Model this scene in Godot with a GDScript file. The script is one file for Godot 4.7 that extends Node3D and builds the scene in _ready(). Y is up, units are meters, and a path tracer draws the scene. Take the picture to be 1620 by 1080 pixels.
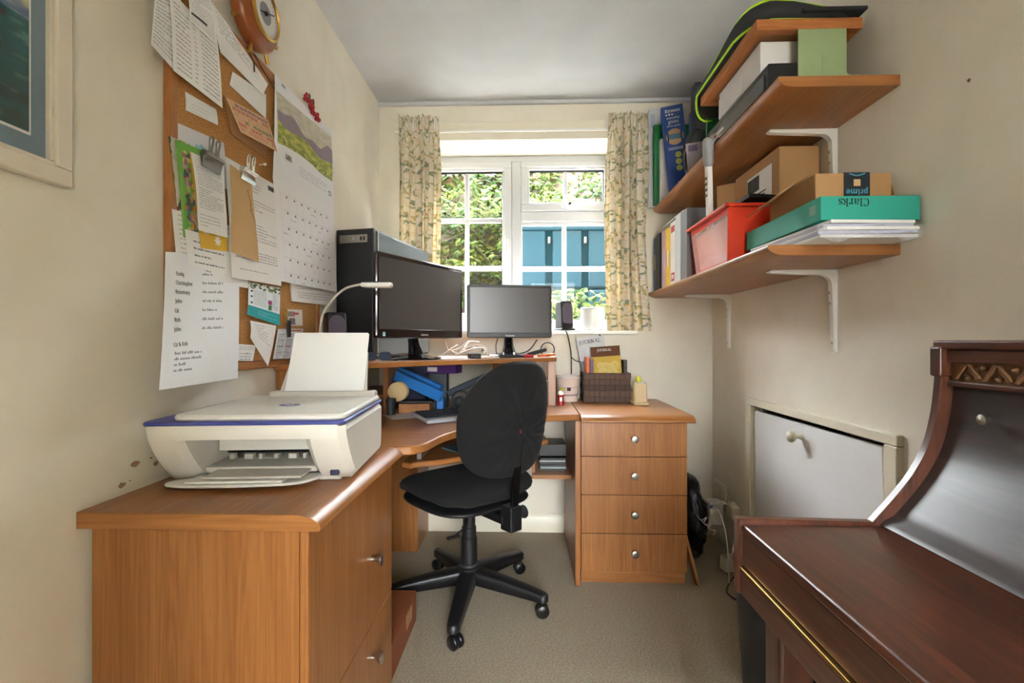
extends Node3D

const FOCAL := 765.0            # focal length in pixels of the 1620 x 1080 frame
const EYE := Vector3(0, 1.05, 0)
var turn_of_head := atan(25.0 / 765.0)
var org := {}                   # node -> the point its mesh coordinates are measured from
var used := {}
var mats := {}
var rng := RandomNumberGenerator.new()


func _ready() -> void:
	rng.seed = 11
	look_and_light()
	make_materials()
	build_room()
	build_outside()
	build_window()
	build_furniture()
	build_piano()
	build_shelves()
	build_chair()
	build_printer()
	build_computers()
	build_board()
	build_desk_things()
	build_shelf_things()
	build_floor_things()


func look_and_light() -> void:
	var cam := Camera3D.new()
	cam.name = "camera"
	cam.fov = rad_to_deg(2.0 * atan(540.0 / FOCAL))
	cam.position = EYE
	cam.rotation.y = turn_of_head
	cam.near = 0.02
	cam.far = 200.0
	add_child(cam)
	cam.current = true
	var env := Environment.new()
	env.background_mode = Environment.BG_SKY
	var sm := ProceduralSkyMaterial.new()
	sm.sky_top_color = Color(0.95, 0.98, 1.0)
	sm.sky_horizon_color = Color(0.66, 0.67, 0.68)
	sm.sky_curve = 0.35
	sm.ground_bottom_color = Color(0.42, 0.42, 0.36)
	sm.ground_horizon_color = Color(0.6, 0.6, 0.55)
	sm.sky_energy_multiplier = 5.0
	sm.ground_energy_multiplier = 1.0
	var sky := Sky.new()
	sky.sky_material = sm
	env.sky = sky
	env.tonemap_mode = Environment.TONE_MAPPER_LINEAR
	env.tonemap_exposure = 2.5
	env.sdfgi_enabled = true
	env.ssao_enabled = true
	env.ssil_enabled = true
	var we := WorldEnvironment.new()
	we.name = "world_environment"
	we.environment = env
	add_child(we)


# ---------------------------------------------------------------- positions
func ray(px: float, py: float) -> Vector3:
	return Vector3((px - 810.0) / FOCAL, -(py - 540.0) / FOCAL, -1.0).rotated(Vector3.UP, turn_of_head)


func on_x(px: float, py: float, x: float) -> Vector3:
	var d := ray(px, py)
	return EYE + d * (x / d.x)


func on_y(px: float, py: float, y: float) -> Vector3:
	var d := ray(px, py)
	return EYE + d * ((y - EYE.y) / d.y)


func on_z(px: float, py: float, z: float) -> Vector3:
	var d := ray(px, py)
	return EYE + d * (z / d.z)


# ---------------------------------------------------------------- mesh builder
class MB:
	var v := PackedVector3Array()
	var n := PackedVector3Array()
	var t := PackedVector2Array()
	var i := PackedInt32Array()
	var xf := Transform3D.IDENTITY

	func vert(p: Vector3, nn: Vector3, uv := Vector2.ZERO) -> int:
		v.append(xf * p)
		n.append((xf.basis * nn).normalized())
		t.append(uv)
		return v.size() - 1

	func tri_i(a: int, b: int, c: int) -> void:      # counter-clockwise seen from outside
		i.append(a); i.append(c); i.append(b)

	func tri(a: Vector3, b: Vector3, c: Vector3) -> MB:
		var nn := (b - a).cross(c - a).normalized()
		tri_i(vert(a, nn), vert(b, nn), vert(c, nn))
		return self

	func quad(a: Vector3, b: Vector3, c: Vector3, d: Vector3, u0 := Vector2(0, 1), u1 := Vector2(1, 0)) -> MB:
		var nn := (b - a).cross(d - a).normalized()
		var k := vert(a, nn, u0)
		vert(b, nn, Vector2(u1.x, u0.y))
		vert(c, nn, u1)
		vert(d, nn, Vector2(u0.x, u1.y))
		tri_i(k, k + 1, k + 2); tri_i(k, k + 2, k + 3)
		return self

	# box with rounded edges: centre, full size
	func rb(c: Vector3, s: Vector3, r := 0.002, seg := 1) -> MB:
		var h := s * 0.5
		r = minf(r, minf(h.x, minf(h.y, h.z)) * 0.98)
		var core := h - Vector3(r, r, r)
		var st := []
		for k in seg + 1:
			st.append([-1.0, tan(-PI / 4 + PI / 4 * k / seg)])
		for k in seg + 1:
			st.append([1.0, tan(PI / 4 * k / seg)])
		var m: int = st.size()
		for f in 6:
			var ax := f / 2
			var sg := 1.0 if f % 2 == 0 else -1.0
			var k0 := v.size()
			for b in m:
				for a in m:
					var d := Vector3.ZERO
					var q := Vector3.ZERO
					d[ax] = sg
					d[(ax + 1) % 3] = st[a][1]
					d[(ax + 2) % 3] = st[b][1]
					q[ax] = sg * core[ax]
					q[(ax + 1) % 3] = st[a][0] * core[(ax + 1) % 3]
					q[(ax + 2) % 3] = st[b][0] * core[(ax + 2) % 3]
					d = d.normalized()
					vert(c + q + d * r, d, Vector2(float(a > seg), 1.0 - float(b > seg)))
			for b in m - 1:
				for a in m - 1:
					var p := k0 + b * m + a
					if sg > 0:
						tri_i(p, p + 1, p + m + 1); tri_i(p, p + m + 1, p + m)
					else:
						tri_i(p, p + m + 1, p + 1); tri_i(p, p + m, p + m + 1)
		return self

	func bx(x0: float, x1: float, y0: float, y1: float, z0: float, z1: float, r := 0.002, seg := 1) -> MB:
		return rb(Vector3((x0 + x1) / 2, (y0 + y1) / 2, (z0 + z1) / 2), Vector3(absf(x1 - x0), absf(y1 - y0), absf(z1 - z0)), r, seg)

	# box set along a line: from, to, width across, height; up hint
	func beam(a: Vector3, b: Vector3, w: float, h: float, r := 0.001, up := Vector3.UP) -> MB:
		var old := xf
		var z := (b - a).normalized()
		if absf(z.dot(up)) > 0.98:
			up = Vector3.RIGHT
		var x := up.cross(z).normalized()
		xf = xf * Transform3D(Basis(x, z.cross(x), z), (a + b) / 2)
		rb(Vector3.ZERO, Vector3(w, h, a.distance_to(b)), r)
		xf = old
		return self

	# grid of points, rows of equal length; normal is du x dv times flip
	func grid(rows: Array, wrap_u := false, wrap_v := false, flip := 1.0, us := 1.0, vs := 1.0) -> MB:
		var nv: int = rows.size()
		var nu: int = rows[0].size()
		var k0 := v.size()
		for b in nv:
			for a in nu:
				var a0 := a - 1
				var a1 := a + 1
				var b0 := b - 1
				var b1 := b + 1
				if wrap_u:
					a0 = posmod(a0, nu - 1); a1 = 1 if a1 >= nu else a1
				if wrap_v:
					b0 = posmod(b0, nv - 1); b1 = 1 if b1 >= nv else b1
				var du: Vector3 = rows[b][clampi(a1, 0, nu - 1)] - rows[b][clampi(a0, 0, nu - 1)]
				var dv: Vector3 = rows[clampi(b1, 0, nv - 1)][a] - rows[clampi(b0, 0, nv - 1)][a]
				if du.length() < 1e-7:
					var bb := b + 1 if b < nv / 2 else b - 1
					du = rows[bb][clampi(a1, 0, nu - 1)] - rows[bb][clampi(a0, 0, nu - 1)]
				vert(rows[b][a], du.cross(dv) * flip, Vector2(us * a / (nu - 1), vs * b / (nv - 1)))
		for b in nv - 1:
			for a in nu - 1:
				var p := k0 + b * nu + a
				if flip > 0:
					tri_i(p, p + 1, p + nu + 1); tri_i(p, p + nu + 1, p + nu)
				else:
					tri_i(p, p + nu + 1, p + 1); tri_i(p, p + nu, p + nu + 1)
		return self

	# polygon in x,y (counter-clockwise) from z0 to z1, with chamfered rims
	func prism(poly: PackedVector2Array, z0: float, z1: float, bev := 0.0, soft := 0.7) -> MB:
		if Geometry2D.is_polygon_clockwise(poly) == false:
			pass
		var area := 0.0
		for k in poly.size():
			area += poly[k].cross(poly[(k + 1) % poly.size()])
		if area < 0:
			poly = poly.duplicate(); poly.reverse()
		var m := poly.size()
		var en := []
		for k in m:
			var e := (poly[(k + 1) % m] - poly[k]).normalized()
			en.append(Vector2(e.y, -e.x))
		var inn := PackedVector2Array()
		for k in m:
			var a: Vector2 = en[(k + m - 1) % m]
			var b: Vector2 = en[k]
			var mid := (a + b)
			inn.append(poly[k] - mid / maxf(0.3, 1.0 + a.dot(b)) * bev)
		var rings := [[z0, inn, -1.0], [z0 + bev, poly, -0.4], [z1 - bev, poly, 0.4], [z1, inn, 1.0]] if bev > 0 else [[z0, poly, 0.0], [z1, poly, 0.0]]
		for k in m:
			var k2 := (k + 1) % m
			var na: Vector2 = en[k]
			var nb: Vector2 = en[k]
			if en[(k + m - 1) % m].dot(en[k]) > soft:
				na = (en[(k + m - 1) % m] + en[k]).normalized()
			if en[k2].dot(en[k]) > soft:
				nb = (en[k2] + en[k]).normalized()
			for j in rings.size() - 1:
				var r0: Array = rings[j]
				var r1: Array = rings[j + 1]
				var zz := 0.0
				if bev > 0 and j != 1:
					zz = -1.0 if j == 0 else 1.0
				var q := v.size()
				vert(Vector3(r0[1][k].x, r0[1][k].y, r0[0]), Vector3(na.x, na.y, zz))
				vert(Vector3(r0[1][k2].x, r0[1][k2].y, r0[0]), Vector3(nb.x, nb.y, zz))
				vert(Vector3(r1[1][k2].x, r1[1][k2].y, r1[0]), Vector3(nb.x, nb.y, zz))
				vert(Vector3(r1[1][k].x, r1[1][k].y, r1[0]), Vector3(na.x, na.y, zz))
				tri_i(q, q + 1, q + 2); tri_i(q, q + 2, q + 3)
		var cap: PackedVector2Array = inn if bev > 0 else poly
		var ti := Geometry2D.triangulate_polygon(cap)
		var lo := cap[0]
		var hi := cap[0]
		for p in cap:
			lo = lo.min(p); hi = hi.max(p)
		for side in 2:
			var q := v.size()
			for p in cap:
				vert(Vector3(p.x, p.y, z1 if side == 0 else z0), Vector3(0, 0, 1 if side == 0 else -1), Vector2((p.x - lo.x) / (hi.x - lo.x), 1.0 - (p.y - lo.y) / (hi.y - lo.y)))
			for j in range(0, ti.size(), 3):
				var a := cap[ti[j]]
				var ccw := (cap[ti[j + 1]] - a).cross(cap[ti[j + 2]] - a) > 0
				if ccw == (side == 0):
					tri_i(q + ti[j], q + ti[j + 1], q + ti[j + 2])
				else:
					tri_i(q + ti[j], q + ti[j + 2], q + ti[j + 1])
		return self

	# profile of (radius, height) from bottom to top, turned about y
	func lathe(pr: Array, seg := 24, soft := 0.6, wob := 0.0) -> MB:
		var m := pr.size()
		var sn := []
		for k in m - 1:
			var d: Vector2 = (pr[k + 1] - pr[k]).normalized()
			sn.append(Vector2(d.y, -d.x))
		for k in m - 1:
			var n0: Vector2 = sn[k]
			var n1: Vector2 = sn[k]
			if k > 0 and sn[k - 1].dot(sn[k]) > soft:
				n0 = (sn[k - 1] + sn[k]).normalized()
			if k < m - 2 and sn[k + 1].dot(sn[k]) > soft:
				n1 = (sn[k + 1] + sn[k]).normalized()
			var q := v.size()
			for a in seg + 1:
				var w := TAU * a / seg
				var cs := Vector3(cos(w), 0, -sin(w))
				vert(cs * pr[k].x + Vector3.UP * pr[k].y, cs * n0.x + Vector3.UP * n0.y, Vector2(float(a) / seg, 1.0 - float(k) / (m - 1)))
				vert(cs * pr[k + 1].x + Vector3.UP * pr[k + 1].y, cs * n1.x + Vector3.UP * n1.y, Vector2(float(a) / seg, 1.0 - float(k + 1) / (m - 1)))
			for a in seg:
				var p := q + a * 2
				tri_i(p, p + 2, p + 3); tri_i(p, p + 3, p + 1)
		return self

	func tube(pts: Array, r: float, seg := 8, r_end := -1.0, flat := 1.0) -> MB:
		var m := pts.size()
		if r_end < 0:
			r_end = r
		var up := Vector3.UP
		var rows := []
		var d0: Vector3 = (pts[1] - pts[0]).normalized()
		if absf(d0.dot(up)) > 0.9:
			up = Vector3.RIGHT
		var x := up.cross(d0).normalized()
		for k in m:
			var d: Vector3 = (pts[mini(k + 1, m - 1)] - pts[maxi(k - 1, 0)]).normalized()
			x = (x - d * x.dot(d)).normalized()
			var y := d.cross(x)
			var rr := lerpf(r, r_end, float(k) / (m - 1))
			var row := []
			for a in seg + 1:
				var w := TAU * a / seg
				row.append(pts[k] + x * cos(w) * rr + y * sin(w) * rr * flat)
			rows.append(row)
		grid(rows, true, false, 1.0)
		for e in 2:
			var k: int = 0 if e == 0 else m - 1
			var nn: Vector3 = (pts[0] - pts[1]).normalized() if e == 0 else (pts[m - 1] - pts[m - 2]).normalized()
			var q := vert(pts[k], nn)
			for a in seg + 1:
				vert(rows[k][a], nn)
			for a in seg:
				if e == 0:
					tri_i(q, q + 2 + a, q + 1 + a)
				else:
					tri_i(q, q + 1 + a, q + 2 + a)
		return self

	func ball(c: Vector3, r: Vector3, su := 16, sv := 10) -> MB:
		var rows := []
		for b in sv + 1:
			var ph := PI * b / sv
			var row := []
			for a in su + 1:
				var th := TAU * a / su
				row.append(c + Vector3(r.x * sin(ph) * cos(th), r.y * cos(ph), r.z * sin(ph) * sin(th)))
			rows.append(row)
		return grid(rows, true, false, 1.0)

	func mesh(off := Vector3.ZERO) -> ArrayMesh:
		var vv := v
		if off != Vector3.ZERO:
			vv = PackedVector3Array()
			for p in v:
				vv.append(p - off)
		var a := []
		a.resize(Mesh.ARRAY_MAX)
		a[Mesh.ARRAY_VERTEX] = vv
		a[Mesh.ARRAY_NORMAL] = n
		a[Mesh.ARRAY_TEX_UV] = t
		a[Mesh.ARRAY_INDEX] = i
		var m := ArrayMesh.new()
		m.add_surface_from_arrays(Mesh.PRIMITIVE_TRIANGLES, a)
		return m

	func base() -> Vector3:
		var lo := v[0]
		var hi := v[0]
		for p in v:
			lo = lo.min(p); hi = hi.max(p)
		return Vector3((lo.x + hi.x) / 2, lo.y, (lo.z + hi.z) / 2)


func smooth_path(p: Array, per := 6) -> Array:
	var c := Curve3D.new()
	for k in p.size():
		var tan_: Vector3 = (p[mini(k + 1, p.size() - 1)] - p[maxi(k - 1, 0)]) / 6.0
		c.add_point(p[k], -tan_, tan_)
	var out := []
	var m := (p.size() - 1) * per
	for k in m + 1:
		out.append(c.sample(k / per, float(k % per) / per) if k < m else p[p.size() - 1])
	return out


func round_poly(w: float, h: float, r: float, seg := 5, c := Vector2.ZERO) -> PackedVector2Array:
	var out := PackedVector2Array()
	for q in 4:
		var cx := (w / 2 - r) * (1 if q == 0 or q == 3 else -1)
		var cy := (h / 2 - r) * (1 if q < 2 else -1)
		for k in seg + 1:
			var a := PI / 2 * (q + float(k) / seg)
			out.append(c + Vector2(cx + cos(a) * r, cy + sin(a) * r))
	return out


# ---------------------------------------------------------------- nodes
func numbered(called: String) -> String:
	used[called] = used.get(called, -1) + 1
	return called if used[called] == 0 else "%s_%03d" % [called, used[called]]


func tag(o: Node3D, label: String, category: String, group := "") -> void:
	o.set_meta("label", label)
	o.set_meta("category", category)
	if group:
		o.set_meta("group", group)


func thing(called: String, label: String, category: String, at := Vector3.ZERO, turn := 0.0, group := "", own_axes := false) -> Node3D:
	var o := Node3D.new()
	o.name = numbered(called)
	add_child(o)
	o.position = at
	o.rotation.y = turn
	org[o] = Vector3.ZERO if own_axes else at
	tag(o, label, category, group)
	return o


func part(parent: Node3D, called: String, mb: MB, m: Material, label := "") -> MeshInstance3D:
	var o := MeshInstance3D.new()
	o.name = called
	o.mesh = mb.mesh(org[parent])
	o.material_override = m
	parent.add_child(o, true)
	org[o] = org[parent]
	if label:
		o.set_meta("label", label)
	return o


func single(called: String, mb: MB, m: Material, label: String, category: String, group := "") -> MeshInstance3D:
	var o := MeshInstance3D.new()
	var b := mb.base()
	o.name = numbered(called)
	o.mesh = mb.mesh(b)
	o.material_override = m
	add_child(o)
	o.position = b
	org[o] = b
	tag(o, label, category, group)
	return o


func struct(called: String, mb: MB, m: Material) -> MeshInstance3D:
	var o := MeshInstance3D.new()
	o.name = called
	o.mesh = mb.mesh()
	o.material_override = m
	add_child(o)
	org[o] = Vector3.ZERO
	o.set_meta("kind", "structure")
	return o


func struct_root(called: String) -> Node3D:
	var o := Node3D.new()
	o.name = called
	add_child(o)
	org[o] = Vector3.ZERO
	o.set_meta("kind", "structure")
	return o


# lettering as a thin part: text, height of its capitals, centre, axes of reading
func letters(parent: Node3D, text: String, cap: float, at: Vector3, right: Vector3, up: Vector3, m: Material, font := "Droid Sans", bold := false, align := HORIZONTAL_ALIGNMENT_CENTER) -> MeshInstance3D:
	var tm := TextMesh.new()
	var f := SystemFont.new()
	f.font_names = PackedStringArray([font])
	f.font_weight = 700 if bold else 400
	tm.font = f
	tm.text = text
	tm.font_size = 32
	tm.pixel_size = cap / 22.8
	tm.depth = 0.0004
	tm.curve_step = 2.0
	tm.horizontal_alignment = align
	var o := MeshInstance3D.new()
	o.name = "lettering"
	o.mesh = tm
	o.material_override = m
	parent.add_child(o, true)
	right = right.normalized()
	up = (up - right * up.dot(right)).normalized()
	var b := Basis(right, up, right.cross(up))
	o.transform = Transform3D(b, at - org[parent])
	org[o] = org[parent]
	return o


# ---------------------------------------------------------------- pictures and materials
func mat(key: String, c: Color, rough := 0.6, metal := 0.0, tex: Texture2D = null) -> StandardMaterial3D:
	if mats.has(key):
		return mats[key]
	var m := StandardMaterial3D.new()
	m.resource_name = key
	m.albedo_color = c
	m.roughness = rough
	m.metallic = metal
	if tex:
		m.albedo_texture = tex
	mats[key] = m
	return m


func rgb(r: int, g: int, b: int) -> Color:
	return Color8(r, g, b)


func noise_image(side: int, freq: float, octaves: int, sd: int, kind := FastNoiseLite.TYPE_SIMPLEX_SMOOTH) -> Image:
	var nz := FastNoiseLite.new()
	nz.seed = sd
	nz.noise_type = kind
	nz.frequency = freq
	nz.fractal_octaves = octaves
	return nz.get_seamless_image(side, side)


func wood_image(dark: Color, light: Color, pore: Color, sd: int, rings := 7.0) -> Image:
	var a := noise_image(512, 0.006, 3, sd)
	var b := noise_image(512, 0.05, 4, sd + 1)
	var c := noise_image(512, 0.22, 2, sd + 2)
	var im := Image.create(512, 512, false, Image.FORMAT_RGB8)
	for y in 512:
		for x in 512:
			var av := a.get_pixel(x, y).r
			var bv := b.get_pixel(x, y).r
			var cv := c.get_pixel(x, y).r
			var ring := 0.5 + 0.5 * sin(av * rings * TAU + bv * 2.0)
			var k := clampf(0.26 * ring + 0.36 * av + 0.42 * bv - 0.05, 0.0, 1.0)
			var col := dark.lerp(light, k)
			if cv > 0.66:
				col = col.lerp(pore, (cv - 0.66) * 1.4)
			im.set_pixel(x, y, col)
	return im


func wood(key: String, im: Texture2D, scale: Vector3, rough: float) -> StandardMaterial3D:
	var m := mat(key, Color.WHITE, rough, 0.0, im)
	m.uv1_triplanar = true
	m.uv1_triplanar_sharpness = 8.0
	m.uv1_scale = scale
	return m


func tri_tex(key: String, c: Color, rough: float, tex: Texture2D, scale: float, bump: Texture2D = null, bump_cm := 0.0) -> StandardMaterial3D:
	var m := mat(key, c, rough, 0.0, tex)
	m.uv1_triplanar = true
	m.uv1_scale = Vector3.ONE * scale
	if bump:
		m.heightmap_enabled = true
		m.heightmap_texture = bump
		m.heightmap_scale = bump_cm
	return m


func speckle(sd: int, freq: float, octaves: int, a: Color, b: Color, side := 256) -> ImageTexture:
	var nz := noise_image(side, freq, octaves, sd)
	var im := Image.create(side, side, false, Image.FORMAT_RGB8)
	for y in side:
		for x in side:
			im.set_pixel(x, y, a.lerp(b, clampf((nz.get_pixel(x, y).r - 0.15) / 0.7, 0, 1)))
	return ImageTexture.create_from_image(im)


func grey_tex(sd: int, freq: float, octaves: int, side := 256) -> ImageTexture:
	return ImageTexture.create_from_image(noise_image(side, freq, octaves, sd))


# rows of small marks that read as lines of print
func print_rows(im: Image, x0: int, y0: int, x1: int, y1: int, pitch: int, tall: int, ink: Color, full := 0.85) -> void:
	var y := y0
	while y + tall <= y1:
		var stop := x1 if rng.randf() < full else int(lerpf(x0, x1, rng.randf_range(0.3, 0.8)))
		var x := x0
		while x < stop:
			for k in rng.randi_range(2, 8):
				if x >= stop:
					break
				var hh := tall if rng.randf() < 0.3 else tall * 2 / 3
				im.fill_rect(Rect2i(x, y + tall - hh, maxi(1, tall / 3), hh), ink)
				x += maxi(2, tall / 2)
			x += maxi(2, tall / 2)
		y += pitch


func page(w: int, h: int, c := Color8(240, 239, 236)) -> Image:
	var im := Image.create(w, h, false, Image.FORMAT_RGB8)
	im.fill(c)
	return im


func paper_mat(im: Image) -> StandardMaterial3D:
	var m := StandardMaterial3D.new()
	m.resource_name = "printed paper"
	m.albedo_texture = ImageTexture.create_from_image(im)
	m.roughness = 0.75
	m.texture_repeat = false
	return m


func leaf_blot(im: Image, cx: float, cy: float, a: float, length: float, wide: float, c: Color) -> void:
	var w := im.get_width()
	var h := im.get_height()
	var r := int(length) + 1
	for y in range(-r, r + 1):
		for x in range(-r, r + 1):
			var u := (x * cos(a) + y * sin(a)) / length
			var q := (-x * sin(a) + y * cos(a)) / wide
			if absf(u) < 1.0 and absf(q) < (1.0 - u * u):
				im.set_pixel(posmod(int(cx) + x, w), posmod(int(cy) + y, h), c)


func make_materials() -> void:
	var oak := ImageTexture.create_from_image(wood_image(rgb(136, 82, 38), rgb(184, 126, 70), rgb(108, 62, 28), 3))
	for q in [["y", Vector3(3.4, 0.13, 3.4)], ["z", Vector3(3.4, 3.4, 0.13)], ["x", Vector3(0.13, 3.4, 3.4)]]:
		var m := wood("laminate_" + q[0], oak, q[1], 0.36)
		m.clearcoat_enabled = true
		m.clearcoat = 0.14
		m.clearcoat_roughness = 0.3
	var maho := ImageTexture.create_from_image(wood_image(rgb(46, 22, 14), rgb(124, 66, 40), rgb(24, 12, 9), 21, 3.0))
	for q in [["y", Vector3(4, 0.3, 4)], ["z", Vector3(4, 4, 0.3)]]:
		var m := wood("mahogany_" + q[0], maho, q[1], 0.34)
		m.clearcoat_enabled = true
		m.clearcoat = 0.5
		m.clearcoat_roughness = 0.28
	var panel_m := ImageTexture.create_from_image(wood_image(rgb(34, 24, 22), rgb(70, 50, 44), rgb(20, 14, 12), 25, 3.0))
	var pmx := wood("panel_wood", panel_m, Vector3(4, 4, 0.3), 0.36)
	pmx.clearcoat_enabled = true
	pmx.clearcoat = 0.4
	pmx.clearcoat_roughness = 0.3
	var pine := ImageTexture.create_from_image(wood_image(rgb(150, 92, 44), rgb(196, 136, 78), rgb(120, 70, 30), 31, 4.0))
	wood("pine_y", pine, Vector3(5, 0.5, 5), 0.5)
	wood("pine_z", pine, Vector3(5, 5, 0.5), 0.5)
	var rough := grey_tex(5, 0.02, 4)
	tri_tex("wall_paint", Color.WHITE, 0.75, speckle(6, 0.01, 4, rgb(226, 218, 200), rgb(234, 227, 211)), 1.3, rough, 0.12)
	tri_tex("ceiling_paint", Color.WHITE, 0.85, speckle(7, 0.01, 3, rgb(200, 201, 203), rgb(208, 209, 211)), 1.0, rough, 0.05)
	var pile := grey_tex(9, 0.25, 3, 512)
	tri_tex("carpet", Color.WHITE, 1.0, speckle(8, 0.07, 4, rgb(152, 139, 113), rgb(190, 176, 150), 512), 3.1, pile, 0.35)
	mats["carpet"].rim_enabled = true
	mats["carpet"].rim = 0.3
	tri_tex("cork", Color.WHITE, 0.9, speckle(12, 0.12, 4, rgb(150, 98, 48), rgb(216, 164, 98)), 7.0)
	mat("gloss_white", rgb(238, 236, 230), 0.3)
	mat("upvc", rgb(212, 213, 215), 0.32)
	mat("cream_gloss", rgb(232, 224, 202), 0.35)
	mat("door_white", rgb(236, 236, 236), 0.35)
	mat("ink", rgb(26, 26, 28), 0.8)
	mat("black_plastic", rgb(24, 24, 26), 0.42)
	mat("black_gloss", rgb(14, 12, 13), 0.12)
	mat("black_cloth", rgb(14, 14, 15), 0.95)
	mat("chrome", rgb(210, 208, 204), 0.22, 1.0)
	mat("satin_steel", rgb(176, 172, 164), 0.35, 1.0)
	mat("dull_steel", rgb(128, 126, 120), 0.38, 1.0)
	mat("brass", rgb(206, 164, 82), 0.3, 1.0)
	mat("printer_white", rgb(226, 222, 212), 0.4)
	mat("printer_blue", rgb(70, 76, 150), 0.4)
	mat("printer_grey", rgb(196, 190, 178), 0.45)
	mat("cardboard", rgb(178, 136, 90), 0.85)
	mat("white_paper", rgb(236, 234, 230), 0.75)
	mat("white_plastic", rgb(232, 230, 224), 0.4)
	mat("charcoal", rgb(46, 48, 50), 0.5)
	mat("screen", rgb(72, 68, 66), 0.3)  # grey raised to paint the reflection into the screen colour
	mat("teal", rgb(42, 160, 140), 0.55)
	mat("red_plastic", rgb(222, 62, 34), 0.28)
	mats["red_plastic"].backlight_enabled = true
	mats["red_plastic"].backlight = Color(0.5, 0.12, 0.06)
	mat("lime", rgb(176, 226, 40), 0.6)
	var glass := mat("window_glass", Color(1, 1, 1, 0.03), 0.0)
	glass.metallic_specular = 0.2
	glass.transparency = BaseMaterial3D.TRANSPARENCY_ALPHA
	var clear := mat("clear_film", Color(0.95, 0.96, 0.98, 0.22), 0.12)
	clear.transparency = BaseMaterial3D.TRANSPARENCY_ALPHA


# ---------------------------------------------------------------- the room
const XL := -0.83
const XR := 1.01
const ZB := -2.68
const TOP := 2.38
const ZR := 2.2
const GX0 := 0.0
const GX1 := 0.85


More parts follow.
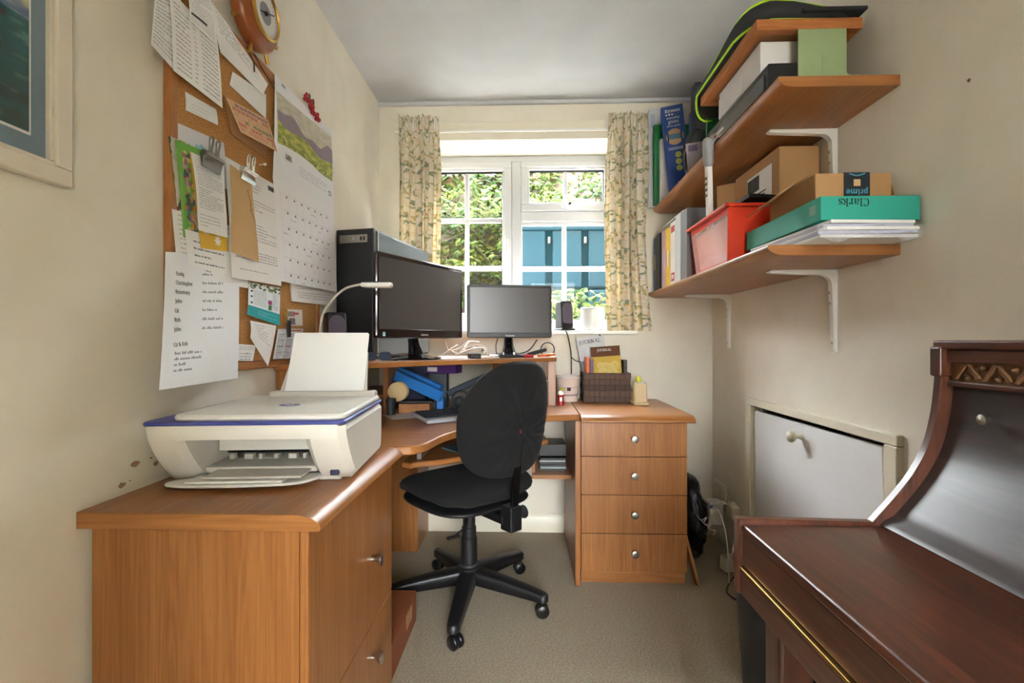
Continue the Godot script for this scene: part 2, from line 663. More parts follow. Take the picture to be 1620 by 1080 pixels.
func build_room() -> void:
	var wall: Material = mats["wall_paint"]
	struct("floor", MB.new().bx(XL - 0.1, XR + 0.1, -0.12, 0, ZB - 0.3, ZR + 0.25, 0.0005), mats["carpet"])
	struct("ceiling", MB.new().bx(XL - 0.1, XR + 0.1, TOP, TOP + 0.12, ZB - 0.3, ZR + 0.25, 0.0005), mats["ceiling_paint"])
	var wl := struct("wall_left", MB.new().bx(XL - 0.12, XL, -0.1, TOP + 0.1, ZB - 0.3, ZR + 0.25, 0.0005), wall)
	for q in [[214, 733, 0.008], [246, 733, 0.006], [192, 768, 0.007], [239, 724, 0.003], [206, 760, 0.002]]:   # flaked paint above the cabinet
		var cp := on_x(q[0], q[1], XL)
		var ch := PackedVector2Array()
		for k in 11:
			var a := TAU * k / 11.0
			ch.append(Vector2(cos(a) * 1.5, sin(a) * 0.8) * q[2] * rng.randf_range(0.6, 1.15))
		var cm := MB.new()
		cm.xf = Transform3D(Basis(Vector3(0, 0, -1), Vector3.UP, Vector3(1, 0, 0)), cp)
		cm.prism(ch, -0.001, 0.0006)
		part(wl, "flaked_paint", cm, mat("bare_plaster", rgb(168, 132, 104), 0.9))
	var r := MB.new()
	r.bx(XR, XR + 0.12, -0.1, TOP + 0.1, -1.385, ZR + 0.25, 0.0005)
	r.bx(XR, XR + 0.12, -0.1, TOP + 0.1, ZB - 0.3, -2.195, 0.0005)
	r.bx(XR, XR + 0.12, 0.765, TOP + 0.1, -2.195, -1.385, 0.0005)
	r.bx(XR, XR + 0.12, -0.1, 0.1, -2.195, -1.385, 0.0005)
	r.bx(XR + 0.42, XR + 0.47, -0.1, 0.8, -2.25, -1.35, 0.0005)
	r.bx(XR + 0.1, XR + 0.47, 0.765, 0.82, -2.25, -1.35, 0.0005)
	r.bx(XR + 0.1, XR + 0.47, 0.0, 0.1, -2.25, -1.35, 0.0005)
	r.bx(XR + 0.1, XR + 0.47, 0, 0.8, -2.25, -2.195, 0.0005)
	r.bx(XR + 0.1, XR + 0.47, 0, 0.8, -1.385, -1.35, 0.0005)
	var wr := struct("wall_right", r, wall)
	part(wr, "nail", MB.new().ball(on_x(1533, 127, XR), Vector3(0.003, 0.004, 0.004), 8, 6), mat("rusty_nail", rgb(120, 92, 70), 0.7))
	var b := MB.new()                                  # window opening x -0.69..0.56, y 1.11..2.17
	b.bx(XL - 0.1, -0.69, -0.1, TOP + 0.1, ZB - 0.32, ZB, 0.0005)
	b.bx(0.56, XR + 0.1, -0.1, TOP + 0.1, ZB - 0.32, ZB, 0.0005)
	b.bx(-0.69, 0.56, -0.1, 1.10, ZB - 0.32, ZB, 0.0005)
	b.bx(-0.69, 0.56, 2.17, TOP + 0.1, ZB - 0.32, ZB, 0.0005)
	struct("wall_back", b, wall)
	var d := MB.new()                                  # doorway behind the camera
	d.bx(XL - 0.1, -0.07, -0.1, TOP + 0.1, 0.52, 0.62, 0.0005)
	d.bx(0.68, XR + 0.1, -0.1, TOP + 0.1, 0.52, 0.62, 0.0005)
	d.bx(-0.07, 0.68, 2.03, TOP + 0.1, 0.52, 0.62, 0.0005)
	struct("wall_rear", d, wall)
	var e := MB.new()                                  # end of the hall, with a glazed garden door
	e.bx(XL - 0.1, GX0, -0.1, TOP + 0.1, ZR, ZR + 0.2, 0.0005)
	e.bx(GX1, XR + 0.1, -0.1, TOP + 0.1, ZR, ZR + 0.2, 0.0005)
	e.bx(GX0, GX1, 2.1, TOP + 0.1, ZR, ZR + 0.2, 0.0005)
	e.bx(GX0, GX1, -0.1, 0.06, ZR, ZR + 0.2, 0.0005)
	struct("wall_hall", e, wall)
	var w2 := struct_root("door_2")
	var fr := MB.new()
	for x in [GX0 + 0.03, GX1 - 0.03]:
		fr.bx(x - 0.03, x + 0.03, 0.06, 2.1, ZR + 0.08, ZR + 0.14, 0.004)
	for y in [0.1, 2.07]:
		fr.bx(GX0, GX1, y - 0.03, y + 0.03, ZR + 0.08, ZR + 0.14, 0.004)
	part(w2, "door_frame", fr, mats["upvc"])
	part(w2, "pane", MB.new().quad(Vector3(GX0 + 0.02, 0.08, ZR + 0.11), Vector3(GX1 - 0.02, 0.08, ZR + 0.11), Vector3(GX1 - 0.02, 2.08, ZR + 0.11), Vector3(GX0 + 0.02, 2.08, ZR + 0.11)), mats["window_glass"])
	var up := MB.new()                                 # unseen house block, added to keep sky light off the hedge
	up.bx(-8, 8, TOP + 0.1, 9.0, ZB - 0.32, ZR + 0.25, 0.001)
	up.bx(-8, XL - 0.12, -0.3, TOP + 0.1, ZB - 0.32, ZR + 0.25, 0.001)
	up.bx(XR + 0.48, 8, -0.3, TOP + 0.1, ZB - 0.32, ZR + 0.25, 0.001)
	for q in [[XL - 0.12, -0.69, -0.3, TOP + 0.1], [0.56, XR + 0.48, -0.3, TOP + 0.1], [-0.69, 0.56, -0.3, 1.09], [-0.69, 0.56, 2.18, TOP + 0.1]]:
		up.bx(q[0], q[1], q[2], q[3], ZB - 0.36, ZB - 0.321, 0.001)  # dark brick skin added to cut light bouncing onto hedge and tank
	struct("wall_added_house", up, tri_tex("house_brick", Color.WHITE, 0.9, speckle(61, 0.03, 3, rgb(104, 72, 58), rgb(126, 88, 70)), 0.5))
	var sk := PackedVector2Array([Vector2(0, 0), Vector2(0.016, 0), Vector2(0.016, 0.075), Vector2(0.009, 0.092), Vector2(0.004, 0.1), Vector2(0, 0.1)])
	var sb := MB.new()
	sb.xf = Transform3D(Basis(Vector3(0, 0, 1), Vector3.UP, Vector3(-1, 0, 0)), Vector3(0, 0, ZB))
	sb.prism(sk, -XR, -XL)
	struct("baseboard_back", sb, mats["cream_gloss"])
	var cv := MB.new()
	cv.bx(XL, XR, TOP - 0.022, TOP, ZB, ZB + 0.022, 0.006, 2)
	struct("trim_1", cv, mats["ceiling_paint"])
	# window board and curtain batten
	struct("trim_2", MB.new().bx(-0.69, 0.56, 1.088, 1.11, ZB - 0.26, ZB, 0.002).bx(-0.74, 0.60, 1.088, 1.11, ZB - 0.001, ZB + 0.03, 0.006, 2), mats["gloss_white"])
	struct("trim_3", MB.new().bx(-0.74, 0.66, 2.215, 2.262, ZB, ZB + 0.02, 0.003), mats["cream_gloss"])
	# hatch in the wall: architrave, ajar door
	var h := struct_root("door_1")
	var fm: Material = mats["cream_gloss"]
	part(h, "door_frame", MB.new().bx(XR - 0.018, XR + 0.06, 0.765, 0.797, -2.243, -1.335, 0.004), fm)
	part(h, "door_frame", MB.new().bx(XR - 0.018, XR + 0.06, 0.0, 0.765, -2.243, -2.195, 0.004), fm)
	part(h, "door_frame", MB.new().bx(XR - 0.018, XR + 0.06, 0.0, 0.765, -1.385, -1.335, 0.004), fm)
	var leaf := MB.new()
	var dp := PackedVector2Array([Vector2(-2.19, 0.11), Vector2(-1.392, 0.11), Vector2(-1.412, 0.748), Vector2(-2.19, 0.742)])
	leaf.xf = Transform3D(Basis(Vector3(0, 0, 1), Vector3.UP, Vector3(-1, 0, 0)), Vector3(XR + 0.008, 0, 0))
	leaf.xf = leaf.xf.rotated_local(Vector3.RIGHT, 0.012)
	leaf.prism(dp, -0.018, 0, 0.002)
	var dl := part(h, "door_leaf", leaf, mats["door_white"])
	var kn := MB.new()
	kn.xf = Transform3D(Basis(Vector3(0, 1, 0), Vector3(-1, 0, 0), Vector3(0, 0, 1)), Vector3(XR - 0.002, 0.70, -1.815))
	kn.lathe([Vector2(0, 0), Vector2(0.013, 0), Vector2(0.008, 0.012), Vector2(0.009, 0.022), Vector2(0.019, 0.03), Vector2(0.022, 0.038), Vector2(0.019, 0.047), Vector2(0.01, 0.052), Vector2(0, 0.053)], 20)
	part(dl, "knob", kn, mats["cream_gloss"])
	part(h, "catch", MB.new().bx(XR + 0.002, XR + 0.02, 0.744, 0.764, -2.16, -2.12, 0.002), mats["satin_steel"])


func build_window() -> void:
	var w := struct_root("window_1")
	var u: Material = mats["upvc"]
	var z0 := -2.98
	var zf := -2.92
	var fr := MB.new()
	fr.bx(-0.69, 0.56, 2.135, 2.17, z0, zf, 0.005)
	fr.bx(-0.69, 0.56, 1.11, 1.165, z0, zf, 0.005)
	fr.bx(-0.69, -0.648, 1.165, 2.135, z0, zf, 0.005)
	fr.bx(0.508, 0.56, 1.165, 2.135, z0, zf, 0.005)
	part(w, "window_frame", fr, u)
	part(w, "mullion", MB.new().bx(-0.098, -0.042, 1.165, 2.135, z0, zf + 0.002, 0.005), u)
	part(w, "transom", MB.new().bx(-0.042, 0.508, 1.772, 1.833, z0, zf + 0.002, 0.005), u)
	var bead := MB.new()
	bead.bx(-0.042, 0.508, 1.753, 1.772, z0 + 0.01, zf - 0.006, 0.004).bx(-0.042, -0.034, 1.18, 1.753, z0 + 0.01, zf - 0.006, 0.003).bx(0.5, 0.508, 1.18, 1.753, z0 + 0.01, zf - 0.006, 0.003).bx(-0.042, 0.508, 1.165, 1.18, z0 + 0.01, zf - 0.006, 0.003)
	part(w, "glazing_bead", bead, u)
	for s in [["casement_sash", -0.648, -0.098, 1.165, 2.135, 0.056, 0.05], ["vent_sash", -0.04, 0.507, 1.835, 2.133, 0.05, 0.048]]:
		var q := MB.new()
		var x0: float = s[1]
		var x1: float = s[2]
		var y0: float = s[3]
		var y1: float = s[4]
		var a: float = s[5]
		for k in 2:                                     # stepped section: outer stile and inner bead
			var i0 := 0.0 if k == 0 else a - 0.016
			var i1 := a - 0.014 if k == 0 else a
			var zz := zf + 0.016 if k == 0 else zf + 0.007
			q.bx(x0 + i0, x1 - i0, y1 - i1, y1 - i0, z0 + 0.01, zz, 0.004)
			q.bx(x0 + i0, x1 - i0, y0 + i0, y0 + i1, z0 + 0.01, zz, 0.004)
			q.bx(x0 + i0, x0 + i1, y0 + i1, y1 - i1, z0 + 0.01, zz, 0.004)
			q.bx(x1 - i1, x1 - i0, y0 + i1, y1 - i1, z0 + 0.01, zz, 0.004)
		part(w, s[0], q, u)
		var gk := MB.new()
		gk.bx(x0 + a, x1 - a, y1 - a - 0.006, y1 - a, zf - 0.03, zf - 0.01, 0.001).bx(x1 - a - 0.005, x1 - a, y0 + a, y1 - a, zf - 0.03, zf - 0.01, 0.001)
		part(w, "gasket", gk, mats["black_plastic"])
	var lights := [[-0.592, -0.154, 1.22, 2.08], [0.01, 0.457, 1.885, 2.083], [-0.036, 0.502, 1.178, 1.756]]
	for l in lights:
		part(w, "pane", MB.new().quad(Vector3(l[0], l[2], -2.952), Vector3(l[1], l[2], -2.952), Vector3(l[1], l[3], -2.952), Vector3(l[0], l[3], -2.952)), mats["window_glass"])
	for g in [[-0.384, -0.36, 1.22, 2.08], [0.216, 0.24, 1.885, 2.083], [0.208, 0.234, 1.178, 1.756]]:
		part(w, "glazing_bar", MB.new().bx(g[0], g[1], g[2], g[3], -2.965, -2.938, 0.005, 2), u)
	for g in [[-0.592, -0.154, 1.786], [-0.592, -0.154, 1.494], [-0.036, 0.502, 1.49]]:
		part(w, "glazing_bar", MB.new().bx(g[0], g[1], g[2] - 0.014, g[2] + 0.014, -2.964, -2.937, 0.005, 2), u)
	# handles
	var hd := MB.new()
	hd.bx(-0.134, -0.114, 1.60, 1.67, zf + 0.016, zf + 0.03, 0.006, 2)
	hd.tube(smooth_path([Vector3(-0.124, 1.645, zf + 0.025), Vector3(-0.126, 1.635, zf + 0.05), Vector3(-0.128, 1.58, zf + 0.056), Vector3(-0.132, 1.50, zf + 0.048)]), 0.0095, 8, 0.007)
	var hh := part(w, "handle", hd, mats["white_plastic"])
	part(hh, "lock", MB.new().ball(Vector3(-0.124, 1.647, zf + 0.033), Vector3(0.007, 0.007, 0.004), 10, 6), mats["black_plastic"])
	hd = MB.new()
	hd.bx(0.20, 0.27, 1.843, 1.86, zf + 0.016, zf + 0.03, 0.006, 2)
	hd.tube(smooth_path([Vector3(0.235, 1.852, zf + 0.025), Vector3(0.25, 1.868, zf + 0.05), Vector3(0.29, 1.884, zf + 0.056), Vector3(0.38, 1.884, zf + 0.05)]), 0.0105, 8, 0.006)
	hh = part(w, "handle", hd, mats["white_plastic"])
	part(hh, "lock", MB.new().ball(Vector3(0.247, 1.864, zf + 0.062), Vector3(0.009, 0.009, 0.005), 10, 6), mats["black_plastic"])
	# curtain rail
	var rail := thing("curtain_rail", "thin white curtain rail fixed along the batten above the window", "curtain rail", Vector3(-0.04, 2.19, ZB + 0.03))
	part(rail, "track", MB.new().bx(-0.72, 0.65, 2.2, 2.214, ZB + 0.021, ZB + 0.034, 0.003), mats["gloss_white"])
	for x in [-0.3, 0.1]:
		part(rail, "glider", MB.new().bx(x - 0.006, x + 0.006, 2.192, 2.2, ZB + 0.022, ZB + 0.032, 0.002), mats["gloss_white"])
	# flowered cloth
	var im := page(512, 512, rgb(229, 222, 207))
	var greens := [rgb(128, 140, 106), rgb(160, 160, 112), rgb(112, 132, 112), rgb(188, 172, 116), rgb(142, 152, 122)]
	for k in 300:
		leaf_blot(im, rng.randf() * 512, rng.randf() * 512, rng.randf() * PI, rng.randf_range(14, 34), rng.randf_range(8, 16), rgb(229, 222, 207).lerp(rgb(222, 204, 168), rng.randf()))
	for k in 70:
		var c: Color = greens[rng.randi() % 5]
		var p := Vector2(rng.randf() * 512, rng.randf() * 512)
		var a := rng.randf() * TAU
		for j in 9:
			p += Vector2(cos(a), sin(a)) * 6.0
			a += rng.randf_range(-0.35, 0.35)
			leaf_blot(im, p.x, p.y, a, 4.5, 1.2, c.darkened(0.15))
			for sd in [-1, 1]:
				var q: Vector2 = p + Vector2(cos(a + sd * 0.9), sin(a + sd * 0.9)) * 6.5
				leaf_blot(im, q.x, q.y, a + sd * 0.9, rng.randf_range(5, 7.5), rng.randf_range(2.0, 3.2), c.lightened(rng.randf() * 0.15))
		if k % 4 == 0:
			for j in 6:
				leaf_blot(im, p.x + cos(j * 1.05) * 6, p.y + sin(j * 1.05) * 6, j * 1.05, 6, 3.4, [rgb(204, 152, 132), rgb(206, 170, 96), rgb(196, 176, 120)][k % 3])
	var cloth := paper_mat(im)
	cloth.resource_name = "flowered cotton"
	cloth.texture_repeat = true
	cloth.roughness = 0.95
	cloth.backlight_enabled = true
	cloth.backlight = Color(0.55, 0.5, 0.4)
	curtain(-0.705, -0.488, -0.70, -0.465, 5, 0.4, cloth, "cream leaf-print curtain beside the tall black computer case")
	curtain(0.424, 0.632, 0.418, 0.662, 6, 1.9, cloth, "cream leaf-print curtain hanging beside the shelves of files")


func curtain(x0: float, x1: float, b0: float, b1: float, folds: int, ph: float, m: Material, label: String) -> void:
	var root := thing("curtain", label, "curtain", Vector3((x0 + x1) / 2, 1.11, ZB + 0.065), 0, "curtains either side of the window")
	var rows := []
	for j in 49:
		var t := j / 48.0
		var y := lerpf(2.275, 1.108, t)
		var row := []
		var deep := lerpf(0.010, 0.030, smoothstep(0.03, 0.3, t))
		for k in 121:
			var s := k / 120.0
			var lane := s + 0.03 * sin(s * 7 + t * 3.0 + ph) * smoothstep(0, 0.4, t)
			var w := sin((lane + 0.05 * sin(lane * 9.0 + ph)) * folds * TAU + ph)
			var fine := sin(s * folds * 3.6 * TAU + ph) * (1.0 - smoothstep(0.0, 0.16, t))
			var z := signf(w) * pow(absf(w), 0.75) * deep + fine * 0.006 + 0.008 * sin(s * 11 + t * 6 + ph)
			var x := lerpf(lerpf(x0, x1, s), lerpf(b0, b1, s), t) + 0.010 * sin(lane * folds * TAU * 2 + ph) * smoothstep(0.05, 0.3, t)
			if s < 0.3 or s > 0.7:
				x += 0.008 * sin(t * 5 + ph)
			row.append(Vector3(x, y + 0.006 * sin(s * folds * TAU * 2) * float(j == 0), ZB + 0.068 + z))
		rows.append(row)
	part(root, "cloth", MB.new().grid(rows, false, false, -1.0, 1.5, 4.2), m)
	var tape := []
	for j in 3:
		var row := []
		for k in 81:
			var s := k / 80.0
			row.append(Vector3(lerpf(x0, x1, s), 2.262 - j * 0.03, ZB + 0.052 + 0.004 * sin(s * folds * 3.6 * TAU + ph)))
		tape.append(row)
	part(root, "heading_tape", MB.new().grid(tape, false, false, -1.0), mats["white_paper"])


# ---------------------------------------------------------------- the garden
func build_outside() -> void:
	var slab_m := tri_tex("paving", Color.WHITE, 0.9, speckle(43, 0.02, 4, rgb(186, 180, 168), rgb(206, 200, 190)), 0.7)
	struct("pavement_added", MB.new().bx(-9, 9, -0.3, -0.14, ZR + 0.25, 12, 0.001), slab_m)  # unseen pale paving, added to bounce sky light onto the ceiling
	struct("ground", MB.new().bx(-9, 9, -0.3, -0.15, -12, ZB - 0.34, 0.001), tri_tex("soil", Color.WHITE, 1.0, speckle(41, 0.05, 4, rgb(70, 62, 44), rgb(84, 86, 50)), 0.8))
	struct("wall_added_garden", MB.new().bx(-5.4, -5.1, -0.3, 4.2, -9, ZB - 0.36, 0.001).bx(3.4, 3.7, -0.3, 4.2, -9, ZB - 0.36, 0.001), mats["house_brick"])  # unseen end walls, added to block sky light along the hedge
	var leaf := MB.new()
	var L := 0.085
	leaf.quad(Vector3(-0.011, 0.2 * L, 0), Vector3(0, 0, 0), Vector3(0, 0.55 * L, 0.004), Vector3(-0.016, 0.5 * L, 0))
	leaf.quad(Vector3(0, 0, 0), Vector3(0.011, 0.2 * L, 0), Vector3(0.016, 0.5 * L, 0), Vector3(0, 0.55 * L, 0.004))
	leaf.tri(Vector3(-0.016, 0.5 * L, 0), Vector3(0, 0.55 * L, 0.004), Vector3(0, L, -0.006))
	leaf.tri(Vector3(0, 0.55 * L, 0.004), Vector3(0.016, 0.5 * L, 0), Vector3(0, L, -0.006))
	var lm := mat("leaf", Color.WHITE, 0.7)
	lm.metallic_specular = 0.25
	lm.vertex_color_use_as_albedo = true
	lm.backlight_enabled = true
	lm.backlight = Color(0.25, 0.3, 0.06)
	var twig_m := mat("twig", rgb(92, 84, 68), 0.9)
	var hedge := thing("hedge", "tall leafy green and yellow hedge behind the window", "hedge", Vector3(-0.6, -0.15, -6.0))
	var heart := []
	for j in 25:
		var row := []
		for k in 41:
			var x := lerpf(-4.2, 3.2, k / 40.0)
			var y := lerpf(-0.15, 3.3, j / 24.0)
			row.append(Vector3(x, y, -5.75 - 0.5 * smoothstep(2.4, 3.3, y) + 0.16 * sin(x * 3.1 + y * 2) * sin(y * 2.3 + x)))
		heart.append(row)
	var hb := MB.new().grid(heart)
	hb.bx(-4.2, 3.2, -0.15, 3.2, -6.6, -6.1, 0.1)
	part(hedge, "branches", hb, twig_m)
	hedge_leaves(hedge, leaf, lm, 24000, 0)
	var tw := MB.new()
	for k in 170:
		var p := Vector3(rng.randf_range(-2.2, 0.4), rng.randf_range(0.4, 3.2), -5.55 + rng.randf_range(-0.1, 0.12))
		var d := Vector3(rng.randf_range(-0.5, 0.5), rng.randf_range(-0.4, 0.35), rng.randf_range(0, 0.12))
		tw.tube([p, p + d * 0.5 + Vector3(0, -0.03, 0.03), p + d], 0.005, 5, 0.002)
	var twn := part(hedge, "twigs", tw, twig_m)
	twn.set_meta("kind", "stuff")
	# bush nearer the window, with yellow blossom
	var bush := thing("flowering_bush", "low bush with yellow blossom just outside the window sill", "bush", Vector3(0.3, -0.15, -3.9))
	var st := MB.new()
	for k in 14:
		var a := rng.randf() * TAU
		var tip := Vector3(0.32 + cos(a) * 0.35, rng.randf_range(1.1, 1.5), -3.85 + sin(a) * 0.2)
		st.tube(smooth_path([Vector3(0.3, -0.15, -3.9), Vector3(0.3, 0.6, -3.9).lerp(tip, 0.35), tip], 4), 0.008, 5, 0.003)
	part(bush, "stems", st, twig_m)
	hedge_leaves(bush, leaf, lm, 900, 1)
	hedge_leaves(bush, leaf, lm, 60, 2)
	# teal moulded tank
	var tank := thing("storage_tank", "large teal plastic storage tank standing outside the window", "tank", Vector3(0.9, -0.15, -4.5))
	var tm := mat("tank_teal", rgb(44, 92, 110), 0.6)
	tm.metallic_specular = 0.25
	var td := mat("tank_dark", rgb(10, 62, 72), 0.7)
	td.metallic_specular = 0.15
	part(tank, "body", MB.new().bx(-0.12, 2.3, -0.15, 2.06, -5.1, -4.26, 0.05, 3), td)
	var x := -0.1
	for k in 7:
		var wide := 0.255
		for y in [[0.05, 0.52], [0.56, 1.02], [1.06, 1.5], [1.52, 1.68], [1.70, 2.02]]:
			if y[0] < 1.5 and y[0] > 0.5 and k == 1:
				continue
			part(tank, "panel", MB.new().bx(x, x + wide, y[0], y[1], -4.3, -4.225, 0.018, 2), tm)
		x += wide + 0.06
	part(tank, "rim", MB.new().bx(-0.14, 2.32, 2.02, 2.07, -5.12, -4.215, 0.015, 2), tm)
	for px in [0.185, 0.5]:
		part(tank, "clip", MB.new().bx(px - 0.012, px + 0.012, 1.90, 1.96, -4.26, -4.21, 0.01, 2), mats["satin_steel"])


func hedge_leaves(parent: Node3D, leaf: MB, m: Material, count: int, kind: int) -> void:
	var mm := MultiMesh.new()
	mm.transform_format = MultiMesh.TRANSFORM_3D
	mm.use_colors = true
	mm.mesh = leaf.mesh()
	mm.mesh.surface_set_material(0, m)
	mm.instance_count = count
	var nz := FastNoiseLite.new()
	nz.seed = 5
	nz.frequency = 0.9
	for k in count:
		var p: Vector3
		var s := rng.randf_range(0.8, 1.5)
		if kind == 0:
			p = Vector3(rng.randf_range(-2.9, 2.4), rng.randf_range(0.1, 3.4), 0)
			var bulge := nz.get_noise_2d(p.x * 2, p.y * 2)
			p.z = -5.72 - 0.5 * smoothstep(2.4, 3.3, p.y) + rng.randf_range(-0.05, 0.2) + 0.3 * bulge
			if bulge < -0.12 and p.y < 2.4 and rng.randf() < 0.75:
				s *= 0.5
		else:
			var d := Vector3(rng.randfn(), rng.randfn(), rng.randfn()).normalized()
			p = Vector3(0.34, 1.12, -3.82) + d * Vector3(0.36, 0.36, 0.2) * pow(rng.randf(), 0.4)
			s *= 0.8
		var dir := Vector3(rng.randf_range(-1, 1), rng.randf_range(-0.9, 0.5), rng.randf_range(0.1, 0.9)).normalized()
		var side := dir.cross(Vector3(rng.randf_range(-0.4, 0.4), rng.randf_range(0.2, 1), 1)).normalized()
		var b := Basis(side, dir, side.cross(dir)) * s
		mm.set_instance_transform(k, Transform3D(b, p - org[parent]))
		var warm := clampf(rng.randf() * 0.8 + nz.get_noise_2d(p.x, p.y * 1.3 + 7) * 0.7, 0, 1)
		var c := Color(0.02, 0.075, 0.008).lerp(Color(0.13, 0.18, 0.012), warm) * rng.randf_range(0.3, 0.85)
		if kind == 2:
			c = Color(0.85, 0.55, 0.03)
		mm.set_instance_color(k, Color(c.r, c.g, c.b, 1))
	var o := MultiMeshInstance3D.new()
	o.name = "foliage" if kind < 2 else "blossom"
	o.multimesh = mm
	parent.add_child(o, true)
	o.set_meta("kind", "stuff")


# ---------------------------------------------------------------- cabinets and desk
func knob_x(parent: Node3D, p: Vector3, out: Vector3) -> void:
	var k := MB.new()
	var side := out.cross(Vector3.UP)
	k.xf = Transform3D(Basis(side, out, side.cross(out)), p)
	k.lathe([Vector2(0, 0), Vector2(0.006, 0), Vector2(0.005, 0.01), Vector2(0.008, 0.016), Vector2(0.0155, 0.024), Vector2(0.0155, 0.028), Vector2(0.013, 0.0295), Vector2(0, 0.029)], 18)
	part(parent, "handle", k, mats["satin_steel"], "satin steel knob")


func nosed_top(w: float, depth: float, thick: float) -> PackedVector2Array:   # section: front at +x, rounded over
	var p := PackedVector2Array([Vector2(0, 0), Vector2(0, thick), Vector2(depth - 0.05, thick)])
	for k in range(1, 9):
		var a := PI / 2 * k / 8.0
		p.append(Vector2(depth - 0.05 + 0.05 * sin(a), thick - (thick - 0.004) * (1 - cos(a))))
	p.append(Vector2(depth - 0.004, 0))
	return p


func build_furniture() -> void:
	var wy: Material = mats["laminate_y"]
	var wz: Material = mats["laminate_z"]
	var wx: Material = mats["laminate_x"]
	# filing cabinet under the printer
	var c := thing("filing_cabinet", "beech laminate filing cabinet carrying the white printer", "cabinet", Vector3(-0.61, 0, -1.15))
	part(c, "body", MB.new().bx(-0.813, -0.421, 0, 0.706, -1.425, -0.876, 0.001), wy)
	var t := MB.new()
	t.xf = Transform3D(Basis(Vector3(1, 0, 0), Vector3(0, 1, 0), Vector3(0, 0, 1)), Vector3(-0.829, 0.706, 0))
	t.prism(nosed_top(0, 0.455, 0.030), -1.436, -0.862, 0.0015)
	var wt := part(c, "worktop", t, wz)
	t = MB.new()
	t.xf = Transform3D(Basis.IDENTITY, Vector3(-0.829, 0.706, 0))
	t.prism(nosed_top(0, 0.455, 0.030), -0.8635, -0.8612, 0.0006)
	part(wt, "edge_band", t, wx)
	for d in [[0.318, 0.700], [0.02, 0.314]]:
		var f := part(c, "drawer", MB.new().bx(-0.4205, -0.404, d[0], d[1], -1.424, -0.878, 0.002), wy)
		knob_x(f, Vector3(-0.404, d[1] - 0.212 if d[0] > 0.3 else d[1] - 0.08, -1.237), Vector3.RIGHT)
	# pedestal of four drawers
	c = thing("drawer_pedestal", "beech laminate pedestal of four drawers beside the desk", "drawers", Vector3(0.455, 0, -2.39))
	part(c, "body", MB.new().bx(0.228, 0.686, 0.05, 0.706, -2.675, -2.118, 0.001), wy)
	part(c, "plinth", MB.new().bx(0.232, 0.682, 0, 0.052, -2.66, -2.122, 0.001), wx)
	t = MB.new()
	t.xf = Transform3D(Basis(Vector3(0, 0, 1), Vector3(0, 1, 0), Vector3(-1, 0, 0)), Vector3(0, 0.706, -2.679))
	t.prism(nosed_top(0, 0.628, 0.029), -0.706, -0.227, 0.0015)
	part(c, "worktop", t, wx)
	var ys := [0.056, 0.221, 0.388, 0.553, 0.704]
	for k in 4:
		var f := part(c, "drawer", MB.new().bx(0.231, 0.684, ys[k] + 0.0012, ys[k + 1] - 0.0012, -2.1175, -2.1, 0.0015), wy)
		knob_x(f, Vector3(0.457, (ys[k] + ys[k + 1]) / 2 + 0.004, -2.1), Vector3.BACK)
	# corner desk
	var k := thing("corner_desk", "beech laminate corner desk with wavy front edge", "desk", Vector3(-0.35, 0, -2.2))
	var edge := smooth_path([Vector3(-0.375, 0, -1.437), Vector3(-0.345, 0, -1.447), Vector3(-0.318, 0, -1.485), Vector3(-0.305, 0, -1.54), Vector3(-0.285, 0, -1.63), Vector3(-0.235, 0, -1.735), Vector3(-0.16, 0, -1.87), Vector3(-0.05, 0, -1.985), Vector3(0.09, 0, -2.062), Vector3(0.225, 0, -2.098)], 5)
	var poly := PackedVector2Array()
	for p in edge:
		poly.append(Vector2(p.x, -p.z))
	poly.append(Vector2(0.225, 2.678))
	poly.append(Vector2(-0.828, 2.678))
	poly.append(Vector2(-0.828, 1.437))
	var flat := Transform3D(Basis(Vector3(1, 0, 0), Vector3(0, 0, -1), Vector3(0, 1, 0)), Vector3.ZERO)
	t = MB.new()
	t.xf = flat
	t.prism(poly, 0.708, 0.735, 0.003)
	part(k, "desktop", t, wx)
	part(k, "side_panel", MB.new().bx(0.204, 0.2245, 0, 0.708, -2.66, -2.085, 0.001), wy)
	part(k, "corner_leg", MB.new().bx(-0.826, -0.55, 0, 0.708, -2.66, -2.40, 0.001), wy)
	part(k, "side_panel", MB.new().bx(-0.826, -0.60, 0, 0.708, -1.46, -1.441, 0.001), wy)
	part(k, "cd_shelf", MB.new().bx(0.02, 0.204, 0.408, 0.427, -2.62, -2.26, 0.001), wx)
	part(k, "shelf_end", MB.new().bx(0.02, 0.034, 0.427, 0.55, -2.62, -2.30, 0.001), wy)
	# keyboard tray below
	var tray := PackedVector2Array()
	for p in smooth_path([Vector3(-0.415, 0, -1.70), Vector3(-0.395, 0, -1.72), Vector3(-0.34, 0, -1.745), Vector3(-0.26, 0, -1.80), Vector3(-0.12, 0, -1.95), Vector3(0.03, 0, -2.08), Vector3(0.09, 0, -2.13)], 4):
		tray.append(Vector2(p.x, -p.z))
	tray.append(Vector2(0.05, 2.45))
	tray.append(Vector2(-0.45, 2.45))
	tray.append(Vector2(-0.45, 1.72))
	t = MB.new()
	t.xf = flat
	t.prism(tray, 0.598, 0.618, 0.003)
	var tr := part(k, "keyboard_tray", t, wx)
	part(tr, "bracket", MB.new().bx(-0.408, -0.39, 0.618, 0.708, -2.2, -1.76, 0.002), mats["satin_steel"])
	part(tr, "bracket", MB.new().bx(-0.02, -0.005, 0.618, 0.708, -2.4, -2.12, 0.002), mats["satin_steel"])
	# raised shelf on the desk
	var hb := thing("monitor_riser", "curved beech laminate monitor shelf raised on the corner desk", "riser", Vector3(-0.4, 0.735, -2.3))
	var hp := PackedVector2Array()
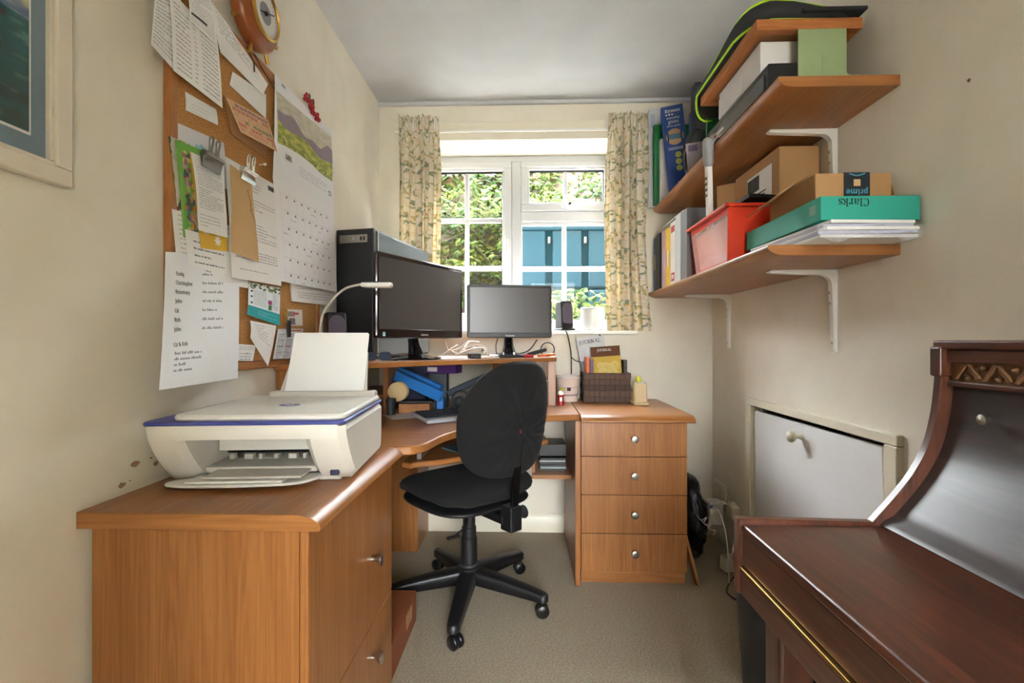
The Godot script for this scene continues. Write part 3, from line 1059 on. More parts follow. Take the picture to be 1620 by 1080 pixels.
	for p in smooth_path([Vector3(-0.62, 0, -1.55), Vector3(-0.59, 0, -1.63), Vector3(-0.55, 0, -1.71), Vector3(-0.444, 0, -1.846), Vector3(-0.30, 0, -1.975), Vector3(-0.08, 0, -2.14), Vector3(0.139, 0, -2.33)], 5):
		hp.append(Vector2(p.x, -p.z))
	hp.append(Vector2(0.139, 2.65))
	hp.append(Vector2(-0.826, 2.65))
	hp.append(Vector2(-0.826, 1.55))
	t = MB.new()
	t.xf = flat
	t.prism(hp, 0.954, 0.974, 0.002)
	part(hb, "shelf_top", t, wx)
	part(hb, "support", MB.new().bx(-0.824, -0.66, 0.735, 0.954, -1.578, -1.558, 0.001), wy)
	part(hb, "support", MB.new().bx(-0.634, -0.614, 0.735, 0.954, -2.55, -2.10, 0.001), wy)
	part(hb, "support", MB.new().bx(-0.172, -0.140, 0.735, 0.954, -2.6, -2.36, 0.001), wy)
	part(hb, "support", MB.new().bx(0.1, 0.136, 0.735, 0.954, -2.42, -2.375, 0.001), wy)
	part(hb, "support", MB.new().bx(0.12, 0.136, 0.735, 0.954, -2.64, -2.60, 0.001), wy)
	part(hb, "small_shelf", MB.new().bx(-0.04, 0.12, 0.848, 0.862, -2.62, -2.39, 0.001), wx)
	part(hb, "small_shelf", MB.new().bx(-0.82, -0.634, 0.80, 0.815, -2.55, -2.12, 0.001), wx)


# ---------------------------------------------------------------- the piano
func build_piano() -> void:
	var my: Material = mats["mahogany_y"]
	var mz: Material = mats["mahogany_z"]
	var p := thing("upright_piano", "dark mahogany upright piano with closed lid and carved frieze", "piano", Vector3(0.72, 0, -0.22))
	var za := -0.945
	var zb := 0.46
	# keybed, lid and front
	part(p, "keybed", MB.new().bx(0.415, 0.80, 0.578, 0.66, za + 0.012, zb - 0.01, 0.003), mz)
	part(p, "key_lid", MB.new().bx(0.402, 0.668, 0.688, 0.706, za + 0.02, zb - 0.02, 0.006, 3), mz)
	part(p, "lid_front", MB.new().bx(0.405, 0.425, 0.628, 0.69, za + 0.014, zb - 0.014, 0.004, 2), mz)
	part(p, "key_slip", MB.new().bx(0.400, 0.42, 0.575, 0.620, za + 0.014, zb - 0.014, 0.004, 2), mz)
	part(p, "brass_strip", MB.new().bx(0.3985, 0.42, 0.6205, 0.627, za + 0.014, zb - 0.014, 0.002), mat("dull_brass", rgb(164, 130, 70), 0.34, 1.0), "thin dull brass strip")
	# curved ends
	var crv := [Vector2(0.646, 0.712), Vector2(0.6925, 0.766), Vector2(0.723, 0.808), Vector2(0.748, 0.858), Vector2(0.763, 0.92), Vector2(0.770, 0.985)]
	var pts := []
	for q in crv:
		pts.append(Vector3(q.x, q.y, 0))
	pts = smooth_path(pts, 5)
	for e in [[za, za + 0.02], [zb - 0.02, zb]]:
		var ch := PackedVector2Array([Vector2(1.0, 0.0), Vector2(1.0, 1.0), Vector2(0.772, 1.0)])
		for j in range(pts.size() - 1, -1, -1):
			ch.append(Vector2(pts[j].x, pts[j].y))
		ch.append(Vector2(0.396, 0.716))
		ch.append(Vector2(0.396, 0.575))
		ch.append(Vector2(0.66, 0.565))
		ch.append(Vector2(0.70, 0.50))
		ch.append(Vector2(0.70, 0.0))
		part(p, "end_panel", MB.new().prism(ch, e[0], e[1], 0.003), my)
		part(p, "cap_block", MB.new().bx(0.764, 1.0, 0.985, 1.04, e[0] - 0.002, e[1] + 0.002, 0.004, 2), my)
		part(p, "leg", MB.new().bx(0.44, 0.50, 0.05, 0.578, e[0] + 0.03 if e[0] < 0 else e[0] - 0.06, e[0] + 0.085 if e[0] < 0 else e[0] - 0.005, 0.008, 2), my)
		part(p, "toe_block", MB.new().bx(0.42, 0.72, 0.0, 0.055, e[0] + 0.025 if e[0] < 0 else e[0] - 0.07, e[0] + 0.09 if e[0] < 0 else e[0], 0.008, 2), my)
	# curved music panel, set back from the ends
	var rows := []
	for q in pts:
		var row := []
		for j in 3:
			row.append(Vector3(q.x + 0.012 + (0.01 if q.y > 0.72 else 0.0), q.y - 0.004, lerpf(za + 0.018, zb - 0.018, j / 2.0)))
		rows.append(row)
	var pan := MB.new().grid(rows, false, false, 1.0)
	part(p, "music_panel", pan, mats["panel_wood"])
	part(p, "panel_bead", MB.new().bx(0.668, 0.676, 0.686, 0.712, za + 0.02, zb - 0.02, 0.003, 2), mz)
	part(p, "hinge", MB.new().bx(0.662, 0.668, 0.7055, 0.709, -0.83, -0.69, 0.001), mats["brass"], "brass piano hinge")
	part(p, "top_rail", MB.new().bx(0.777, 0.80, 1.012, 1.036, za + 0.02, zb - 0.02, 0.003, 2), mz)
	part(p, "top_lid", MB.new().bx(0.768, 1.0, 1.036, 1.052, za, zb, 0.004, 2), mz)
	var fr := part(p, "frieze", MB.new().bx(0.786, 0.81, 0.976, 1.014, za + 0.02, zb - 0.02, 0.002), mat("carved_oak", rgb(116, 82, 52), 0.45))
	part(p, "lower_rail", MB.new().bx(0.777, 0.80, 0.968, 0.978, za + 0.02, zb - 0.02, 0.003, 2), mz)
	# carving: zigzag of slanting blocks with scrolls between
	var cm: Material = mats["carved_oak"]
	var zz := za + 0.03
	while zz < zb - 0.1:
		var step := 0.055
		var a := PackedVector2Array([Vector2(zz, 0.981), Vector2(zz + 0.008, 0.981), Vector2(zz + 0.032, 1.010), Vector2(zz + 0.021, 1.011)])
		var b := PackedVector2Array([Vector2(zz + 0.026, 1.011), Vector2(zz + 0.034, 1.009), Vector2(zz + step + 0.002, 0.984), Vector2(zz + step - 0.01, 0.982)])
		for q in [a, b]:
			var m := MB.new()
			m.xf = Transform3D(Basis(Vector3(0, 0, 1), Vector3.UP, Vector3(-1, 0, 0)), Vector3(0.786, 0, 0))
			m.prism(q, 0, 0.006, 0.0015)
			part(fr, "carved_bar", m, cm)
		for s in [[zz + 0.027, 0.986, 0.007], [zz + step, 1.004, 0.0065]]:
			var m := MB.new()
			m.xf = Transform3D(Basis(Vector3(0, 0, 1), Vector3(-1, 0, 0), Vector3(0, -1, 0)), Vector3(0.786, s[1], s[0]))
			var r: float = s[2]
			m.lathe([Vector2(r, 0), Vector2(r, 0.003), Vector2(r * 0.8, 0.004), Vector2(r * 0.6, 0.002), Vector2(r * 0.45, 0.005), Vector2(0, 0.006)], 12)
			for w in [-1, 1]:
				for j in 3:
					m.rb(Vector3(w * (r + 0.003 + j * 0.0035), 0.001, 0.003 if s[1] > 1.0 else -0.002), Vector3(0.002, 0.005, 0.006 - j * 0.0015), 0.0009)
			part(fr, "scroll", m, cm)
		zz += step
	var kb := MB.new()
	kb.xf = Transform3D(Basis(Vector3(0, 1, 0), Vector3(-1, 0, 0), Vector3(0, 0, 1)), Vector3(0.778, 0.918, -0.84))
	kb.lathe([Vector2(0.004, 0), Vector2(0.005, 0.006), Vector2(0.009, 0.010), Vector2(0.009, 0.015), Vector2(0, 0.018)], 16)
	part(p, "knob", kb, mats["satin_steel"])
	part(p, "lower_panel", MB.new().bx(0.705, 0.72, 0.05, 0.575, za + 0.02, zb - 0.02, 0.002), my)
	part(p, "back", MB.new().bx(0.80, 0.998, 0.03, 1.03, za + 0.021, zb - 0.021, 0.002), my)


# ---------------------------------------------------------------- wall shelves
func bracket(y: float, z: float, label: String) -> void:
	var b := thing("shelf_bracket", label, "bracket", Vector3(XR - 0.02, y - 0.27, z), 0, "white brackets under the wall shelves")
	var pl := PackedVector2Array()
	pl.append_array([Vector2(0, 0), Vector2(-0.215, 0), Vector2(-0.222, -0.006), Vector2(-0.215, -0.011), Vector2(-0.05, -0.018)])
	for k in 7:
		var a := PI / 2 * k / 6.0
		pl.append(Vector2(-0.05 + 0.032 * sin(a), -0.05 + 0.032 * cos(a)))
	pl.append_array([Vector2(-0.011, -0.262), Vector2(-0.006, -0.27), Vector2(0, -0.27)])
	var m := MB.new()
	m.xf = Transform3D(Basis.IDENTITY, Vector3(XR - 0.0005, y, z))
	m.prism(pl, -0.013, 0.013, 0.003)
	part(b, "arm", m, mats["gloss_white"])
	for q in [[-0.0215, -0.075], [-0.0195, -0.11], [-0.0125, -0.24]]:
		var s := MB.new()
		s.xf = Transform3D(Basis(Vector3(0, 1, 0), Vector3(-1, 0, 0), Vector3(0, 0, 1)), Vector3(XR + q[0], y + q[1], z))
		s.lathe([Vector2(0.0045, 0), Vector2(0.0045, 0.001), Vector2(0.002, 0.0018), Vector2(0, 0.0018)], 10)
		part(b, "screw", s, mats["satin_steel"])


func build_shelves() -> void:
	for s in [[1.745, 0.682, "upper beech laminate wall shelf with rounded front edge"], [1.285, 0.655, "lower beech laminate wall shelf with rounded front edge"]]:
		var m := MB.new()
		var d: float = XR - s[1] - 0.001
		var t := 0.029
		var pl := PackedVector2Array([Vector2(0, t), Vector2(0, 0), Vector2(-d + 0.05, 0)])
		for k in range(1, 8):
			var a := PI / 2 * k / 8.0
			pl.append(Vector2(-d + 0.05 - 0.05 * sin(a), (t - 0.006) * (1 - cos(a))))
		pl.append(Vector2(-d, t - 0.006))
		pl.append(Vector2(-d + 0.003, t))
		m.xf = Transform3D(Basis.IDENTITY, Vector3(XR - 0.0005, s[0], 0))
		m.prism(pl, -2.655, -1.345, 0.001)
		var sh := thing("wall_shelf", s[2], "shelf", Vector3(XR - d / 2, s[0], -2.0), 0, "beech shelves on the wall")
		part(sh, "board", m, mats["laminate_z"])
		m = MB.new()
		m.xf = Transform3D(Basis.IDENTITY, Vector3(XR - 0.0005, s[0], 0))
		m.prism(pl, -1.3462, -1.344, 0.0006)
		part(sh, "edge_band", m, mats["laminate_x"])
	bracket(1.745, -1.62, "white metal bracket near the open end of the upper shelf")
	bracket(1.285, -1.62, "white metal bracket with peeling paint under the lower shelf's open end")
	bracket(1.285, -2.45, "white metal bracket holding the lower shelf near the curtain")


# ---------------------------------------------------------------- office chair
func build_chair() -> void:
	var yaw := deg_to_rad(44)
	var c := thing("office_chair", "black swivel office chair with a gathered cloth cover on its back", "chair", Vector3(-0.238, 0, -1.955), yaw, "", true)
	var pl: Material = mats["black_plastic"]
	var hub := MB.new().lathe([Vector2(0.02, 0.075), Vector2(0.05, 0.08), Vector2(0.052, 0.125), Vector2(0.046, 0.14), Vector2(0.036, 0.146), Vector2(0.0, 0.146)], 24)
	part(c, "hub", hub, pl)
	for k in 5:
		var a := TAU * k / 5.0 - yaw - 0.05
		var d := Vector3(sin(a), 0, cos(a))
		var s := Vector3(d.z, 0, -d.x)
		var arm := MB.new()
		var rows := []
		for j in 7:
			var t := j / 6.0
			var r := lerpf(0.03, 0.315, t)
			var w := lerpf(0.034, 0.022, t)
			var y1 := lerpf(0.138, 0.094, t * t * 0.4 + t * 0.6)
			var y0 := lerpf(0.085, 0.064, t)
			var row := []
			for q in [[-1, 0], [-1, 0.75], [-0.7, 1], [0.7, 1], [1, 0.75], [1, 0], [-1, 0]]:
				row.append(d * r + s * w * q[0] + Vector3.UP * lerpf(y0, y1, q[1]))
			rows.append(row)
		arm.grid(rows, true, false, -1.0)
		arm.xf = Transform3D(Basis.IDENTITY, d * 0.315 + Vector3.UP * 0.064)
		arm.lathe([Vector2(0.0, 0), Vector2(0.022, 0), Vector2(0.022, 0.022), Vector2(0.014, 0.03), Vector2(0, 0.03)], 14)
		var an := part(c, "base_arm", arm, pl)
		var w := MB.new()
		var ca: float = a + [0.9, 0.5, -0.6, 0.4, 1.0][k]
		var f := Vector3(sin(ca), 0, cos(ca))
		var x := Vector3(f.z, 0, -f.x)
		w.xf = Transform3D(Basis(f, x, f.cross(x)), d * 0.305 + Vector3.UP * 0.026 + f * 0.008)
		for sd in [[0.003, 0.021], [-0.021, -0.003]]:
			w.lathe([Vector2(0, sd[0]), Vector2(0.022, sd[0]), Vector2(0.0255, sd[0] + 0.004), Vector2(0.0255, sd[1] - 0.004), Vector2(0.022, sd[1]), Vector2(0, sd[1])], 20)
		w.xf = Transform3D.IDENTITY
		w.tube([d * 0.305 + Vector3.UP * 0.03, d * 0.305 + Vector3.UP * 0.066], 0.007, 8)
		part(an, "caster", w, mat("caster_black", rgb(18, 18, 19), 0.35))
	part(c, "column", MB.new().lathe([Vector2(0.0, 0.14), Vector2(0.034, 0.14), Vector2(0.032, 0.26), Vector2(0.029, 0.262), Vector2(0.029, 0.30), Vector2(0.025, 0.302), Vector2(0.025, 0.415), Vector2(0, 0.415)], 24), pl)
	part(c, "collar", MB.new().lathe([Vector2(0.036, 0.144), Vector2(0.040, 0.148), Vector2(0.040, 0.156), Vector2(0.034, 0.160)], 24), mats["charcoal"])
	# seat: pan and cushion
	var cloth := mats["black_cloth"] as StandardMaterial3D
	cloth.rim_enabled = true
	cloth.rim = 0.08
	for layer in [["seat_pan", 0.405, 0.445, 0.94, pl], ["seat", 0.435, 0.522, 1.0, cloth]]:
		var rows := []
		for j in 13:
			var ph := PI * j / 12.0
			var yy := cos(ph)
			var rr := pow(sin(ph), 0.35) if sin(ph) > 0 else 0.0
			var row := []
			for a in 49:
				var w := TAU * a / 48.0
				var sx: float = signf(cos(w)) * pow(absf(cos(w)), 0.62) * 0.24 * layer[3] * rr
				var sz: float = signf(sin(w)) * pow(absf(sin(w)), 0.62) * 0.235 * layer[3] * rr - 0.02
				var top: float = lerpf(layer[1], layer[2], yy * 0.5 + 0.5)
				if layer[0] == "seat":
					top += 0.012 * pow(absf(sx) / 0.25, 3) - 0.03 * smoothstep(0.1, 0.26, -sz) + 0.0025 * sin(sx * 60 + sz * 35) * float(yy < 0.5)
				row.append(Vector3(sx, top, sz))
			rows.append(row)
		part(c, layer[0], MB.new().grid(rows, true, false, 1.0), layer[4])
	# back: cushion under a drawn cloth cover
	var H := 0.215
	var front := []
	var back := []
	for j in 41:
		var fr := []
		var bk := []
		for a in 97:
			var w := TAU * a / 96.0
			var rad := j / 40.0
			var low := sin(w) < 0.0
			var cx := signf(cos(w)) * pow(absf(cos(w)), 0.6 if low else 0.78)
			var cy := signf(sin(w)) * pow(absf(sin(w)), 0.6 if low else 0.78)
			var x := cx * 0.212 * rad * (1.0 - 0.16 * maxf(0, cy * rad) - 0.05 * maxf(0, -cy * rad))
			var y := cy * H * rad
			var bend := -0.075 * pow(absf(x) / 0.21, 2.0)
			var puff := sqrt(maxf(0.0, 1.0 - pow(rad, 5.0)))
			var knot := Vector2(x - 0.0, y + 0.035)
			var kr := knot.length()
			var th := knot.angle()
			var fold := (sin(th * 17 + 2.2 * sin(th * 3)) + 0.6 * sin(th * 29 + 1.0)) * 0.0048 * smoothstep(0.008, 0.05, kr) * (1.0 - smoothstep(0.11, 0.21, kr)) * puff
			bk.append(Vector3(x, y, bend + 0.042 * puff + fold - 0.012 * exp(-kr * kr / 0.0006)))
			fr.append(Vector3(x, y, bend - 0.034 * puff))
		front.append(fr)
		back.append(bk)
	var bm := MB.new()
	var lean := deg_to_rad(9)
	bm.xf = Transform3D(Basis(Vector3.RIGHT, lean), Vector3(0, 0.768, 0.285))
	bm.grid(back, true, false, -1.0)
	bm.grid(front, true, false, 1.0)
	var bn := part(c, "backrest", bm, cloth)
	var km := MB.new()
	km.xf = bm.xf
	var ring := []
	for j in 15:
		ring.append(Vector3(0.012 + 0.018 * cos(TAU * j / 14.0), -0.038 + 0.016 * sin(TAU * j / 14.0), 0.042 + 0.004 * sin(j)))
	km.tube(ring, 0.0042, 6)
	km.tube(smooth_path([Vector3(0.012, -0.05, 0.044), Vector3(0.0, -0.1, 0.046), Vector3(0.004, -0.16, 0.043)]), 0.005, 6)
	part(bn, "drawstring", km, cloth)
	var rd := MB.new()
	rd.xf = bm.xf
	rd.ball(Vector3(0.0, -0.036, 0.034), Vector3(0.008, 0.008, 0.004), 10, 6)
	part(bn, "label", rd, mat("red_tab", rgb(170, 52, 46), 0.8), "small red patch showing through the cover")
	# spine, clamp and knob
	part(c, "spine", MB.new().beam(Vector3(0.0, 0.70, 0.302), Vector3(0.0, 0.375, 0.262), 0.034, 0.010, 0.003, Vector3.BACK), mats["black_gloss"])
	part(c, "clamp", MB.new().bx(-0.028, 0.028, 0.36, 0.45, 0.225, 0.285, 0.006, 2).bx(-0.03, 0.03, 0.38, 0.41, -0.02, 0.24, 0.004), pl)
	var kn := MB.new()
	kn.xf = Transform3D(Basis(Vector3(0, 1, 0), Vector3(1, 0, 0), Vector3(0, 0, -1)), Vector3(0.028, 0.41, 0.25))
	kn.lathe([Vector2(0, 0), Vector2(0.010, 0), Vector2(0.012, 0.012), Vector2(0.024, 0.034), Vector2(0.025, 0.04), Vector2(0.018, 0.043), Vector2(0, 0.043)], 18)
	part(c, "knob", kn, pl)
	var lv := MB.new()
	lv.tube(smooth_path([Vector3(-0.06, 0.405, 0.06), Vector3(-0.10, 0.37, 0.12), Vector3(-0.16, 0.345, 0.13)]), 0.004, 6)
	lv.rb(Vector3(-0.17, 0.342, 0.132), Vector3(0.05, 0.008, 0.022), 0.003)
	part(c, "lever", lv, pl)


# ---------------------------------------------------------------- printer
func build_printer() -> void:
	var p := thing("inkjet_printer", "white and blue inkjet printer with open output tray on the filing cabinet", "printer", Vector3(-0.602, 0.736, -1.166), 0.097, "", true)
	var wm: Material = mats["printer_white"]
	var side := PackedVector2Array()
	for q in smooth_path([Vector3(-0.196, 0.142, 0), Vector3(-0.190, 0.112, 0), Vector3(-0.155, 0.06, 0), Vector3(-0.115, 0.018, 0), Vector3(-0.085, 0.003, 0)], 5):
		side.append(Vector2(q.x, q.y))
	side.append_array([Vector2(0.165, 0.003), Vector2(0.185, 0.015), Vector2(0.195, 0.05), Vector2(0.196, 0.142)])
	var ax := Basis(Vector3(0, 0, -1), Vector3.UP, Vector3(1, 0, 0))   # polygon x runs to the back
	for e in [[-0.203, -0.128], [0.118, 0.203]]:
		var m := MB.new()
		m.xf = Transform3D(ax, Vector3.ZERO)
		m.prism(side, e[0], e[1], 0.014)
		part(p, "cheek", m, wm)
	var brg := MB.new()
	brg.xf = Transform3D(ax, Vector3.ZERO)
	var bp := PackedVector2Array()
	for q in side:
		if q.x < -0.1 and q.y > 0.106:
			bp.append(q + Vector2(-0.0007, 0.0))
	bp.append_array([Vector2(-0.12, 0.106), Vector2(-0.12, 0.142)])
	brg.prism(bp, -0.1885, 0.1885)
	part(p, "front_bridge", brg, wm)
	part(p, "body", MB.new().bx(-0.19, 0.19, 0.004, 0.034, -0.194, 0.02, 0.004).bx(-0.19, 0.19, 0.058, 0.142, -0.194, 0.02, 0.004).bx(-0.19, 0.19, 0.034, 0.058, -0.194, -0.09, 0.001), wm)
	part(p, "access_door", MB.new().bx(-0.126, 0.116, 0.058, 0.125, 0.02, 0.045, 0.003).bx(-0.03, 0.03, 0.096, 0.102, 0.045, 0.052, 0.002), wm)
	var slot := part(p, "feed_roller", MB.new().tube([Vector3(-0.126, 0.05, 0.0), Vector3(0.116, 0.05, 0.0)], 0.006, 12), mats["black_plastic"], "black rubber feed roller")
	for k in 7:
		var x := -0.11 + 0.034 * k
		part(slot, "roller_guide", MB.new().bx(x, x + [0.012, 0.02, 0.008][k % 3], 0.034, 0.047, 0.012, 0.03, 0.002), mats["printer_grey"])
	part(p, "cavity_floor", MB.new().bx(-0.127, 0.117, 0.02, 0.034, 0.02, 0.10, 0.003), mats["printer_grey"])
	part(p, "inner_tray", MB.new().bx(-0.10, 0.105, 0.0235, 0.029, 0.07, 0.165, 0.002), mats["printer_grey"])
	var tr := MB.new()
	var out := PackedVector2Array()
	for q in smooth_path([Vector3(0.128, -0.09, 0), Vector3(0.126, -0.13, 0), Vector3(0.10, -0.165, 0), Vector3(0.04, -0.178, 0), Vector3(-0.09, -0.182, 0), Vector3(-0.155, -0.175, 0), Vector3(-0.178, -0.155, 0), Vector3(-0.165, -0.13, 0), Vector3(-0.125, -0.11, 0)], 5):
		out.append(Vector2(q.x, q.y))
	tr.xf = Transform3D(Basis(Vector3(1, 0, 0), Vector3(0, 0, -1), Vector3(0, 1, 0)), Vector3.ZERO)
	tr.prism(out, 0.010, 0.016, 0.002)
	var trn := part(p, "output_tray", tr, wm)
	part(trn, "tray_extension", MB.new().bx(-0.13, 0.07, 0.0165, 0.022, 0.115, 0.174, 0.003, 2), wm)
	part(p, "base", MB.new().bx(-0.17, 0.17, 0.0005, 0.012, -0.17, 0.10, 0.004), mats["printer_grey"])
	# scanner lid
	var bl := MB.new()
	bl.xf = Transform3D(Basis(Vector3(1, 0, 0), Vector3(0, 0, -1), Vector3(0, 1, 0)), Vector3.ZERO)
	bl.prism(round_poly(0.408, 0.394, 0.02), 0.141, 0.150, 0.003)
	part(p, "blue_rim", bl, mats["printer_blue"])
	var li := MB.new()
	li.xf = bl.xf
	li.prism(round_poly(0.352, 0.372, 0.025, 5, Vector2(0.024, 0.002)), 0.149, 0.162, 0.004)
	var lid := part(p, "scanner_lid", li, mats["printer_white"])
	var lg := MB.new()
	lg.xf = Transform3D(Basis.IDENTITY.scaled(Vector3(1.25, 1, 1)), Vector3(0.03, 0.162, 0.03))
	lg.lathe([Vector2(0.019, 0), Vector2(0.019, 0.0006), Vector2(0, 0.0006)], 28)
	var lgn := part(lid, "badge", lg, mats["printer_blue"])
	letters(lgn, "hp", 0.014, Vector3(0.03, 0.1629, 0.03), Vector3.RIGHT, Vector3.FORWARD, wm, "Droid Sans", true)
	# rear ledge and paper support with sheets
	part(p, "rear_ledge", MB.new().bx(-0.10, 0.19, 0.15, 0.176, -0.196, -0.155, 0.008, 3), mats["printer_grey"])
	var ps := MB.new()
	ps.xf = Transform3D(Basis(Vector3.RIGHT, deg_to_rad(-24)), Vector3(0.045, 0.16, -0.165))
	ps.prism(PackedVector2Array([Vector2(-0.122, 0), Vector2(0.122, 0), Vector2(0.112, 0.135), Vector2(-0.10, 0.135)]), -0.005, 0, 0.001)
	part(p, "paper_support", ps, mats["printer_grey"])
	var sh := thing("printer_paper", "blank white sheets standing in the printer's paper support", "paper", p.transform * Vector3(0.045, 0.16, -0.165), 0.097, "", true)
	for k in 2:
		var s := MB.new()
		s.xf = Transform3D(Basis(Vector3.RIGHT, deg_to_rad(-24)), Vector3.ZERO)
		var o := 0.004 * k
		s.prism(PackedVector2Array([Vector2(-0.105 + o, 0.004), Vector2(0.107 + o, 0.004), Vector2(0.107 + o, 0.196 - o), Vector2(-0.105 + o, 0.196 - o)]), 0.001 + 0.0012 * k, 0.0018 + 0.0012 * k)
		part(sh, "sheet", s, mats["white_paper"])
	letters(p, "HP DeskJet 2630", 0.0042, Vector3(-0.160, 0.127, 0.1945), Vector3.RIGHT, Vector3.UP, mats["ink"])
	part(p, "front_sticker", MB.new().rb(Vector3(0.165, 0.026, 0.1285), Vector3(0.018, 0.011, 0.012), 0.001), mat("navy", rgb(36, 38, 70), 0.5))


# ---------------------------------------------------------------- computer, screens, lamp, speakers
func monitor(label: String, at: Vector3, yaw: float, w: float, y0: float, h: float, m: Material, bez: float, chin: float, brand: String, base_r: Vector2, back: float) -> Node3D:
	var t := thing("computer_monitor", label, "monitor", at, yaw, "", true)
	var body := MB.new()
	body.xf = Transform3D(Basis.IDENTITY, Vector3(0, y0 + h / 2, 0))
	body.prism(round_poly(w, h, 0.012), -0.022, 0.0, 0.004)
	body.prism(round_poly(w * 0.86, h * 0.8, 0.03), -0.05, -0.02, 0.01)
	part(t, "casing", body, m)
	part(t, "display_panel", MB.new().bx(-w / 2 + bez, w / 2 - bez, y0 + chin, y0 + h - bez, -0.004, 0.0006, 0.0004), mats["screen"], "switched-off screen with its reflection painted grey")
	var bm := MB.new()
	bm.bx(-w / 2 + bez - 0.002, w / 2 - bez + 0.002, y0 + chin - 0.003, y0 + chin, -0.004, 0.0018, 0.001)
	bm.bx(-w / 2 + bez - 0.002, w / 2 - bez + 0.002, y0 + h - bez, y0 + h - bez + 0.003, -0.004, 0.0018, 0.001)
	bm.bx(-w / 2 + bez - 0.003, -w / 2 + bez, y0 + chin, y0 + h - bez, -0.004, 0.0018, 0.001)
	bm.bx(w / 2 - bez, w / 2 - bez + 0.003, y0 + chin, y0 + h - bez, -0.004, 0.0018, 0.001)
	part(t, "bezel", bm, m)
	letters(t, brand, 0.007, Vector3(0, y0 + chin * 0.42, 0.001), Vector3.RIGHT, Vector3.UP, mat("badge_silver", rgb(190, 190, 192), 0.4), "Droid Sans", true)
	var nk := []
	for q in [[0.0, 0.030, -0.012], [0.02, 0.024, -0.016], [0.05, 0.02, -0.024], [y0 + 0.04, 0.017, -0.036]]:
		nk.append(Vector3(0, q[0] + 0.012, back + q[2]))
	part(t, "neck", MB.new().tube(smooth_path(nk, 4), 0.038, 14, 0.018), mats["black_gloss"])
	var bs := MB.new()
	bs.xf = Transform3D(Basis.IDENTITY.scaled(Vector3(base_r.x, 1, base_r.y)), Vector3(0, 0, back))
	bs.lathe([Vector2(0, 0.0), Vector2(0.98, 0.0), Vector2(1.0, 0.004), Vector2(0.97, 0.009), Vector2(0.6, 0.013), Vector2(0.3, 0.02), Vector2(0, 0.024)], 40, 0.3)
	part(t, "foot", bs, mats["black_gloss"])
	return t


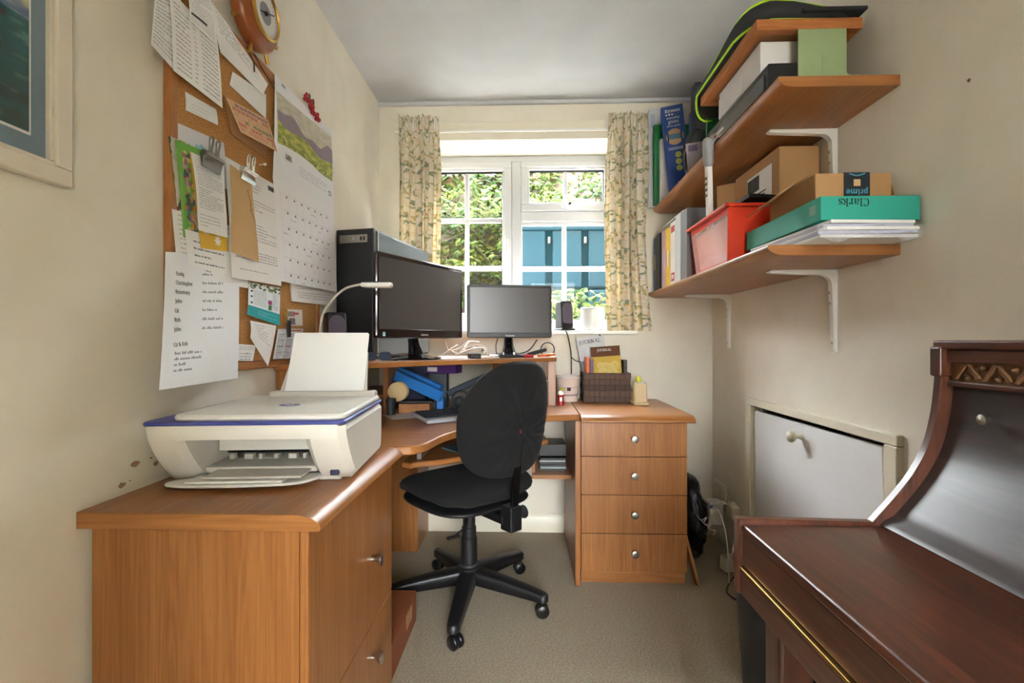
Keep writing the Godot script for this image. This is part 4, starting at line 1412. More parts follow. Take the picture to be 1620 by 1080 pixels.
func build_computers() -> void:
	var Y := 0.9745
	# tower
	var tw := thing("computer_tower", "tall black tower computer standing behind the larger monitor", "computer", Vector3(-0.66, Y, -2.31), deg_to_rad(-12), "", true)
	var tm := mat("case_black", rgb(30, 31, 33), 0.4)
	part(tw, "case", MB.new().bx(-0.086, 0.086, 0.012, 0.545, -0.245, 0.29, 0.003), tm)
	part(tw, "side_cover", MB.new().bx(0.086, 0.0905, 0.02, 0.538, -0.242, 0.272, 0.002), mat("case_side", rgb(96, 104, 106), 0.28), "reflective grey side panel")
	part(tw, "trim_strip", MB.new().bx(0.084, 0.0915, 0.015, 0.54, 0.276, 0.284, 0.001), mats["satin_steel"])
	part(tw, "front", MB.new().bx(-0.088, 0.088, 0.012, 0.547, 0.29, 0.315, 0.006, 2), tm)
	part(tw, "port_plate", MB.new().bx(-0.07, 0.06, 0.488, 0.522, 0.313, 0.3175, 0.002), mats["satin_steel"])
	var pb := MB.new()
	pb.xf = Transform3D(Basis(Vector3.RIGHT, PI / 2), Vector3(-0.005, 0.505, 0.3175))
	pb.lathe([Vector2(0.011, 0), Vector2(0.011, 0.003), Vector2(0.008, 0.0035), Vector2(0.007, 0.001), Vector2(0, 0.001)], 18)
	part(tw, "power_button", pb, mats["chrome"])
	for x in [0.032, 0.046]:
		part(tw, "port", MB.new().bx(x - 0.004, x + 0.004, 0.497, 0.513, 0.316, 0.3185, 0.001), mats["black_plastic"])
	for s in [[-0.07, 0.26], [0.07, 0.26], [-0.07, -0.2], [0.07, -0.2]]:
		part(tw, "foot", MB.new().bx(s[0] - 0.012, s[0] + 0.012, 0, 0.013, s[1] - 0.012, s[1] + 0.012, 0.002), mats["black_plastic"])
	# screens
	var wine := mat("wine_gloss", rgb(30, 12, 14), 0.12)
	var m1 := monitor("large black widescreen monitor with dark red bezel beside the tower", Vector3(-0.437, Y, -2.035), deg_to_rad(62.5), 0.555, 0.088, 0.328, wine, 0.018, 0.036, "SAMSUNG", Vector2(0.115, 0.085), -0.035)
	part(m1, "energy_label", MB.new().bx(-0.245, -0.232, 0.096, 0.112, 0, 0.0012, 0.0002), mat("label_blue", rgb(150, 208, 222), 0.6), "pale blue square label")
	monitor("smaller matt black widescreen monitor in front of the window", Vector3(-0.09, Y, -2.445), deg_to_rad(9), 0.432, 0.094, 0.268, mats["black_plastic"], 0.014, 0.026, "ViewSonic", Vector2(0.11, 0.075), -0.04)
	# clip lamp
	var la := thing("desk_lamp", "white gooseneck desk lamp with a slim flat head", "lamp", Vector3(-0.71, Y, -1.66))
	var q := []
	for s in [[505, 570], [505, 534], [511, 496], [526, 474], [547, 456], [575, 449]]:
		q.append(on_z(s[0], s[1], -1.655))
	part(la, "foot", MB.new().bx(q[0].x - 0.045, q[0].x + 0.045, Y, Y + 0.015, -1.69, -1.60, 0.006, 2), mats["white_plastic"])
	part(la, "gooseneck", MB.new().tube(smooth_path([Vector3(q[0].x, Y + 0.01, -1.655), q[1], q[2], q[3], q[4], q[5]], 6), 0.0042, 8), mat("grey_white", rgb(200, 194, 182), 0.4))
	var e: Vector3 = q[5]
	var hd := part(la, "head", MB.new().bx(e.x - 0.006, e.x + 0.10, e.y - 0.012, e.y + 0.004, -1.672, -1.638, 0.006, 2), mats["white_plastic"])
	part(hd, "top_cover", MB.new().bx(e.x + 0.004, e.x + 0.06, e.y + 0.003, e.y + 0.008, -1.668, -1.642, 0.003), mats["charcoal"])
	for k in 9:
		var x := e.x + 0.008 + k * 0.0098
		part(hd, "diode", MB.new().bx(x, x + 0.007, e.y - 0.0135, e.y - 0.011, -1.665, -1.645, 0.001), mat("diode_off", rgb(226, 214, 184), 0.4))
	# loudspeakers
	speaker("small black loudspeaker with grey cloth grille below the wall calendar", Vector3(-0.735, Y, -1.82), deg_to_rad(32), 0.185)
	speaker("small black loudspeaker on the window sill beside the white lantern", Vector3(0.205, 1.1105, -2.735), deg_to_rad(20), 0.165)


func speaker(label: String, at: Vector3, yaw: float, h: float) -> void:
	var t := thing("loudspeaker", label, "speaker", at, yaw, "pair of small computer speakers", true)
	var pl := PackedVector2Array([Vector2(0.05, 0.012), Vector2(-0.045, 0.012), Vector2(-0.045, h - 0.03), Vector2(-0.03, h), Vector2(0.03, h), Vector2(0.044, h - 0.05)])
	var m := MB.new()
	m.xf = Transform3D(Basis(Vector3(0, 0, 1), Vector3.UP, Vector3(-1, 0, 0)), Vector3.ZERO)
	m.prism(pl, -0.036, 0.036, 0.006)
	part(t, "cabinet", m, mats["black_plastic"])
	var g := PackedVector2Array()
	for k in 17:
		var a := PI * k / 16.0
		g.append(Vector2(0.03 * cos(a), h - 0.045 + 0.035 * sin(a)))
	g.append_array([Vector2(-0.03, 0.05), Vector2(-0.02, 0.04), Vector2(0.02, 0.04), Vector2(0.03, 0.05)])
	var gm := MB.new()
	gm.xf = Transform3D(Basis(Vector3.RIGHT, -0.05), Vector3(0, 0.0, 0.053))
	gm.prism(g, -0.006, 0.002, 0.002)
	part(t, "grille", gm, mat("grille_cloth", rgb(92, 84, 94), 0.9))
	part(t, "stand", MB.new().bx(-0.042, 0.042, 0, 0.014, -0.05, 0.06, 0.005, 2), mats["black_plastic"])


# ---------------------------------------------------------------- left wall
func quad_pts(px: Array, offs: Variant) -> Array:
	var out := []
	for k in 4:
		var o: float = offs[k] if offs is Array else offs
		out.append(on_x(px[k][0], px[k][1], XL + o))
	return out


func at_uv(c: Array, u: float, v: float, lift := 0.0) -> Vector3:
	return c[0].lerp(c[1], u).lerp(c[3].lerp(c[2], u), v) + Vector3(lift, 0, 0)


func sheet_mb(c: Array, bulge := 0.0, thick := 0.0006, wave := 0.0, sd := 0.0) -> MB:
	var a := []
	var b := []
	var m := 12
	for j in m + 1:
		var ra := []
		var rbk := []
		for k in m + 1:
			var u := float(k) / m
			var v := float(j) / m
			var lift := bulge * sin(PI * v) * (0.6 + 0.4 * sin(PI * u)) + wave * sin(v * 5.0 + sd + u * 3.0) * v
			var p := at_uv(c, u, v, lift)
			ra.append(p)
			rbk.append(p - Vector3(thick, 0, 0))
		a.append(ra)
		b.append(rbk)
	var mb := MB.new()
	mb.grid(a, false, false, -1.0)
	mb.grid(b, false, false, 1.0)
	for k in m:
		mb.quad(b[m][k], b[m][k + 1], a[m][k + 1], a[m][k], Vector2(0, 1), Vector2(0.01, 0.99))
		mb.quad(a[0][k], a[0][k + 1], b[0][k + 1], b[0][k], Vector2(0, 0), Vector2(0.01, 0.01))
		mb.quad(a[k][m], a[k + 1][m], b[k + 1][m], b[k][m], Vector2(1, 0), Vector2(0.99, 0.01))
		mb.quad(b[k][0], b[k + 1][0], a[k + 1][0], a[k][0], Vector2(0, 0), Vector2(0.01, 0.01))
	return mb


func pinned(called: String, px: Array, offs: Variant, im: Image, label: String, cat: String, bulge := 0.0, wave := 0.0, thick := 0.0006) -> Array:
	var c := quad_pts(px, offs)
	var o := single(called, sheet_mb(c, bulge, thick, wave, px[0][0]), paper_mat(im), label, cat, "papers pinned to the cork board")
	return [o, c]


func bulldog_clip(at: Vector3, s: float, m: Material, label: String) -> void:
	var t := thing("bulldog_clip", label, "clip", at, 0, "bulldog clips on the cork board")
	# section in x,y swept along z: rolled spine with two jaws
	var w := 0.034 * s
	var pr := PackedVector2Array([Vector2(-0.004, -0.026), Vector2(-0.001, -0.026), Vector2(0.004, -0.004), Vector2(0.010, 0.0), Vector2(0.010, 0.006), Vector2(0.004, 0.011), Vector2(-0.004, 0.011), Vector2(-0.008, 0.004), Vector2(-0.007, -0.004)])
	for k in pr.size():
		pr[k] = pr[k] * s + Vector2(at.x, at.y)
	var b := MB.new()
	b.prism(pr, at.z - w, at.z + w, 0.0015)
	part(t, "jaw", b, m)
	for k in 2:
		var z := at.z + (k - 0.5) * 0.024 * s
		var lp := []
		for q in [[0.003, 0.008, -0.004], [0.005, 0.03, -0.005], [0.007, 0.042, -0.006], [0.008, 0.048, 0.0], [0.007, 0.042, 0.006], [0.005, 0.03, 0.005], [0.003, 0.008, 0.004]]:
			lp.append(Vector3(at.x + q[0] * s, at.y + q[1] * s, z + q[2] * s))
		part(t, "grip", MB.new().tube(smooth_path(lp, 3), 0.0022 * s, 6), m)
		part(t, "grip_plate", MB.new().bx(at.x + 0.002, at.x + 0.006, at.y + 0.008 * s, at.y + 0.026 * s, z - 0.006 * s, z + 0.006 * s, 0.001), m)


func build_board() -> void:
	var grey := rgb(96, 96, 100)
	var ink := rgb(52, 52, 58)
	# framed seascape print
	var z1 := -0.835
	var y0 := 1.322
	var z2 := -0.30
	var y1 := 1.90
	var pf := thing("framed_picture", "framed sailing picture with blue mount in a cream frame", "picture", Vector3(XL + 0.001, y0, (z1 + z2) / 2))
	var fm := mat("frame_cream", rgb(224, 214, 196), 0.5)
	for b in [[y0, y0 + 0.03, z1, z2], [y1 - 0.03, y1, z1, z2], [y0 + 0.03, y1 - 0.03, z1, z1 + 0.03], [y0 + 0.03, y1 - 0.03, z2 - 0.03, z2]]:
		part(pf, "frame", MB.new().bx(XL + 0.001, XL + 0.022, b[0], b[1], b[2], b[3], 0.004, 2), fm)
	for b in [[y0 + 0.029, y0 + 0.037, z1 + 0.029, z2 - 0.029], [y1 - 0.037, y1 - 0.029, z1 + 0.029, z2 - 0.029], [y0 + 0.037, y1 - 0.037, z1 + 0.029, z1 + 0.037], [y0 + 0.037, y1 - 0.037, z2 - 0.037, z2 - 0.029]]:
		part(pf, "inner_bead", MB.new().bx(XL + 0.001, XL + 0.017, b[0], b[1], b[2], b[3], 0.002), fm)
	part(pf, "mount", MB.new().bx(XL + 0.002, XL + 0.008, y0 + 0.02, y1 - 0.02, z1 + 0.02, z2 - 0.02, 0.001), mat("mount_blue", rgb(112, 132, 142), 0.8))
	var sea := Image.create(128, 128, false, Image.FORMAT_RGB8)
	var nz := FastNoiseLite.new()
	nz.seed = 8
	nz.frequency = 0.04
	for y in 128:
		for x in 128:
			var n1 := nz.get_noise_2d(x * 0.8, y * 2.6)
			var c: Color
			if y < 74:
				c = rgb(84, 104, 142).lerp(rgb(198, 192, 150), clampf(n1 * 1.4 + y / 100.0 - 0.1, 0, 1))
			else:
				c = rgb(24, 92, 98).lerp(rgb(38, 58, 48), clampf(n1 + (y - 74) / 54.0, 0, 1)).lerp(rgb(110, 160, 158), clampf(n1 * 2.0 - 0.5, 0, 0.6))
			sea.set_pixel(x, y, c)
	for s in [[104, 30, 46], [88, 42, 34]]:
		for y in s[2]:
			sea.fill_rect(Rect2i(s[0] - y * 2 / 5, s[1] + y, y / 2 + 1, 1), rgb(222, 208, 168))
		sea.fill_rect(Rect2i(s[0] - s[2] / 2, s[1] + s[2], s[2] * 4 / 5, 3), rgb(70, 60, 54))
	var rim := MB.new().bx(XL + 0.004, XL + 0.0095, y0 + 0.068, y1 - 0.068, z1 + 0.062, z2 - 0.062, 0.001)
	part(pf, "mount_edge", rim, mats["white_paper"])
	part(pf, "print", MB.new().quad(Vector3(XL + 0.0102, y0 + 0.072, z2 - 0.066), Vector3(XL + 0.0102, y0 + 0.072, z1 + 0.066), Vector3(XL + 0.0102, y1 - 0.072, z1 + 0.066), Vector3(XL + 0.0102, y1 - 0.072, z2 - 0.066)), paper_mat(sea), "painted sailing boats on green sea")
	part(pf, "glass", MB.new().quad(Vector3(XL + 0.014, y0 + 0.02, z2 - 0.02), Vector3(XL + 0.014, y0 + 0.02, z1 + 0.02), Vector3(XL + 0.014, y1 - 0.02, z1 + 0.02), Vector3(XL + 0.014, y1 - 0.02, z2 - 0.02)), mats["window_glass"])

	# cork board
	var bz0 := -1.86
	var bz1 := -1.072
	var by0 := 0.968
	var by1 := 1.905
	var cb := thing("cork_board", "large cork pin board in a pine frame covered with papers", "pin board", Vector3(XL + 0.001, by0, (bz0 + bz1) / 2))
	part(cb, "cork", MB.new().bx(XL + 0.001, XL + 0.012, by0 + 0.01, by1 - 0.01, bz0 + 0.01, bz1 - 0.01, 0.001), mats["cork"])
	part(cb, "frame_rail", MB.new().bx(XL + 0.001, XL + 0.02, by0, by0 + 0.024, bz0, bz1, 0.003, 2), mats["pine_z"])
	part(cb, "frame_rail", MB.new().bx(XL + 0.001, XL + 0.02, by1 - 0.024, by1, bz0, bz1, 0.003, 2), mats["pine_z"])
	part(cb, "frame_rail", MB.new().bx(XL + 0.001, XL + 0.02, by0 + 0.024, by1 - 0.024, bz0, bz0 + 0.024, 0.003, 2), mats["pine_y"])
	part(cb, "frame_rail", MB.new().bx(XL + 0.001, XL + 0.02, by0 + 0.024, by1 - 0.024, bz1 - 0.024, bz1, 0.003, 2), mats["pine_y"])

	# papers
	var im := page(128, 200)
	print_rows(im, 8, 8, 120, 190, 8, 4, grey)
	pinned("notice_sheet", [[251, -60], [290, -60], [278, 114], [239, 70]], [0.024, 0.022, 0.024, 0.05], im, "printed sheet sticking out past the pin board's frame, behind the word list", "paper")
	im = page(200, 240)
	for r in 15:
		print_rows(im, 14, 22 + r * 14, 70, 30 + r * 14, 14, 5, ink)
		print_rows(im, 84, 22 + r * 14, 96, 30 + r * 14, 14, 5, grey)
		print_rows(im, 116, 22 + r * 14, 190, 30 + r * 14, 14, 5, ink)
	pinned("word_list", [[267, -17], [343, 58], [352, 171], [274, 111]], [0.03, 0.03, 0.028, 0.032], im, "white sheet with three columns of printed words", "paper", 0.004)
	im = page(160, 160)
	print_rows(im, 8, 8, 150, 150, 9, 4, grey)
	im.fill_rect(Rect2i(8, 120, 90, 9), ink)
	pinned("notice_sheet", [[292, -30], [330, -10], [343, 72], [300, 32]], [0.036, 0.036, 0.036, 0.036], im, "curling page of small print pinned over the word list", "paper", 0.008)
	im = page(96, 240)
	print_rows(im, 10, 20, 80, 120, 22, 6, grey, 0.6)
	pinned("folded_letter", [[328, -8], [424, 133], [416, 150], [349, 83]], [0.0212, 0.0208, 0.0208, 0.0212], im, "long narrow white letter hanging aslant below the barometer", "paper", 0.0)
	pinned("receipt", [[368, 113], [421, 150], [421, 188], [363, 134]], 0.0165, page(64, 64, rgb(232, 230, 228)), "blank white slip tucked under the slanting letter", "paper", 0.0)
	im = page(128, 64)
	print_rows(im, 20, 30, 120, 60, 12, 4, rgb(190, 180, 178), 0.5)
	pinned("note_slip", [[293, 145], [342, 173], [345, 198], [294, 174]], 0.016, im, "small pale slip pinned to bare cork below the word list", "paper", 0.002)
	# folded card
	var card := thing("greetings_card", "open brown folded card with colourful hand lettering", "card", on_x(390, 250, XL + 0.02), 0, "papers pinned to the cork board")
	var kraft := mat("kraft", rgb(186, 142, 98), 0.85)
	part(card, "back_leaf", sheet_mb(quad_pts([[356, 153], [427, 197], [421, 250], [366, 212]], 0.018), 0, 0.0008), kraft)
	im = page(128, 128, rgb(214, 170, 128))
	for r in 6:
		var hue := [rgb(96, 72, 110), rgb(180, 84, 92), rgb(196, 150, 110), rgb(64, 110, 72), rgb(190, 76, 84), rgb(206, 120, 110)]
		for k in 9:
			if rng.randf() < 0.85:
				var x := 8 + k * 13
				im.fill_rect(Rect2i(x, 8 + r * 19, 3, 13), hue[r])
				im.fill_rect(Rect2i(x + 6, 8 + r * 19, 3, 13), hue[r])
				im.fill_rect(Rect2i(x, 8 + r * 19 + (rng.randi() % 3) * 5, 8, 3), hue[r])
	part(card, "front_leaf", sheet_mb(quad_pts([[357, 153], [424, 190], [439, 240], [381, 209]], [0.02, 0.02, 0.052, 0.06]), 0.0, 0.0008), paper_mat(im))
	# clipped bundles
	im = page(128, 96, rgb(222, 220, 226))
	for k in 60:
		leaf_blot(im, 50 + rng.randf() * 60, 30 + rng.randf() * 50, rng.randf() * PI, 10, 5, [rgb(120, 184, 190), rgb(150, 200, 204), rgb(206, 190, 204)][k % 3])
	pinned("leaflet", [[276, 192], [354, 226], [362, 300], [280, 270]], 0.017, im, "pale leaflet with a teal picture behind the darker clip", "leaflet")
	im = page(64, 160, rgb(206, 200, 190))
	for k in 40:
		leaf_blot(im, rng.randf() * 64, rng.randf() * 160, rng.randf() * PI, 8, 4, [rgb(70, 86, 60), rgb(190, 186, 160), rgb(120, 50, 60), rgb(160, 160, 70)][k % 4])
	pinned("magazine", [[268, 215], [300, 228], [304, 384], [284, 373]], 0.020, im, "worn magazine edge showing beside the green catalogue", "magazine", 0.002, 0.0, 0.003)
	im = page(96, 200, rgb(112, 172, 72))
	for k in 160:
		leaf_blot(im, 14 + rng.randf() * 74, 20 + rng.randf() * 168, rng.randf() * PI, 9, 5, [rgb(160, 110, 120), rgb(206, 190, 120), rgb(84, 100, 140), rgb(190, 160, 150), rgb(70, 84, 60), rgb(210, 140, 60)][k % 6])
	pinned("catalogue", [[279, 221], [326, 240], [330, 388], [292, 375]], 0.026, im, "bright green catalogue with a garden picture held by the darker clip", "magazine", 0.002, 0.0, 0.003)
	im = page(128, 256, rgb(226, 178, 52))
	for k in 9:
		var c := Vector2(20 + rng.randf() * 90, 20 + k * 26)
		for j in 8:
			leaf_blot(im, c.x + cos(j * 0.785) * 9, c.y + sin(j * 0.785) * 9, j * 0.785, 9, 3, rgb(238, 234, 220))
	pinned("leaflet", [[300, 240], [352, 262], [361, 398], [318, 392]], 0.030, im, "orange leaflet with white daisies showing below the typed letter", "leaflet")
	im = page(160, 256, rgb(232, 230, 226))
	print_rows(im, 14, 40, 146, 100, 8, 4, grey)
	print_rows(im, 14, 108, 146, 180, 8, 4, ink, 0.6)
	print_rows(im, 14, 196, 120, 240, 12, 4, grey, 0.4)
	pinned("typed_letter", [[302, 240], [354, 264], [358, 376], [316, 364]], [0.037, 0.037, 0.040, 0.040], im, "closely typed letter hanging from the darker bulldog clip", "paper", 0.004, 0.003)
	bulldog_clip(on_x(336, 252, XL + 0.047), 1.05, mats["dull_steel"], "dull steel bulldog clip gripping the typed letter")
	im = page(200, 320, rgb(232, 229, 224))
	print_rows(im, 80, 24, 150, 60, 10, 4, grey, 0.4)
	im.fill_rect(Rect2i(158, 14, 30, 14), rgb(70, 70, 76))
	print_rows(im, 20, 80, 185, 120, 9, 4, grey, 0.5)
	print_rows(im, 20, 150, 185, 200, 9, 4, grey, 0.5)
	print_rows(im, 16, 232, 185, 262, 8, 4, ink)
	print_rows(im, 30, 288, 140, 300, 12, 4, grey, 0.3)
	pinned("typed_letter", [[356, 247], [438, 294], [445, 452], [367, 439]], 0.034, im, "large typed letter hanging behind the torn brown envelope", "paper", 0.002)
	im = page(100, 256, rgb(198, 160, 108))
	var py := 40
	var pxx := 76
	while py < 150:
		im.fill_rect(Rect2i(pxx, py, 3, 6), rgb(110, 78, 42))
		pxx += rng.randi_range(-4, 5)
		py += 5
	pinned("torn_envelope", [[365, 260], [397, 283], [409, 415], [367, 398]], [0.042, 0.044, 0.042, 0.040], im, "torn brown envelope held by the shinier bulldog clip", "envelope", 0.003, 0.002, 0.0015)
	bulldog_clip(on_x(394, 274, XL + 0.052), 1.0, mats["chrome"], "shiny chrome bulldog clip gripping the brown envelope")
	var pin := thing("drawing_pin", "small white-headed pin in the cork beside the chrome clip", "pin", on_x(410, 261, XL + 0.013))
	var pm := MB.new()
	var pp := on_x(410, 261, XL + 0.013)
	pm.tube([pp, pp + Vector3(0.014, 0.002, 0)], 0.0012, 6)
	pm.ball(pp + Vector3(0.018, 0.002, 0), Vector3(0.005, 0.004, 0.004), 10, 6)
	part(pin, "head", pm, mats["white_plastic"])
	im = page(160, 200)
	print_rows(im, 10, 10, 150, 190, 14, 4, grey, 0.4)
	pinned("printed_page", [[272, 330], [380, 362], [394, 456], [282, 437]], 0.0225, im, "white page hanging below the catalogue, behind the shorter page", "paper")
	im = page(160, 160)
	for r in 5:
		im.fill_rect(Rect2i(24, 20 + r * 26, 1, 1), ink)
		print_rows(im, 24, 30 + r * 24, 130, 40 + r * 24, 24, 6, ink, 0.5)
	pinned("printed_page", [[293, 362], [364, 382], [368, 449], [299, 437]], 0.0275, im, "shorter white page of typed lines below the orange leaflet", "paper")
	# contact list: names typed large, entries as marks
	im = page(256, 400, rgb(236, 236, 238))
	for r in 7:
		print_rows(im, 112, 62 + r * 28, 186, 72 + r * 28, 40, 8, ink)
	for r in 4:
		print_rows(im, 34, 300 + r * 16, [112, 118, 66, 84][r], 310 + r * 16, 40, 8, ink)
	var cl := quad_pts([[262, 398], [378, 404], [376, 598], [252, 617]], [0.024, 0.016, 0.03, 0.09])
	var lst := thing("contact_list", "large curling white contact list hanging below the pin board's corner", "paper", at_uv(cl, 0.5, 1.0), 0, "papers pinned to the cork board")
	part(lst, "sheet", sheet_mb(cl, 0.004, 0.0006), paper_mat(im))
	var rt: Vector3 = (cl[1] - cl[0] + cl[2] - cl[3])
	var up: Vector3 = cl[0] - cl[3] + cl[1] - cl[2]
	var names := ["Emily", "Christopher", "Rosemary", "John", "Liz", "Rob", "John"]
	for k in 7:
		letters(lst, names[k], 0.0085, at_uv(cl, 0.10, 0.17 + 0.07 * k, 0.0055), rt, up, mats["ink"], "Droid Sans", false, HORIZONTAL_ALIGNMENT_LEFT)
	letters(lst, "Liz & Rob", 0.0085, at_uv(cl, 0.10, 0.70, 0.0055), rt, up, mats["ink"], "Droid Sans", false, HORIZONTAL_ALIGNMENT_LEFT)
	# lower odds and ends
	im = page(128, 160, rgb(226, 232, 236))
	im.fill_rect(Rect2i(0, 112, 128, 48), rgb(30, 164, 172))
	for k in 30:
		leaf_blot(im, rng.randf() * 128, rng.randf() * 26, rng.randf() * PI, 7, 4, [rgb(96, 120, 60), rgb(60, 80, 50), rgb(150, 150, 90)][k % 3])
	print_rows(im, 20, 34, 70, 106, 7, 3, grey)
	print_rows(im, 96, 34, 120, 106, 7, 3, grey)
	im.fill_rect(Rect2i(76, 66, 16, 18), rgb(150, 40, 110))
	im.fill_rect(Rect2i(78, 86, 14, 22), rgb(70, 130, 70))
	im.fill_rect(Rect2i(8, 36, 8, 8), ink)
	im.fill_rect(Rect2i(8, 62, 8, 8), rgb(50, 90, 130))
	im.fill_rect(Rect2i(8, 92, 8, 8), rgb(50, 70, 120))
	print_rows(im, 40, 124, 118, 150, 8, 3, rgb(200, 235, 236))
	pinned("leaflet", [[394, 446], [443, 455], [443, 515], [391, 497]], 0.024, im, "leaflet with teal foot and purple logo on the bare cork", "leaflet", 0.0, 0.002)
	im = page(128, 200, rgb(230, 228, 226))
	for k in 6:
		print_rows(im, 20 + k * 4, 20 + k * 18, 70 + k * 8, 30 + k * 18, 30, 7, rgb(150, 150, 160), 0.7)
	pinned("handwritten_note", [[396, 507], [437, 515], [424, 579], [396, 534]], [0.02, 0.03, 0.035, 0.022], im, "curled handwritten note hanging below the teal-footed leaflet", "note", 0.004)
	im = page(96, 80, rgb(232, 230, 228))
	print_rows(im, 8, 8, 88, 30, 7, 3, grey)
	print_rows(im, 10, 40, 80, 76, 14, 8, rgb(80, 80, 100), 0.8)
	pinned("compliment_slip", [[377, 544], [405, 546], [400, 571], [377, 570]], 0.023, im, "small white slip of printed lines at the foot of the cork board", "note")
	im = page(128, 128, rgb(214, 214, 220))
	for r in 4:
		for k in 3:
			im.fill_rect(Rect2i(8 + k * 40, 22 + r * 26, 32, 4), rgb(150, 150, 160) if r != 2 else [rgb(60, 130, 110), rgb(180, 70, 60), rgb(150, 150, 160)][k])
			print_rows(im, 8 + k * 40, 28 + r * 26, 40 + k * 40, 46 + r * 26, 5, 3, rgb(70, 70, 80))
	im.fill_rect(Rect2i(60, 4, 60, 8), rgb(196, 120, 84))
	pinned("year_planner", [[440, 520], [480, 520], [470, 566], [432, 568]], [0.018, 0.016, 0.026, 0.03], im, "small year-to-view calendar card below the dangling keys", "calendar")
	im = page(64, 64, rgb(216, 208, 200))
	im.fill_rect(Rect2i(0, 8, 30, 20), rgb(150, 130, 120))
	im.fill_rect(Rect2i(26, 12, 22, 8), rgb(190, 60, 60))
	im.fill_rect(Rect2i(4, 34, 26, 26), rgb(120, 110, 110))
	pinned("small_photo", [[454, 489], [478, 490], [479, 515], [457, 515]], 0.0145, im, "little photo with a red spot pinned beside the keys", "photo")
	im = page(160, 80, rgb(230, 224, 218))
	print_rows(im, 20, 18, 120, 26, 9, 4, grey)
	print_rows(im, 20, 36, 156, 60, 10, 4, grey)
	pinned("letters_bundle", [[461, 448], [523, 452], [525, 484], [463, 476]], 0.022, im, "wad of folded letters tucked below the wall calendar", "paper", 0.0, 0.0, 0.006)
	# keys
	var kp := on_x(449, 487, XL + 0.014)
	var ks := thing("door_keys", "bunch of keys with a black fob hanging on the cork", "keys", kp + Vector3(0, -0.09, 0))
	var rg := MB.new()
	var lp := []
	for k in 13:
		lp.append(kp + Vector3(0.006, -0.012 + 0.013 * sin(TAU * k / 12.0), 0.013 * cos(TAU * k / 12.0)))
	rg.tube(lp, 0.0012, 6)
	part(ks, "ring", rg, mats["brass"])
	part(ks, "key", MB.new().bx(kp.x + 0.004, kp.x + 0.006, kp.y - 0.05, kp.y - 0.022, kp.z - 0.014, kp.z + 0.002, 0.0008), mats["brass"])
	part(ks, "fob", MB.new().bx(kp.x + 0.004, kp.x + 0.012, kp.y - 0.098, kp.y - 0.04, kp.z - 0.028, kp.z - 0.008, 0.003, 2), mats["black_plastic"])

	# wall calendar: upper leaf with a landscape, lower leaf with the month
	var up_px := [[435, 117], [524, 209], [528, 334], [432, 281]]
	var lo_px := [[432, 278], [527, 331], [533, 462], [442, 444]]
	var cu := quad_pts(up_px, [0.024, 0.024, 0.034, 0.036])
	var cd := quad_pts(lo_px, [0.036, 0.034, 0.036, 0.032])
	var cal := thing("wall_calendar", "large wall calendar open at May with a painted landscape", "calendar", at_uv(cd, 0.5, 1.0))
	im = page(256, 256, rgb(232, 231, 232))
	print_rows(im, 92, 186, 220, 210, 7, 3, rgb(150, 150, 156), 0.7)
	im.fill_rect(Rect2i(228, 200, 14, 14), rgb(110, 110, 116))
	im.fill_rect(Rect2i(231, 203, 8, 8), rgb(232, 231, 232))
	var ul := part(cal, "picture_leaf", sheet_mb(cu, 0.004, 0.0012), paper_mat(im))
	var art := Image.create(160, 110, false, Image.FORMAT_RGB8)
	nz.frequency = 0.03
	for y in 110:
		for x in 160:
			var n1 := nz.get_noise_2d(x * 1.5, y * 2.5)
			var n2 := nz.get_noise_2d(x * 3.0 + 90, y * 3.0)
			var hill := 42.0 - 10.0 * sin(x * 0.045 + 0.6) + 5.0 * sin(x * 0.12)
			var fell := 58.0 + x * 0.10 + 5.0 * sin(x * 0.07)
			var c := rgb(184, 176, 158).lerp(rgb(206, 200, 176), clampf(n1 + 0.5, 0, 1))
			if y > hill:
				c = rgb(132, 128, 150).lerp(rgb(160, 130, 120), clampf(n2 + 0.4, 0, 1))
			if y > fell:
				c = rgb(134, 146, 68).lerp(rgb(196, 188, 92), clampf(n1 * 1.6 + 0.5, 0, 1))
			if y > fell + 26 and n2 > 0.25:
				c = rgb(98, 116, 66)
			art.set_pixel(x, y, c)
	part(ul, "landscape_print", sheet_mb(quad_pts([[437, 143], [524, 217], [526, 287], [439, 228]], [0.0275, 0.0275, 0.034, 0.034]), 0.004, 0.0003), paper_mat(art))
	rt = cu[1] - cu[0]
	up = cu[0] - cu[3]
	letters(ul, "MAY", 0.010, at_uv(cu, 0.10, 0.055, 0.006), rt, up, mat("soft_ink", rgb(130, 130, 138), 0.8))
	letters(ul, "LMS", 0.016, at_uv(cu, 0.17, 0.735, 0.009), rt, up, mats["ink"])
	im = page(256, 256, rgb(234, 232, 232))
	for k in 8:
		im.fill_rect(Rect2i(20 + k * 29, 20, 1, 226), rgb(214, 212, 214))
	for r in 6:
		im.fill_rect(Rect2i(20, 30 + r * 40, 226, 1), rgb(206, 204, 206))
		for k in 7:
			im.fill_rect(Rect2i(40 + k * 29, 34 + r * 40, 5, 5), rgb(96, 96, 104))
			if rng.randf() < 0.35:
				print_rows(im, 24 + k * 29, 48 + r * 40, 44 + k * 29, 56 + r * 40, 8, 4, rgb(120, 120, 150))
	part(cal, "month_leaf", sheet_mb(cd, 0.003, 0.0012), paper_mat(im))
	# red flowers tucked on the board's top rail
	var fp := on_x(491, 166, XL + 0.03)
	var fl := thing("red_flower_spray", "small spray of artificial red flowers on top of the calendar", "flowers", fp + Vector3(0, -0.02, 0))
	var rm := mat("petal_red", rgb(176, 40, 44), 0.7)
